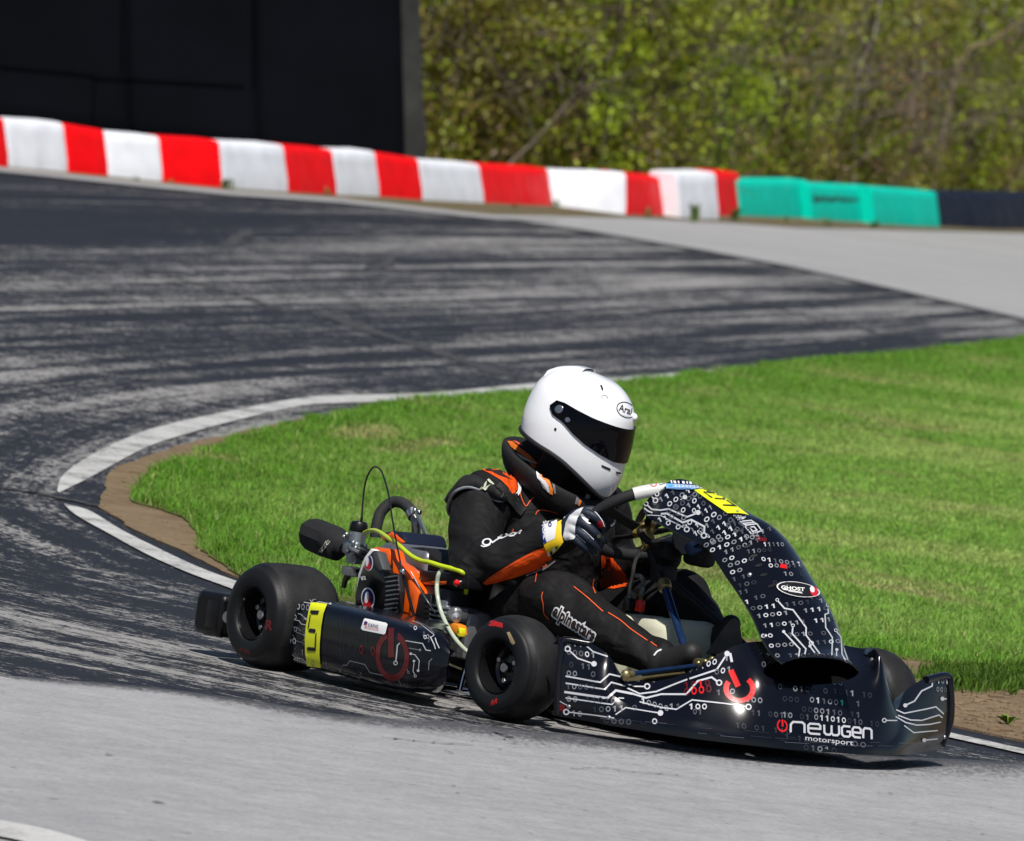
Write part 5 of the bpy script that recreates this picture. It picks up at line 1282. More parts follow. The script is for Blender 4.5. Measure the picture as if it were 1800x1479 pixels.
def chain(mb, pts, rr, n=16, res=6):
    p = cr(pts, res); L = len(p); r = np.interp(np.linspace(0, 1, L), np.linspace(0, 1, len(rr)), rr)
    tube(mb, p, r, n, spline=False); sphere(mb, p[0], r[0] * .999, 0, 10); sphere(mb, p[-1], r[-1] * .999, 0, 10)
def loft(mb, secs, n=24, e=2.3):
    """secs: centre, half width along w, half depth along d, w dir, d dir"""
    a = np.linspace(0, 2 * np.pi, n, endpoint=False); R = []
    for c, hw, hd, wd, dd in secs:
        ca, sa = np.cos(a), np.sin(a); x = np.sign(ca) * np.abs(ca) ** (2 / e) * hw; y = np.sign(sa) * np.abs(sa) ** (2 / e) * hd
        R.append(np.asarray(c) + x[:, None] * np.asarray(wd) + y[:, None] * np.asarray(dd))
    R = np.array(R); f = []
    for i in range(len(R) - 1):
        for k in range(n): q = (k + 1) % n; f.append((i * n + k, i * n + q, (i + 1) * n + q, (i + 1) * n + k))
    f.append(tuple(range(n))[::-1]); f.append(tuple((len(R) - 1) * n + k for k in range(n))); mb.add(R.reshape(-1, 3), f)
def fuse(mb, name, m, voxel, parent=None, smooth=6, fold=0, disp=None):
    """one continuous skin over all the overlapping volumes"""
    o = mb.build('tmp_' + name, m)
    bm = bmesh.new(); bm.from_mesh(o.data); bmesh.ops.recalc_face_normals(bm, faces=bm.faces[:]); bm.to_mesh(o.data); bm.free()
    md = o.modifiers.new('r', 'REMESH'); md.mode = 'VOXEL'; md.voxel_size = voxel
    bpy.context.view_layer.update()
    me = bpy.data.meshes.new_from_object(o.evaluated_get(bpy.context.evaluated_depsgraph_get()))
    bpy.data.objects.remove(o)
    bm = bmesh.new(); bm.from_mesh(me)
    for _ in range(smooth): bmesh.ops.smooth_vert(bm, verts=bm.verts, factor=.5, use_axis_x=True, use_axis_y=True, use_axis_z=True)
    bm.normal_update()
    if disp:
        mv = [(v, v.normal * disp(v.co)) for v in bm.verts]
        for v, d_ in mv: v.co += d_
        bmesh.ops.smooth_vert(bm, verts=bm.verts, factor=.35, use_axis_x=True, use_axis_y=True, use_axis_z=True)
    bm.to_mesh(me); bm.free(); me.name = name
    me.materials.clear(); me.materials.append(m)
    me.polygons.foreach_set('use_smooth', np.ones(len(me.polygons), bool))
    ob = bpy.data.objects.new(name, me); COL.objects.link(ob)
    if parent: ob.parent = parent
    return ob

# joints
PEL = V3(.27, 0, .155); CHE = V3(.262, -.005, .42); NEK = V3(.30, .0, .575)
SH = {-1: V3(.275, -.192, .498), 1: V3(.235, .185, .498)}
EL = {-1: V3(.45, -.325, .338), 1: V3(.215, .275, .335)}
WR = {-1: V3(.648, -.212, .444), 1: V3(.55, .185, .42)}
HI = {-1: V3(.31, -.115, .150), 1: V3(.30, .115, .150)}
KN = {-1: V3(.70, -.238, .298), 1: V3(.655, .178, .318)}
AN = {-1: V3(1.065, -.168, .192), 1: V3(.945, .142, .195)}
body = MB()
X, Y, Z = V3(1, 0, 0), V3(0, 1, 0), V3(0, 0, 1)
tw = V3(.10, .995, 0)
loft(body, [(V3(.27, 0, .075), .12, .10, Y, X), (V3(.27, 0, .12), .165, .135, Y, X), (V3(.265, 0, .19), .172, .135, Y, X), (V3(.255, 0, .27), .168, .125, Y, X), (V3(.252, 0, .35), .180, .135, Y, X), (V3(.258, -.003, .43), .195, .140, -tw + 2 * tw, X), (V3(.265, -.004, .49), .185, .120, tw, X), (V3(.275, -.002, .54), .140, .095, tw, X), (V3(.295, 0, .58), .075, .075, tw, X)], 30)
chain(body, [V3(.295, 0, .56), V3(.32, .0, .62), V3(.34, .0, .67)], [.066, .060, .062])
for s in (-1, 1):
    fl_ = V3(0, s * .02, 0)
    chain(body, [CHE + V3(0, s * .10, .05), SH[s], SH[s] * .55 + EL[s] * .45 + V3(-.008, s * .012, 0), EL[s]], [.085, .080, .071, .061], 20)
    chain(body, [EL[s], EL[s] * .5 + WR[s] * .5 + V3(0, 0, -.008), WR[s]], [.062, .055, .044], 18)
    chain(body, [HI[s], HI[s] * .5 + KN[s] * .5 + V3(0, 0, .012), KN[s]], [.098, .088, .073], 22)
    chain(body, [KN[s], KN[s] * .55 + AN[s] * .45 + V3(0, 0, -.012), AN[s]], [.073, .066, .048], 20)
def folds(co):
    p = Vector(co)
    # cloth: broad wrinkles, tighter and across the limb near elbows, knees and waist
    d = .0025 * mnoise.noise(p * 14) + .0012 * mnoise.noise(Vector((p.x * 30, p.y * 18, p.z * 30)))
    for c, r, k in ((EL[-1], .16, 55), (EL[1], .15, 55), (KN[-1], .18, 50), (KN[1], .16, 50), (V3(.27, 0, .26), .2, 45), (AN[-1], .14, 60), (V3(.40, -.1, .21), .18, 45)):
        q = np.linalg.norm(np.array(co) - c) / r
        if q < 1:
            w_ = (1 - q * q) ** 1.2; d += .0068 * w_ * math.sin((p.x * .55 + p.z * .9 + p.y * .4) * k + 3.5 * mnoise.noise(p * 9))
    return d
person = fuse(body, 'person', M_SUIT, .006, None, 6, disp=folds)
tag(person, 'kart driver in black and orange racing suit and white full face helmet, gripping the wheel', 'person')
def wear(o, label=None): 
    o.parent = person
    if label: o['label'] = label
    return o

# ---- helmet
HA = math.radians(32); HP = math.radians(13); HR_ = math.radians(1)
fx = V3(math.cos(HA) * math.cos(HP), math.sin(HA) * math.cos(HP), -math.sin(HP)); ly = V3(-math.sin(HA), math.cos(HA), 0); uz = np.cross(fx, ly)
ly, uz = ly * math.cos(HR_) + uz * math.sin(HR_), uz * math.cos(HR_) - ly * math.sin(HR_)
HCc = V3(.355, .001, .724)
HS = .942
def H(x, y, z): return HCc + (fx * x + ly * y + uz * z) * HS
zk = np.array([.140, .137, .126, .100, .06, .0, -.05, -.10, -.14, -.18])
kf = np.array([.0, .042, .080, .116, .142, .152, .158, .163, .158, .140])
kr = np.array([.0, .048, .085, .120, .143, .150, .145, .128, .108, .090])
kw = np.array([.0, .036, .066, .095, .117, .129, .130, .124, .113, .095])
def ext(z): 
    t = (zk[0] - z); tk_ = zk[0] - zk
    return np.interp(t, tk_, kf), np.interp(t, tk_, kr), np.interp(t, tk_, kw)
zz_ = np.interp(np.linspace(0, 1, 60), np.linspace(0, 1, 10), zk)
# smooth the profiles
def smth(k):
    c = cr(np.c_[zk, k, k * 0], 8)[:, :2]; return c
cf_, cr_, cw_ = smth(kf), smth(kr), smth(kw)
def ext(z):
    g = lambda c: np.interp(-z, -c[:, 0], c[:, 1]); return g(cf_), g(cr_), g(cw_)
def zbot(a):
    c = math.cos(a); return -.088 - .078 * max(0, c) ** 1.3 + .022 * max(0, -c)
def hs(a, z, off=0):
    f, r, w_ = ext(z); c, s_ = math.cos(a), math.sin(a); e = 2 / 2.25
    x = np.sign(c) * abs(c) ** e * ((f if c > 0 else r) + off); y = np.sign(s_) * abs(s_) ** e * (w_ + off)
    # lower cheek lines pull the side in a little behind the chin bar
    return H(x, y, z + off * .3)
na, nt = 72, 40
G = np.zeros((na, nt, 3))
for i in range(na):
    a = 2 * np.pi * i / na; zb_ = zbot(a)
    for j in range(nt):
        t = j / (nt - 1); z = zk[0] - 1e-4 + (zb_ - zk[0]) * (1 - math.cos(t * math.pi / 2) if t < .0 else t ** 1.5 * .55 + t * .45)
        G[i, j] = hs(a, z)
hm = MB(); gridface(hm, G, closeu=True, flip=True); gridface(hm, np.stack([G[:, -1], G[:, -1] * .9 + (HCc + uz * -.12) * .1, G[:, -1] * .75 + (HCc + uz * -.06) * .25], 1), closeu=True, flip=True)
helm = wear(hm.build('helmet', M_HELM, angle=60), 'plain white full face helmet with dark visor')
hm = MB(); tube(hm, [G[i, -1] for i in range(0, na, 2)], .0062, 8, closed=True, res=2); psub(hm.build('helmet_trim', M_TRIM), helm)
hm = MB(); gridface(hm, np.stack([G[:, -1] * .93 + (HCc + uz * -.10) * .07, np.repeat((HCc + uz * -.085 - fx * .01)[None], na, 0)], 1), closeu=True, flip=True); psub(hm.build('helmet_lining', M_FOAM), helm)
# visor
def vz(u):   # upper and lower edge for an angle in degrees
    q = abs(u)
    up = np.interp(q, [0, 30, 60, 80, 92, 100, 104], [.034, .036, .040, .046, .051, .049, .032]); lo = np.interp(q, [0, 20, 40, 60, 75, 88, 98, 104], [-.060, -.058, -.048, -.034, -.018, .002, .010, .026]); return up, lo
us = np.concatenate([np.linspace(-104, -96, 5), np.linspace(-92, 92, 60), np.linspace(96, 104, 5)])
VG = np.array([[hs(math.radians(u), vz(u)[1] + (vz(u)[0] - vz(u)[1]) * k / 12, .0045 + .0015 * math.sin(math.pi * k / 12)) for k in range(13)] for u in us])
vm = MB(); gridface(vm, VG)
for E_, fl_ in ((VG[:, 0], False), (VG[:, -1], True)):
    inner = np.array([hs(math.radians(u), vz(u)[0 if fl_ else 1], -.002) for u in us]); gridface(vm, np.stack([E_, inner], 1), 0, not fl_)
vis = psub(vm.build('visor', M_VIS, angle=50), helm)
# visor frame line, pivots
for u, z, r in ((-94, .030, .0115), (-84, .012, .0072)):
    q = hs(math.radians(u), z, .004); nrm_ = hs(math.radians(u), z, .02) - hs(math.radians(u), z, 0); pv = MB(); lathe(pv, [(0, .0035), (r * .75, .0035), (r, .002), (r * 1.05, -.004)], q, nrm_, 20); psub(pv.build('visor_pivot', mat('pivot disc', (.16, .18, .22), .2, .6)), helm)
    q = hs(math.radians(-u), z, .004); nrm_ = hs(math.radians(-u), z, .02) - hs(math.radians(-u), z, 0); pv = MB(); lathe(pv, [(0, .0035), (r * .75, .0035), (r, .002), (r * 1.05, -.004)], q, nrm_, 20); psub(pv.build('visor_pivot', M_STEEL), helm)
# rear top duct, brow vent bump
dk_ = MB(); rows_ = []
for t in np.linspace(0, 1, 8):
    x = -.02 - .095 * t; zc = np.interp(-x, [0, .05, .085, .115], [.139, .131, .115, .096]); rows_.append([H(x - .004 * (t > .9), y, zc + (.010 + .008 * t) * (1 - (y / .052) ** 4) - (.004 if abs(y) > .045 else 0) - (.0 if t < .95 else .006)) for y in np.linspace(-.052, .052, 9)])
gridface(dk_, np.array(rows_), flip=True); gridface(dk_, np.stack([np.array(rows_[-1]), np.array(rows_[-1]) - uz * .03], 1)); dk = psub(dk_.build('roof_duct', M_HELM), helm)
for s in (1,):
    bd = MB(); q = hs(math.radians(8), .066, .0); sphere(bd, q, .012, 0, 10, sc=(.9, .9, .9)); psub(bd.build('brow_vent', M_HELM), helm)
hd_ = Decal([helm], .0012, 3)
hd_.ellipse((1100, 721), (16.5, 6), (-3, 13), 0, w=.09, n=28); hd_.text('Arai', (1087, 722), (13.2, 4.6), (3.4, -17), 0, .012); hd_.text('HELMET', (1093, 731), (3.4, 1.3), (.8, -3.6), 1)
hd_.poly([(1054.5, 678), (1057.5, 677), (1060.5, 685), (1058.5, 688)], 0); hd_.stroke([(1056, 700), (1060, 695.5), (1065, 696), (1069, 701)], 1.6, 1, smooth=True); hd_.ellipse((976.5, 755), (2.2, 0), (0, 2.8), 0)
hd_.poly([(1057, 817), (1073, 824), (1072.5, 828), (1057.5, 821)], 0); hd_.poly([(1082, 829), (1091, 830.5), (1091, 834), (1083, 833)], 0)
psub(hd_.mb.build('helmet_print', [M_IK, mat('grey helmet line', (.30, .31, .36), .5)]), helm)

# ---- neck brace
nb = MB(); NC = V3(.303, -.010, .568); na_ = 48; Rg = []
nf = V3(math.cos(.35), math.sin(.35), 0); nl = V3(-math.sin(.35), math.cos(.35), 0)
for i in range(na_):
    th = 2 * np.pi * i / na_; c, s_ = math.cos(th), math.sin(th)
    rd_ = .118 + .010 * max(0, -c); zc = -.050 * c - .018 * max(0, c); hh = .031 + .010 * max(0, -c); ctr = NC + nf * rd_ * 1.02 * c + nl * rd_ * s_ + V3(0, 0, zc); on = nf * c + nl * s_
    on = on * .9 + V3(0, 0, .20)
    Rg.append([ctr + on * .018 * math.cos(b_) + V3(0, 0, 1) * hh * math.sin(b_) + on * .012 * math.sin(b_) for b_ in np.linspace(0, 2 * np.pi, 16, endpoint=False)])
Rg = np.array(Rg); f = []
for i in range(na_):
    for k in range(16): f.append((i * 16 + k, i * 16 + (k + 1) % 16, ((i + 1) % na_) * 16 + (k + 1) % 16, ((i + 1) % na_) * 16 + k))
nb.add(Rg.reshape(-1, 3), f); brace = wear(nb.build('neck_brace', M_FOAM, angle=60))

# ---- gloves: palm and five fingers fused
def glove(s):
    g = MB()
    if s < 0:
        Q = swp(math.radians(92)); dpt = lambda x, y, v: PN(x, y, Q - CF * v, CF)
        fing = [([(1011, 905, .012), (1028, 902, .030), (1046, 910, .036), (1058, 925, .022), (1057, 936, -.004)], [.0135, .0125, .0118, .0108, .0095]),
                ([(1008, 916, .016), (1026, 921, .038), (1044, 936, .040), (1056, 951, .022), (1054, 961, -.004)], [.0135, .0128, .0120, .0108, .0095]),
                ([(1006, 928, .016), (1021, 937, .036), (1037, 951, .038), (1049, 965, .018), (1048, 973, -.006)], [.013, .0122, .0115, .0105, .009]),
                ([(1002, 940, .012), (1014, 950, .030), (1027, 962, .030), (1038, 973, .012), (1038, 979, -.006)], [.012, .0112, .0105, .0095, .008]),
                ([(1000, 915, -.012), (1018, 902, -.022), (1040, 897, -.026), (1058, 902, -.020)], [.015, .013, .0115, .009])]
        for pts, rr in fing: chain(g, [dpt(*p) for p in pts], rr, 12, 5)
        wq = WR[-1]
        for (x, y, v) in ((1011, 908, .008), (1008, 920, .010), (1005, 932, .010), (1000, 942, .006)): chain(g, [wq, dpt(x, y, v)], [.030, .017], 12, 5)
        chain(g, [wq - (wq - EL[-1]) * .14, wq], [.0405, .033], 16)
    else:
        Q = swp(math.radians(-88)); n_ = AXI; o_ = Y; wq = WR[1] + (Q - WR[1]) * .25; t_ = wu
        for i, sI in enumerate((.033, .011, -.011, -.032)):
            c = Q + t_ * sI; chain(g, [c + o_ * .026 - n_ * .036, c + o_ * .034 + n_ * .004, c + o_ * .012 + n_ * .030, c - o_ * .012 + n_ * .022], [.0132, .012, .011, .0092], 12, 5); chain(g, [wq, c + o_ * .026 - n_ * .036], [.030, .017], 12, 5)
        chain(g, [wq, Q - n_ * .03 + t_ * .02, Q - n_ * .022 - o_ * .01 + t_ * .05], [.022, .014, .010], 12, 5); chain(g, [WR[1] - (WR[1] - EL[1]) * .1, wq], [.0405, .032], 16)
    return wear(fuse(g, 'glove', M_GLOVE, .0026, None, 3))
gR = glove(-1); gR['label'] = 'navy racing glove with white wrist strap on the nearer hand'; gL = glove(1)
gd_ = Decal([gR], .0016, 3)
gd_.poly([(1026, 893), (1014, 898), (1003, 906), (996, 919), (991, 944), (994, 949), (1010, 948), (1012, 943), (1012, 926), (1016, 912)], 0, .003)
gd_.poly([(1020, 904), (1024, 903), (1033, 912), (1038, 922), (1033, 921), (1024, 913)], 1); gd_.stroke([(1017, 925), (1030, 935), (1043, 949)], 1.1, 1); gd_.stroke([(1013, 939), (1022, 947), (1030, 954)], 1.0, 1); gd_.stroke([(1038, 896), (1048, 903), (1058, 916), (1062, 926)], 1.2, 1, smooth=True)
gd_.ellipse((1055, 922), (5.5, 1), (0, 6.5), 2); gd_.ellipse((1052, 943), (3, 0), (0, 3), 3)
for a_, b_ in (((983, 911), (987, 908)), ((988, 914), (994, 909)), ((984, 921), (987, 925)), ((983, 929), (986, 932)), ((986, 938), (984, 943))): gd_.stroke([a_, b_], 1.6, 1)
psub(gd_.mb.build('glove_print', [M_WHF, M_WHF, mat('dark red patch', (.30, .008, .012), .5), mat('olive stitch', (.10, .09, .03), .6)]), gR)
gd_ = Decal([gL], .002, 3); gd_.poly([(1205, 985), (1222, 978), (1242, 962), (1248, 972), (1236, 985), (1215, 996)], 0, .003)
if gd_.mb.n: psub(gd_.mb.build('glove_print', [M_WHF]), gL)

# ---- shoes
sh_ = MB(); a = AN[-1]; chain(sh_, [a + V3(-.01, 0, .01), a + V3(.02, 0, -.01)], [.042, .045], 16); chain(sh_, [a + V3(.0, .0, -.025), a + V3(.06, .008, .0), a + V3(.115, .014, .030)], [.042, .040, .030], 16)
shR = wear(fuse(sh_, 'shoe', M_SHOE, .005, None, 4)); d_ = Decal([shR], .002, 3); d_.stroke([(1150, 1153), (1156, 1146), (1163, 1143)], 2.6, 0, smooth=True); d_.stroke([(1170, 1133), (1176, 1130)], 2.5, 0)
if d_.mb.n: psub(d_.mb.build('shoe_print', [M_WHF]), shR)
sh_ = MB(); a = AN[1]; chain(sh_, [a, P(1268, 1130, y=.12), P(1285, 1098, y=.115)], [.048, .043, .026], 16); chain(sh_, [a + V3(0, 0, -.02), P(1275, 1150, y=.12)], [.046, .036], 14)
shL = wear(fuse(sh_, 'shoe', M_SHOE, .005, None, 4))
so1 = MB(); so_c = P(1280, 1110, y=.11) - CF * .052; prism(so1, [PN(x, y, so_c, CF) for x, y in [(1240, 1150), (1254, 1130), (1270, 1106), (1284, 1089), (1292, 1086), (1300, 1096), (1304, 1122), (1303, 1150)]], -CF * .010, .004, 2); psub(so1.build('sole', M_SOLE, angle=40), shL)

# ---- shoulder pad strap of the rib protector
def band(name, up, lo, m, thick=.012, edge=None):
    A = cr([PN(x, y, q, CF) for x, y, q in up], 8); B = cr([PN(x, y, q, CF) for x, y, q in lo], 8)
    rows = []
    for k in np.linspace(0, 1, 9): rows.append(A * (1 - k) + B * k + (-CF * .018 + Z * .006) * math.sin(math.pi * k))
    g_ = np.array(rows); mb = MB(); gridface(mb, g_); o = wear(mb.build(name, m, angle=70)); sm = o.modifiers.new('thick', 'SOLIDIFY'); sm.thickness = thick; sm.offset = 0
    return o, A, B
bk = SH[-1] + V3(-.06, -.02, 0); md_ = SH[-1] - CF * .055; ft = SH[-1] + V3(.07, .02, 0) - CF * .055
pad, pA, pB = band('shoulder_pad', [(783, 878, bk), (795, 862, bk - CF * .03), (813, 842, md_ + CF * .03), (824, 838, md_ + CF * .02), (837, 839, md_), (855, 849, md_), (872, 860, ft), (883, 870, ft), (889, 878, ft)],
     [(800, 915, bk + CF * .03), (787, 897, bk - CF * .02), (797, 868, md_ - CF * .01), (818, 857, md_ - CF * .028), (840, 860, md_ - CF * .032), (858, 871, md_ - CF * .034), (874, 880, ft - CF * .016), (884, 880, ft - CF * .01), (890, 878, ft - CF * .006)], M_FOAM, .010)
for q in (pA, pB):
    e_ = MB(); tube(e_, [p - CF * .003 for p in q[::3]], .0042, 8, res=3); psub(e_.build('pad_piping', M_REFL), pad)
pdc = Decal([pad, person], .0075, 2); pdc.text('K1', (851, 866), (15.5, -12.5), (-11, -11.5), 0, .05); psub(pdc.mb.build('pad_lettering', [mat('pale green print', (.46, .48, .37), .6)]), pad)
pdc = Decal([pad, person], .0085, 3); pdc.poly([(869, 859), (876, 851), (889, 861), (884, 873)], 0); pdc.stroke([(871, 858), (886, 871)], .8, 1); pdc.stroke([(876, 853), (883, 871)], .8, 1)
pdc.stroke([(884, 867), (905, 890), (919, 901)], 15, 0); pdc.poly([(893, 874), (905, 868), (910, 880), (900, 888)], 2); pdc.stroke([(899, 869), (909, 881)], 1.8, 1); pdc.stroke([(895, 873), (905, 886)], 1.8, 1)
strap = psub(pdc.mb.build('strap_buckle', [mat('black webbing', (.014, .014, .014), .6), mat('dark thread', (.05, .05, .05), .6), M_BLK]), pad)

# ---- suit print and panels, laid on the cloth
SPM = [M_SUITO, M_WHF, mat('yellow cuff', (.78, .52, .01), .6), M_PIPE, M_GRF, mat('dark seam', (.02, .008, .008), .7), M_NB, mat('green tag', (.02, .25, .10), .6)]
SPB = Decal([person], .0022, 4)
def piece(name):
    global sp_
    if sp_ is not None and sp_.mb.n: psub(sp_.mb.build(pname, SPM), person)
    d = Decal.__new__(Decal); d.__dict__.update(SPB.__dict__); d.mb = MB(); globals()['pname'] = name; sp_ = d
sp_ = None
piece('shoulder_panel')
sp_.poly([(845, 826), (866, 818), (881, 817), (896, 827), (905, 840), (910, 856), (905, 866), (897, 870), (893, 858), (880, 845), (862, 834)], 0)          # shoulder panel
sp_.stroke([(891, 819), (902, 829), (910, 845), (912, 862), (906, 872), (902, 875)], 6, 1, smooth=True, lift=.0026); sp_.stroke([(885, 818), (898, 828), (906, 843), (909, 858)], 1.4, 5, smooth=True, lift=.003)
sp_.poly([(851, 825), (870, 822), (866, 828), (884, 828), (883, 834), (900, 845), (879, 838), (868, 833), (866, 831), (852, 828)], 5, .003)
piece('sleeve_panel')
sp_.poly([(842, 1030), (858, 1016), (880, 1002), (910, 984), (940, 968), (957, 962), (966, 972), (970, 982), (958, 996), (930, 1006), (900, 1016), (870, 1024)], 0)
sp_.stroke([(858, 1018), (884, 1003), (912, 988), (940, 974)], .9, 5)
piece('cuff')
sp_.poly([(980, 911), (987, 916), (987, 940), (990, 953), (980, 966), (965, 978), (956, 958), (976, 946)], 2, .003); sp_.poly([(953, 921), (966, 915), (981, 911), (978, 930), (976, 947), (956, 956), (953, 940)], 1, .0036)
sp_.poly([(953, 922), (958, 920), (957, 940), (962, 953), (956, 955), (953, 941)], 6, .0042); sp_.text('SOCIAL', (953.5, 917), (.9, 9.4), (8.2, -2.4), 1, .02, lift=.0046); sp_.ellipse((968, 924), (3, 0), (0, 4), 6, w=.5, lift=.0042)
for x, y, m_ in ((968, 972, 5), (973, 967, 1), (978, 963, 7), (964, 974, 1)): sp_.poly([(x - 2, y - 3), (x + 3, y - 5), (x + 3, y), (x - 1, y + 3)], m_, .004)
piece('sleeve_print')
ch = [(845, 957), (853, 951), (862, 950), (866, 955), (872, 951), (884, 944), (896, 940), (903, 943), (910, 937), (917, 932)]
sp_.ellipse((856, 954), (8.5, -2), (1.5, 6), 1, w=.35); sp_.stroke(ch[2:], 2.2, 1); sp_.ellipse((884, 943), (9, -4), (2, 4), 1, w=.35); sp_.ellipse((901, 940), (7, -3), (1.5, 3.6), 1, w=.4); sp_.stroke([(846, 960), (850, 962), (856, 961), (862, 958)], 2, 1); sp_.stroke([(908, 936), (914, 939), (917, 934)], 1.6, 1)
# seams
for q in ([(913, 864), (916, 876), (924, 890), (931, 882), (938, 875)], [(941, 905), (946, 898), (960, 898), (975, 902), (988, 907)], [(944, 1007), (942, 1024)], [(955, 1041), (953, 1050), (956, 1064), (957, 1078), (966, 1089)], [(1009, 1032), (1030, 1049), (1050, 1067), (1060, 1076)], [(1069, 1078), (1090, 1091), (1108, 1106), (1125, 1118), (1138, 1127)], [(1144, 1129), (1155, 1137)], [(1043, 1018), (1041, 1030), (1046, 1044)], [(903, 930), (900, 935)]):
    piece('seam_piping'); sp_.stroke(q, 1.5, 3, smooth=True)
piece('leg_lettering')
e1 = V3(22.4, 14.8, 0)[:2]; e2 = V3(-6.5, 17.5, 0)[:2] * -1
sp_.text('alpinestars', (972, 1081), (16.6, 10.9), (11, -25), 1, .125, lift=.0024); sp_.text('alpinestars', (972, 1081), (16.6, 10.9), (11, -25), 5, .03, lift=.0034)
piece('chest_tab')
sp_.poly([(1030, 868), (1027, 876), (1034, 880), (1037, 872)], 1)
piece('vest_edge')
sp_.stroke([(975, 986), (955, 1000), (925, 1012)], 3, 4, smooth=True)
piece('sleeve_panel')
sp_.poly([(1056, 970), (1062, 963), (1072, 966), (1080, 985), (1098, 1006), (1106, 1021), (1100, 1032), (1080, 1036), (1058, 1034), (1054, 1020), (1056, 1000)], 0)
piece('vest_edge')
sp_.stroke([(1072, 925), (1079, 918), (1080, 905)], 4, 4, smooth=True)
piece('')
# collar colours
BM = [mat('bright orange fabric', (.85, .20, .01), .6), M_WHF, M_GRF, mat('coral tab', (.75, .13, .08), .6)]
bc = Decal([brace], .0018, 3)
bc.poly([(891, 776), (899, 776), (915, 789), (930, 800), (947, 817), (940, 816), (925, 806), (905, 792), (897, 786)], 0); bc.poly([(903, 794), (912, 799), (925, 806), (945, 816), (933, 814), (915, 806)], 1); bc.poly([(900, 775), (907, 776), (916, 781), (919, 784), (912, 783)], 3)
psub(bc.mb.build('brace_stripe', BM), brace); bc.mb = MB()
bc.poly([(929, 814), (943, 818), (955, 830), (965, 845), (972, 860), (972, 870), (966, 868), (966, 856), (958, 846), (945, 835), (938, 825)], 0); bc.poly([(942, 829), (954, 840), (964, 853), (967, 867), (962, 864), (955, 851), (945, 841)], 1); bc.poly([(948, 842), (957, 852), (963, 864), (955, 858)], 2); bc.stroke([(950, 819), (962, 832), (972, 850), (976, 868)], 3.2, 2, smooth=True)
psub(bc.mb.build('brace_stripe', BM), brace); bc.mb = MB()
bc.poly([(1013, 874), (1018, 878), (1016, 887), (1010, 886)], 2); bc.poly([(1018, 878), (1022, 881), (1018, 890), (1016, 888)], 0)
if bc.mb.n: psub(bc.mb.build('brace_stripe', BM), brace)
# ================================================================== PRINT ON THE BODYWORK
def Z(s, ox, oy): return lambda x, y: (ox + x / s, oy + y / s)
A1, A2, A3, A4 = 1, 2, 3, 4      # white, grey, dark grey, faint
RED, DRED, TEAL_ = 5, 6, 7
class Pr:
    def __init__(s, dec, z, sc): s.d, s.z, s.k = dec, z, sc
    def t(s, pts, w, m=1, a=None, b=None, r=None, lift=None):
        """circuit trace with optional end pads: 'o' ring or '.' disc"""
        s.d.stroke([s.z(*p) for p in pts], w / s.k, m, lift=lift); r = r or w * 1.7
        for q, e in ((pts[0], a), (pts[-1], b)):
            if e == '.': s.d.ellipse(s.z(*q), (r / s.k, 0), (0, r / s.k), m, n=14, lift=.0018)
            elif e == 'o':
                s.d.ellipse(s.z(*q), (r * 1.15 / s.k, 0), (0, r * 1.15 / s.k), 0, n=14, lift=.0016); s.d.ellipse(s.z(*q), (r * 1.15 / s.k, 0), (0, r * 1.15 / s.k), m, w=.42, n=14, lift=.0019)
    def row(s, txt, x, y, ax, ay, ux, uy, tones): s.d.row(txt, s.z(x, y), (ax / s.k, ay / s.k), (ux / s.k, uy / s.k), tones)
    def poly(s, pts, m, lift=None): s.d.poly([s.z(*p) for p in pts], m, lift)
# ---- near side pod
dp_ = Decal([podo], .0011, 5); p = Pr(dp_, Z(6, 490, 1030), 6)
p.row('0000', 135, 245, 50, 6, 4, -68, [A1, A1, A2, A2]); p.row('10 1', 112, 352, 44, 6, 2, -58, [A1, A1, A3, A3]); p.row('10 0', 118, 480, 44, 6, 2, -58, [A1, A2, A3, A3]); p.row('00.0', 95, 605, 50, 8, 2, -68, [A1, A1, A3, A3])
p.row('1 0 10', 85, 700, 38, 7, 0, -60, [A2, A3, A3, A4, A2, A2]); p.row('1 10', 70, 810, 42, 5, 0, -62, [A1, A3, A1, A2]); p.row('00 10', 1370, 425, 44, 30, 16, -40, [A3, A1, A4, A3, A2]); p.row('01', 1520, 545, 40, 36, 16, -36, [A1, A3])
p.row('0', 855, 965, 36, 6, 0, -55, [A2]); p.row('0 0', 850, 720, 60, 8, 0, -100, [DRED, DRED, DRED])
p.t([(185, 160), (345, 192)], 8, A1, 'o', None, 14); p.t([(165, 95), (300, 125), (390, 150)], 8); p.t([(235, 82), (420, 130), (640, 178)], 6, A2); p.t([(390, 185), (425, 172), (545, 195)], 7, A1, None, '.', 12)
p.row('00 0', 170, 130, 50, 12, 10, -36, [A1, A1, A2, A1])
p.t([(115, 275), (235, 300), (290, 350)], 7, A1, None, '.', 12); p.t([(118, 350), (215, 368), (245, 405), (300, 415)], 8); p.t([(112, 430), (200, 440), (240, 480)], 7, A2); p.t([(110, 508), (150, 515), (185, 580), (275, 605)], 6, A2); p.t([(190, 490), (275, 522)], 6, A2, None, '.', 12)
p.t([(85, 680), (125, 690), (175, 755), (255, 770), (300, 820)], 8)
p.t([(1340, 580), (1520, 610), (1555, 678), (1605, 685)], 9); p.t([(1375, 658), (1495, 678)], 8, A2, None, '.', 13); p.t([(1398, 718), (1440, 728), (1485, 790), (1475, 895)], 8, A1, '.', '.', 14); p.t([(1432, 795), (1420, 900), (1445, 950)], 8, A1, '.', 'o', 13)
p.t([(1620, 768), (1588, 800), (1582, 890)], 7, A2); p.t([(1280, 605), (1255, 630), (1238, 815)], 13, A1, None, 'o', 21); p.t([(1355, 880), (1375, 915)], 8, A2, None, 'o', 11); p.t([(1265, 990), (1298, 1055)], 9, A2)
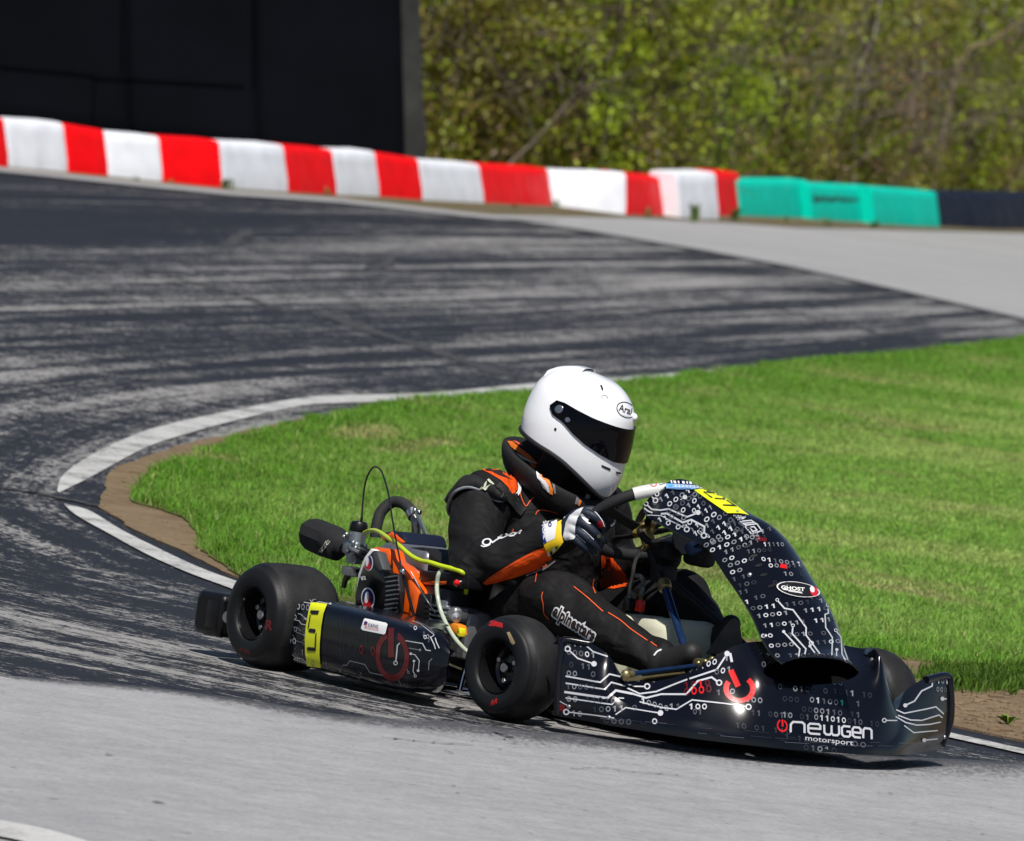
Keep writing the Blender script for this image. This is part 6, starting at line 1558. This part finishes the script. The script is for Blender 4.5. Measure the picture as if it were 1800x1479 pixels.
p.t([(1100, 945), (965, 915), (912, 830), (755, 792), (720, 840), (685, 835), (655, 895)], 8, A2, None, 'o', 13); p.t([(850, 985), (862, 930)], 6, A3); p.t([(508, 800), (516, 880)], 12, A3)
p.t([(1410, 372), (1500, 410), (1640, 520)], 6, A1); p.t([(1450, 375), (1560, 425), (1640, 500)], 5, A2); p.t([(1600, 540), (1640, 620), (1655, 668)], 9, A1); p.t([(1650, 550), (1665, 600), (1695, 660)], 9, A1); p.t([(1605, 545), (1640, 525)], 6, A1)
p.t([(830, 1018), (945, 1042)], 4, A3); p.t([(640, 960), (780, 1003)], 4, A4)
for k_ in range(26):                       # scuffs where other karts have rubbed
    x0, y0 = 620 + 330 * rng.random(), 330 + 420 * rng.random(); l_ = 40 + 150 * rng.random(); p.t([(x0, y0), (x0 + rng.normal(0, 8), y0 + l_ * .5), (x0 + rng.normal(0, 14), y0 + l_)], 2.5 + 3 * rng.random(), A4, lift=.0007)
# big dark red power mark
dp_.ellipse(p.z(1200, 740), (178 / 6, 2), (0, 268 / 6), DRED, w=.27, n=44, a0=-1.20, a1=2 * math.pi - 1.94, lift=.0008); p.t([(1187, 445), (1187, 700), (1190, 755)], 62, DRED, lift=.0008)
# number plate
pts = [(345, 183), (430, 192), (512, 203), (480, 300), (458, 430), (443, 600), (440, 730), (452, 860), (380, 850), (305, 838), (288, 700), (284, 560), (295, 430), (320, 290)]
dp_.join(podo, INKS[1:] if False else INKS)
pn = Decal([podo], .0030, 4); q = Pr(pn, Z(6, 490, 1030), 6); q.poly(pts, 0)
for s_ in ([(350, 263), (440, 268), (428, 306), (362, 304), (344, 284)], [(342, 306), (353, 312), (332, 448), (317, 456)], [(340, 452), (395, 458), (406, 475), (394, 500), (336, 492), (324, 472)], [(400, 508), (413, 494), (405, 692), (390, 686)], [(320, 645), (392, 652), (403, 690), (325, 686), (307, 665)]): q.poly(s_, 1, .0042)
pn.ellipse(q.z(372, 812), (2.6, 0), (0, 5), 2, w=.4, lift=.004)
psub(pn.mb.build('number_plate', [M_YEL, M_IK, mat('grey print on yellow', (.40, .42, .12), .4)]), podo, 'yellow number 5 plate on the side pod')
pn = Decal([podo], .0030, 4); q = Pr(pn, Z(6, 490, 1030), 6)
q.poly([(905, 360), (918, 350), (1140, 398), (1156, 415), (1134, 505), (1118, 516), (892, 470), (876, 450)], 0); q.poly([(915, 385), (932, 376), (950, 390), (940, 408), (908, 418)], 1, .004)
for k in range(5): q.poly([(930 - k * 3, 392 + k * 12), (952 - k * 2, 395 + k * 12), (950 - k * 2, 400 + k * 12), (928 - k * 3, 397 + k * 12)], 2, .0041)
pn.text('E.KING', q.z(955, 432), (5.6, 1.15), (1.2, -8), 1, .01, lift=.0042); pn.text('KARTSPORT', q.z(945, 455), (3.8, .75), (.6, -3.2), 2, .01, lift=.0042)
psub(pn.mb.build('sponsor_sticker', [M_LABW, M_NB, M_REDI]), podo, 'white rounded sponsor sticker')

# ---- front fairing
df = Decal([faro], .0011, 5); p = Pr(df, Z(3.698, 1080, 820), 3.698)
U = (-5, -27)
for txt, x, y, ax, ay, tn in [('0000110', 582, 533, 46, -17, [A2, A2, A2, A1, A1, A3, A4]), ('01001 0110', 622, 565, 46, -17, [A1, A1, A1, A2, A1, A4, A2, A2, A3, A3]), ('110011', 712, 578, 40, -15, [A2, A2, A3, A2, A2, A3]), ('11000', 860, 570, 34, -3, [A3, A2, A3, A4, A4]),
    ('00', 702, 630, 45, -14, [A2, A1]), ('0000', 738, 663, 45, -14, [A2, A2, A1, A3]), ('00', 752, 708, 46, -13, [A1, A2]), ('1', 765, 752, 40, -8, [A3]), ('10', 826, 736, 38, -10, [A3, A3]), ('100', 800, 792, 45, -9, [A4, A3, A4]), ('11', 806, 838, 38, -8, [A3, A3]), ('10', 905, 874, 44, -10, [A3, A3]), ('1', 848, 896, 40, 0, [A1]),
    ('0011 1101 1', 886, 940, 44, -5, [A3, A2, A1, A1, A4, A3, A3, A3, A4, A4, A2]), ('10001  1110', 926, 990, 43, -5, [A2, A1, A2, A1, A2, A4, A4, A2, A1, A1, A3]), ('1100111 1110', 966, 1052, 41, -4, [A2, A1, A3, A1, A2, A2, A3, A4, A1, A1, A2, A3]), ('00  1010 0', 955, 1118, 43, -2, [A1, A1, A4, A4, A3, A3, A2, A3, A4, A3]),
    ('10000  01100 1', 962, 1186, 43, -3, [A3, A1, A2, A2, A2, A4, A4, A1, A3, A3, A1, A2, A4, A2]), ('0 11010010', 1045, 1245, 42, 0, [A2, A3, A3, A2, A3, A3, A3, A3, A3, A3]), ('0110011', 955, 616, 38, 5, [A1, A1, A3, A2, A2, A2, A1]), ('00 010', 1002, 660, 38, 0, [A1, A2, A4, A3, A3, A3]), ('10 0', 1098, 712, 36, 2, [A2, A2, A4, A4]),
    ('1011', 840, 480, 40, -2, [A2, A2, A2, A4]), ('11110', 968, 522, 28, 0, [A1, A2, A3, A2, A2]), ('010', 730, 405, 38, -10, [A3, A3, A3]), ('001', 775, 440, 38, -8, [A3, A4, A3]), ('0100', 1030, 770, 40, 4, [A4, A4, A3, A4]), ('1010', 1190, 850, 38, 6, [A3, A4, A3, A4]), ('011', 1540, 1180, 24, 6, [A3, A3, A3])]:
    p.row(txt, x, y, ax, ay, *U, tn)
for pts_, a, b, w in [([(1058, 872), (1105, 925), (1160, 935), (1245, 1050), (1245, 1100), (1365, 1262)], 'o', None, 9), ([(1160, 1038), (1155, 1090), (1245, 1190), (1230, 1255)], 'o', None, 9), ([(1100, 1078), (1205, 1190), (1195, 1255)], '.', None, 9), ([(1270, 1172), (1335, 1258)], '.', None, 9),
    ([(1382, 905), (1390, 955), (1367, 965), (1372, 1050), (1415, 1115), (1412, 1262)], 'o', None, 8), ([(1443, 1195), (1442, 1266)], '.', None, 8), ([(1435, 1068), (1470, 1110), (1478, 1225), (1520, 1290)], 'o', None, 8), ([(1490, 1120), (1495, 1200), (1515, 1260)], '.', None, 7)]:
    p.t(pts_, w, A1, a, b, 10)
p.poly([(1080, 634), (1122, 640), (1122, 668), (1074, 660)], RED); p.poly([(918, 455), (990, 470), (985, 492), (915, 482)], DRED)
for x, y in ((862, 522), (907, 584), (938, 646), (970, 708), (1020, 780)): df.ellipse(p.z(x, y), (6.5, -1.5), (0, 2.6), 8, lift=.0016)
p = Pr(df, Z(8.18, 1120, 830), 8.18); U = (-30, -62)
for txt, x, y, ax, ay, tn in [('0', 350, 290, 80, -55, [A3]), ('10', 250, 320, 70, -50, [A1, A4]), ('0', 270, 375, 80, -55, [A1]), ('0111', 240, 498, 85, -48, [A3, A2, A1, A3]), ('0', 115, 515, 80, -55, [A1]), ('00010', 448, 518, 88, -62, [A1, A1, A2, A1, A2]), ('00000', 545, 570, 88, -62, [A3, A3, A3, A2, A3]), ('0100', 645, 610, 80, -66, [A1, A2, A1, A3]), ('010', 805, 612, 68, -52, [A1, A1, A3]),
    ('00', 440, 622, 88, -62, [A3, A3]), ('00', 470, 700, 100, -50, [A3, A3]), ('0', 650, 720, 88, -62, [A2]), ('0', 738, 785, 88, -62, [A1]), ('1', 850, 820, 60, -50, [A1]), ('00100', 560, 770, 105, 40, [A3, A1, A2, A1, A1]), ('0', 570, 850, 90, -60, [A1]), ('11', 310, 730, 80, -25, [A1, A1]), ('0', 430, 790, 85, -55, [A1]), ('1', 690, 890, 60, -40, [A1]), ('10', 825, 940, 75, -50, [A1, A2]),
    ('111', 920, 655, 62, -45, [A3, A1, A2]), ('00', 975, 745, 100, -68, [A1, A1]), ('1100', 985, 830, 88, -58, [A2, A3, A2, A3]), ('11101', 1065, 915, 85, -55, [A3, A1, A1, A3, A4]), ('0101', 1290, 820, 80, -50, [A3, A3, A3, A3]), ('0011', 1060, 1050, 88, -58, [A2, A2, A1, A1]), ('01', 1420, 880, 80, -50, [A3, A3]), ('01', 1550, 970, 90, -20, [A2, A2]), ('00', 1010, 440, 80, -40, [A4, A4]), ('0101', 780, 410, 70, -50, [A3, A4, A4, A4])]:
    p.row(txt, x, y, ax, ay, *U, tn)
p.t([(105, 520), (160, 565), (225, 590)], 22); p.t([(145, 475), (215, 540), (340, 552), (455, 535), (720, 650), (880, 590)], 22, A1, None, '.', 36); p.t([(345, 605), (430, 600), (660, 730), (780, 690), (970, 790), (965, 920)], 26, A1, None, 'o', 40); p.t([(150, 622), (350, 632), (720, 830)], 12, A1, None, 'o', 38); p.t([(165, 305), (270, 415)], 20, A1, None, 'o', 36); p.t([(620, 405), (690, 370)], 10, A1, None, '.', 32)
# boxy outlined lettering under the yellow plate
for g_ in ([(1385, 632), (1500, 640)], [(1420, 660), (1560, 655)], [(1440, 690), (1540, 672)], [(1480, 715), (1640, 700), (1710, 745), (1560, 768), (1480, 715)], [(1530, 745), (1680, 728)], [(1560, 770), (1720, 750), (1790, 850), (1640, 890), (1560, 800), (1560, 770)], [(1620, 800), (1680, 790), (1720, 840), (1660, 860), (1620, 800)]): p.t(g_, 17, A1)
df.join(faro, INKS + [M_IK])
fn = Decal([faro], .0028, 4); q = Pr(fn, Z(8.18, 1120, 830), 8.18)
q.poly([(818, 272), (900, 256), (1000, 262), (1105, 276), (1250, 372), (1430, 500), (1606, 632), (1540, 616), (1460, 606), (1300, 606), (1060, 440)], 0)
for s_ in ([(945, 300), (1108, 314), (1118, 328), (965, 312)], [(948, 306), (968, 312), (1085, 384), (1072, 392)], [(1110, 390), (1240, 402), (1262, 414), (1120, 405)], [(1268, 418), (1290, 420), (1432, 514), (1410, 512)], [(1228, 486), (1392, 490), (1412, 510), (1240, 503)]): q.poly(s_, 1, .004)
fn.ellipse(q.z(1440, 580), (3, 0), (0, 1.8), 2, lift=.004)
psub(fn.mb.build('number_plate', [M_YEL, M_IK, mat('grey print on yellow', (.40, .42, .12), .4)]), faro, 'yellow number 5 plate on the front fairing')
fn = Decal([faro], .0028, 4); q = Pr(fn, Z(8.18, 1120, 830), 8.18)
q.poly([(392, 172), (560, 178), (800, 200), (1040, 236), (1118, 284), (1050, 268), (900, 248), (780, 262), (600, 262), (432, 252)], 0); q.poly([(455, 178), (505, 184), (515, 226), (468, 228)], 1, .004)
for x0 in range(530, 1000, 52): q.t([(x0, 200 + (x0 - 530) * .075), (x0 + 34, 206 + (x0 - 530) * .075), (x0 + 30, 232 + (x0 - 530) * .05), (x0 + 6, 228 + (x0 - 530) * .05)], 9, 2, lift=.0042)
q.t([(400, 175), (800, 204), (1040, 238)], 5, 3, lift=.0042); q.t([(440, 250), (780, 258)], 5, 3, lift=.0042)
psub(fn.mb.build('blue_sticker', [mat('pale blue sticker', (.22, .45, .80), .4), M_LB, M_LABW, M_NB]), faro, 'pale blue sticker strip across the fairing top')
fn = Decal([faro], .0024, 4); q = Pr(fn, Z(8.18, 1120, 830), 8.18)
for k, x0 in enumerate((430, 480, 520, 580, 640, 700, 740, 780, 830, 880, 930)): q.poly([(x0, 128 + k * 3.4), (x0 + (22 if k % 2 else 34), 130 + k * 3.4), (x0 + (30 if k % 2 else 46), 168 + k * 3), (x0 + 12, 166 + k * 3)], 0)
if fn.mb.n: psub(fn.mb.build('bar_stripes', [M_LABW]), faro)
fn = Decal([faro], .0024, 4); q = Pr(fn, Z(3.698, 1080, 820), 3.698)
fn.ellipse(q.z(1192, 806), (37.5, 6.3), (-2.4, 12.4), 0, n=32); fn.ellipse(q.z(1192, 806), (37.5, 6.3), (-2.4, 12.4), 1, w=.06, n=32, lift=.0032); fn.text('GHOST', q.z(1082, 803), (12.2, 1.2), (-.6, -8.6), 1, .03, lift=.0034); q.t([(1095, 806), (1215, 826)], 5, 1, lift=.0034); q.t([(1130, 818), (1220, 832)], 3, 1, lift=.0034)
fn.ellipse(q.z(1292, 818), (7, 3), (-1, 8), 2, lift=.0034); fn.ellipse(q.z(1280, 806), (4, 0), (1, 5.5), 1, lift=.0038)
psub(fn.mb.build('oval_sticker', [M_IK, M_LABW, M_REDI]), faro, 'dark oval sticker with white rim')

# ---- nose cone
dn = Decal([noseo], .0011, 5); p = Pr(dn, Z(4.5, 940, 1080), 4.5)
for pts_, w, a, b in [([(245, 490), (520, 540), (590, 475), (675, 495)], 12, None, None), ([(245, 545), (555, 595), (605, 540), (720, 572)], 11, None, None), ([(235, 615), (575, 665), (640, 605), (775, 632)], 18, None, None), ([(245, 662), (610, 715), (665, 665), (705, 667)], 10, None, None), ([(252, 773), (470, 798), (630, 822)], 9, 'o', None), ([(640, 795), (720, 740), (995, 785)], 9, None, '.'),
    ([(730, 555), (790, 573), (890, 575)], 10, None, 'o'), ([(730, 585), (830, 632), (960, 615), (1120, 550), (1208, 517)], 12, None, None), ([(1225, 512), (1440, 440), (1522, 315)], 13, None, '.'), ([(775, 632), (880, 665), (1000, 635), (1200, 635), (1290, 530), (1400, 500), (1458, 545)], 14, None, 'o'), ([(830, 695), (1000, 740), (1120, 755), (1245, 680), (1500, 707), (1690, 735)], 10, None, 'o'),
    ([(190, 190), (360, 207), (460, 295), (575, 335)], 10, None, None), ([(1140, 415), (1180, 360), (1262, 345)], 13, None, None), ([(260, 275), (340, 350), (470, 395)], 10, 'o', '.'), ([(1545, 310), (1560, 380)], 20, None, None), ([(145, 682), (190, 684), (260, 722)], 6, None, None)]:
    p.t(pts_, w, A1, a, b, 22)
U = (0, -46)
for txt, x, y, ax, ay, tn in [('0111', 250, 250, 46, 4, [A3, A2, A2, A3]), ('00001', 250, 320, 48, 6, [A3, A3, A3, A1, A2]), ('0 11', 270, 420, 46, 6, [A4, A4, A3, A3]), ('00  0', 250, 490, 48, 2, [A2, A2, A4, A4, A3]), ('10000', 245, 592, 48, 2, [A3, A2, A3, A3, A4]), ('00 11010', 250, 692, 50, 2, [A2, A2, A4, A4, A4, A4, A4, A3]), ('10011 0', 455, 778, 52, -2, [A4, A3, A2, A2, A2, A4, A3]),
    ('10', 290, 805, 48, 4, [A2, A2]), ('0000', 545, 862, 58, 4, [A4, A3, A3, A3]), ('0', 925, 870, 56, 2, [A1]), ('0111', 925, 550, 46, -13, [A3, A3, A2, A1]), ('01100 1', 1215, 468, 47, -15, [A2, A3, A1, A1, A1, A4, A2]), ('01', 1430, 310, 50, -14, [A1, A2]), ('001', 1420, 485, 48, -10, [A3, A1, A2]), ('10000', 838, 706, 46, 14, [A1, A2, A2, A2, A2]), ('11.100', 1060, 755, 52, 0, [A2, A3, A4, A1, A1, A1]), ('1 0', 1430, 645, 55, -4, [A3, A4, A2]), ('000', 1660, 695, 50, 4, [A2, A2, A2]), ('01', 1250, 795, 40, 0, [A3, A3])]:
    p.row(txt, x, y, ax, ay, *U, tn)
p.row('0200'.replace('2', '0'), 1180, 650, 58, -8, -4, -62, [DRED, RED, RED, DRED]); p.row('1010', 1180, 590, 55, -6, -4, -50, [DRED, DRED, RED, DRED]); p.poly([(140, 705), (235, 715), (240, 770), (140, 755)], DRED)
dn.ellipse(p.z(1620, 592), (128 / 4.5, 2), (-2, 112 / 4.5), RED, w=.34, n=36, a0=-.95, a1=math.pi + .55, lift=.0016); p.t([(1550, 445), (1610, 575)], 46, RED, lift=.0016)
p = Pr(dn, Z(3.6, 1200, 1080), 3.6); U = (0, -36)
for txt, x, y, ax, ay, tn in [('0100', 496, 335, 37, 3, [A3, A4, A2, A3]), ('1 0 10', 480, 255, 37, 2, [A4, A4, A4, A4, A3, A4]), ('11', 572, 410, 30, 3, [A3, A2]), ('011000000', 668, 420, 39, 4, [A3, A2, A3, A2, A3, A3, A3, A2, A2]), ('0', 600, 475, 36, 2, [A3]), ('0100 0', 695, 488, 38, 3, [A2, A3, A4, A4, A3, A2]), ('1011 10', 945, 506, 37, 4, [A3, A4, A4, A2, A4, A4, A4]), ('000', 628, 552, 38, 3, [A4, A4, A4]), ('01100', 800, 558, 38, 4, [A2, A1, A3, A2, A2]), ('1', 1092, 584, 38, 3, [A3]), ('0000110 11', 750, 618, 38, 4, [A4, A4, A2, A2, A2, A3, A3, A4, A4, A3]),
    ('10 01', 628, 652, 36, 4, [A2, A2, A4, A4, A3]), ('011010010 10', 828, 668, 35, 4, [A2, A1, A1, A1, A1, A1, A4, A3, A3, A4, A4, A4]), ('00', 1068, 836, 50, 6, [A3, A3]), ('1 10', 640, 790, 40, 6, [A4, A4, A4, A4]), ('01010', 760, 858, 44, 5, [A4, A3, A2, A2, A4]), ('11 0011', 430, 640, 36, 3, [A4, A3, A4, A4, A3, A3, A4]), ('10 01 110', 330, 720, 40, 5, [A4, A4, A4, A4, A4, A4, A4, A4, A4])]:
    p.row(txt, x, y, ax, ay, *U, tn)
p.row('1', 990, 578, 38, 3, *U, [TEAL_])
W_ = 13
for g_ in ([(681, 748), (682, 698), (696, 682), (754, 685), (768, 698), (769, 753)], [(795, 722), (868, 727), (868, 708), (858, 697), (803, 693), (791, 705), (793, 745), (806, 756), (868, 761)], [(892, 700), (894, 750), (906, 762), (928, 764), (939, 752), (939, 704)], [(939, 752), (950, 766), (976, 768), (988, 756), (986, 706)], [(1058, 713), (1016, 709), (1004, 720), (1006, 762), (1018, 774), (1048, 777), (1058, 768), (1057, 745), (1034, 743)], [(1075, 748), (1124, 753), (1124, 732), (1114, 719), (1082, 716), (1072, 728), (1074, 768), (1086, 779), (1124, 783)], [(1140, 786), (1140, 734), (1150, 722), (1182, 726), (1192, 737), (1193, 792)]): p.t(g_, W_, A1, lift=.0016)
dn.ellipse(p.z(628, 706), (34 / 3.6, 1), (0, 40 / 3.6), RED, w=.26, n=26, a0=-1.15, a1=math.pi + 1.15, lift=.0016); p.t([(629, 668), (630, 712)], 11, RED, lift=.0018)
dn.text('motorsport', p.z(770, 797), (17.8, 2.0), (.4, -13), A1, .004, lift=.0016)
for pts_, w, a, b in [([(1665, 380), (1582, 396), (1576, 455), (1510, 486), (1465, 550), (1405, 578)], 9, None, '.'), ([(1348, 605), (1400, 628), (1540, 600), (1600, 586), (1650, 632)], 8, None, None), ([(1360, 640), (1440, 670), (1510, 672), (1620, 638), (1642, 655)], 8, None, None), ([(1345, 648), (1410, 686), (1480, 702), (1560, 697), (1632, 682)], 8, None, None), ([(1400, 705), (1460, 750), (1530, 743), (1612, 736)], 7, None, None), ([(1525, 797), (1612, 788)], 8, '.', None), ([(1272, 672), (1355, 673)], 7, 'o', None), ([(1640, 535), (1668, 536)], 8, '.', None)]:
    p.t(pts_, w, A1, a, b, 13)
p.row('0101', 1580, 435, 26, 2, 0, -34, [A3, A1, A2, A1]); p.row('000', 1602, 490, 24, 2, 0, -32, [A2, A2, A3])
p = Pr(dn, Z(1, 0, 0), 1)
for k_ in range(34):
    x0, y0 = 990 + 620 * rng.random(), 0; y0 = np.interp(x0, [990, 1200, 1450, 1620], [1248, 1284, 1308, 1312]) - 14 * rng.random() ** 2 + 4; l_ = 8 + 40 * rng.random(); sl_o = np.interp(x0, [990, 1400, 1620], [.13, .07, .0]); p.t([(x0, y0), (x0 + l_, y0 + l_ * sl_o + rng.normal(0, 1.0))], .5 + .6 * rng.random(), A3 if rng.random() < .35 else A4)
dn.join(noseo, INKS + [mat('scoop rim', (.003, .003, .004), .5, spec=.2)])
for x, y, ob in [(1000, 1243, noseo), (1070, 1262, noseo), (1350, 1150, noseo), (1532, 1160, noseo), (1660, 1296, noseo), (1318, 1010, faro), (1345, 1118, faro), (1205, 925, faro)]:
    h_ = Decal([ob], 0, 3).hit(x, y, .0005); h2 = Decal([ob], 0, 3).hit(x, y, .01)
    if h_ is None: continue
    b_ = MB(); lathe(b_, [(0, .0035), (.0035, .0032), (.0055, .0016), (.0058, 0)], h_, h2 - h_, 14); psub(b_.build('bolt_head', M_ALU), ob)
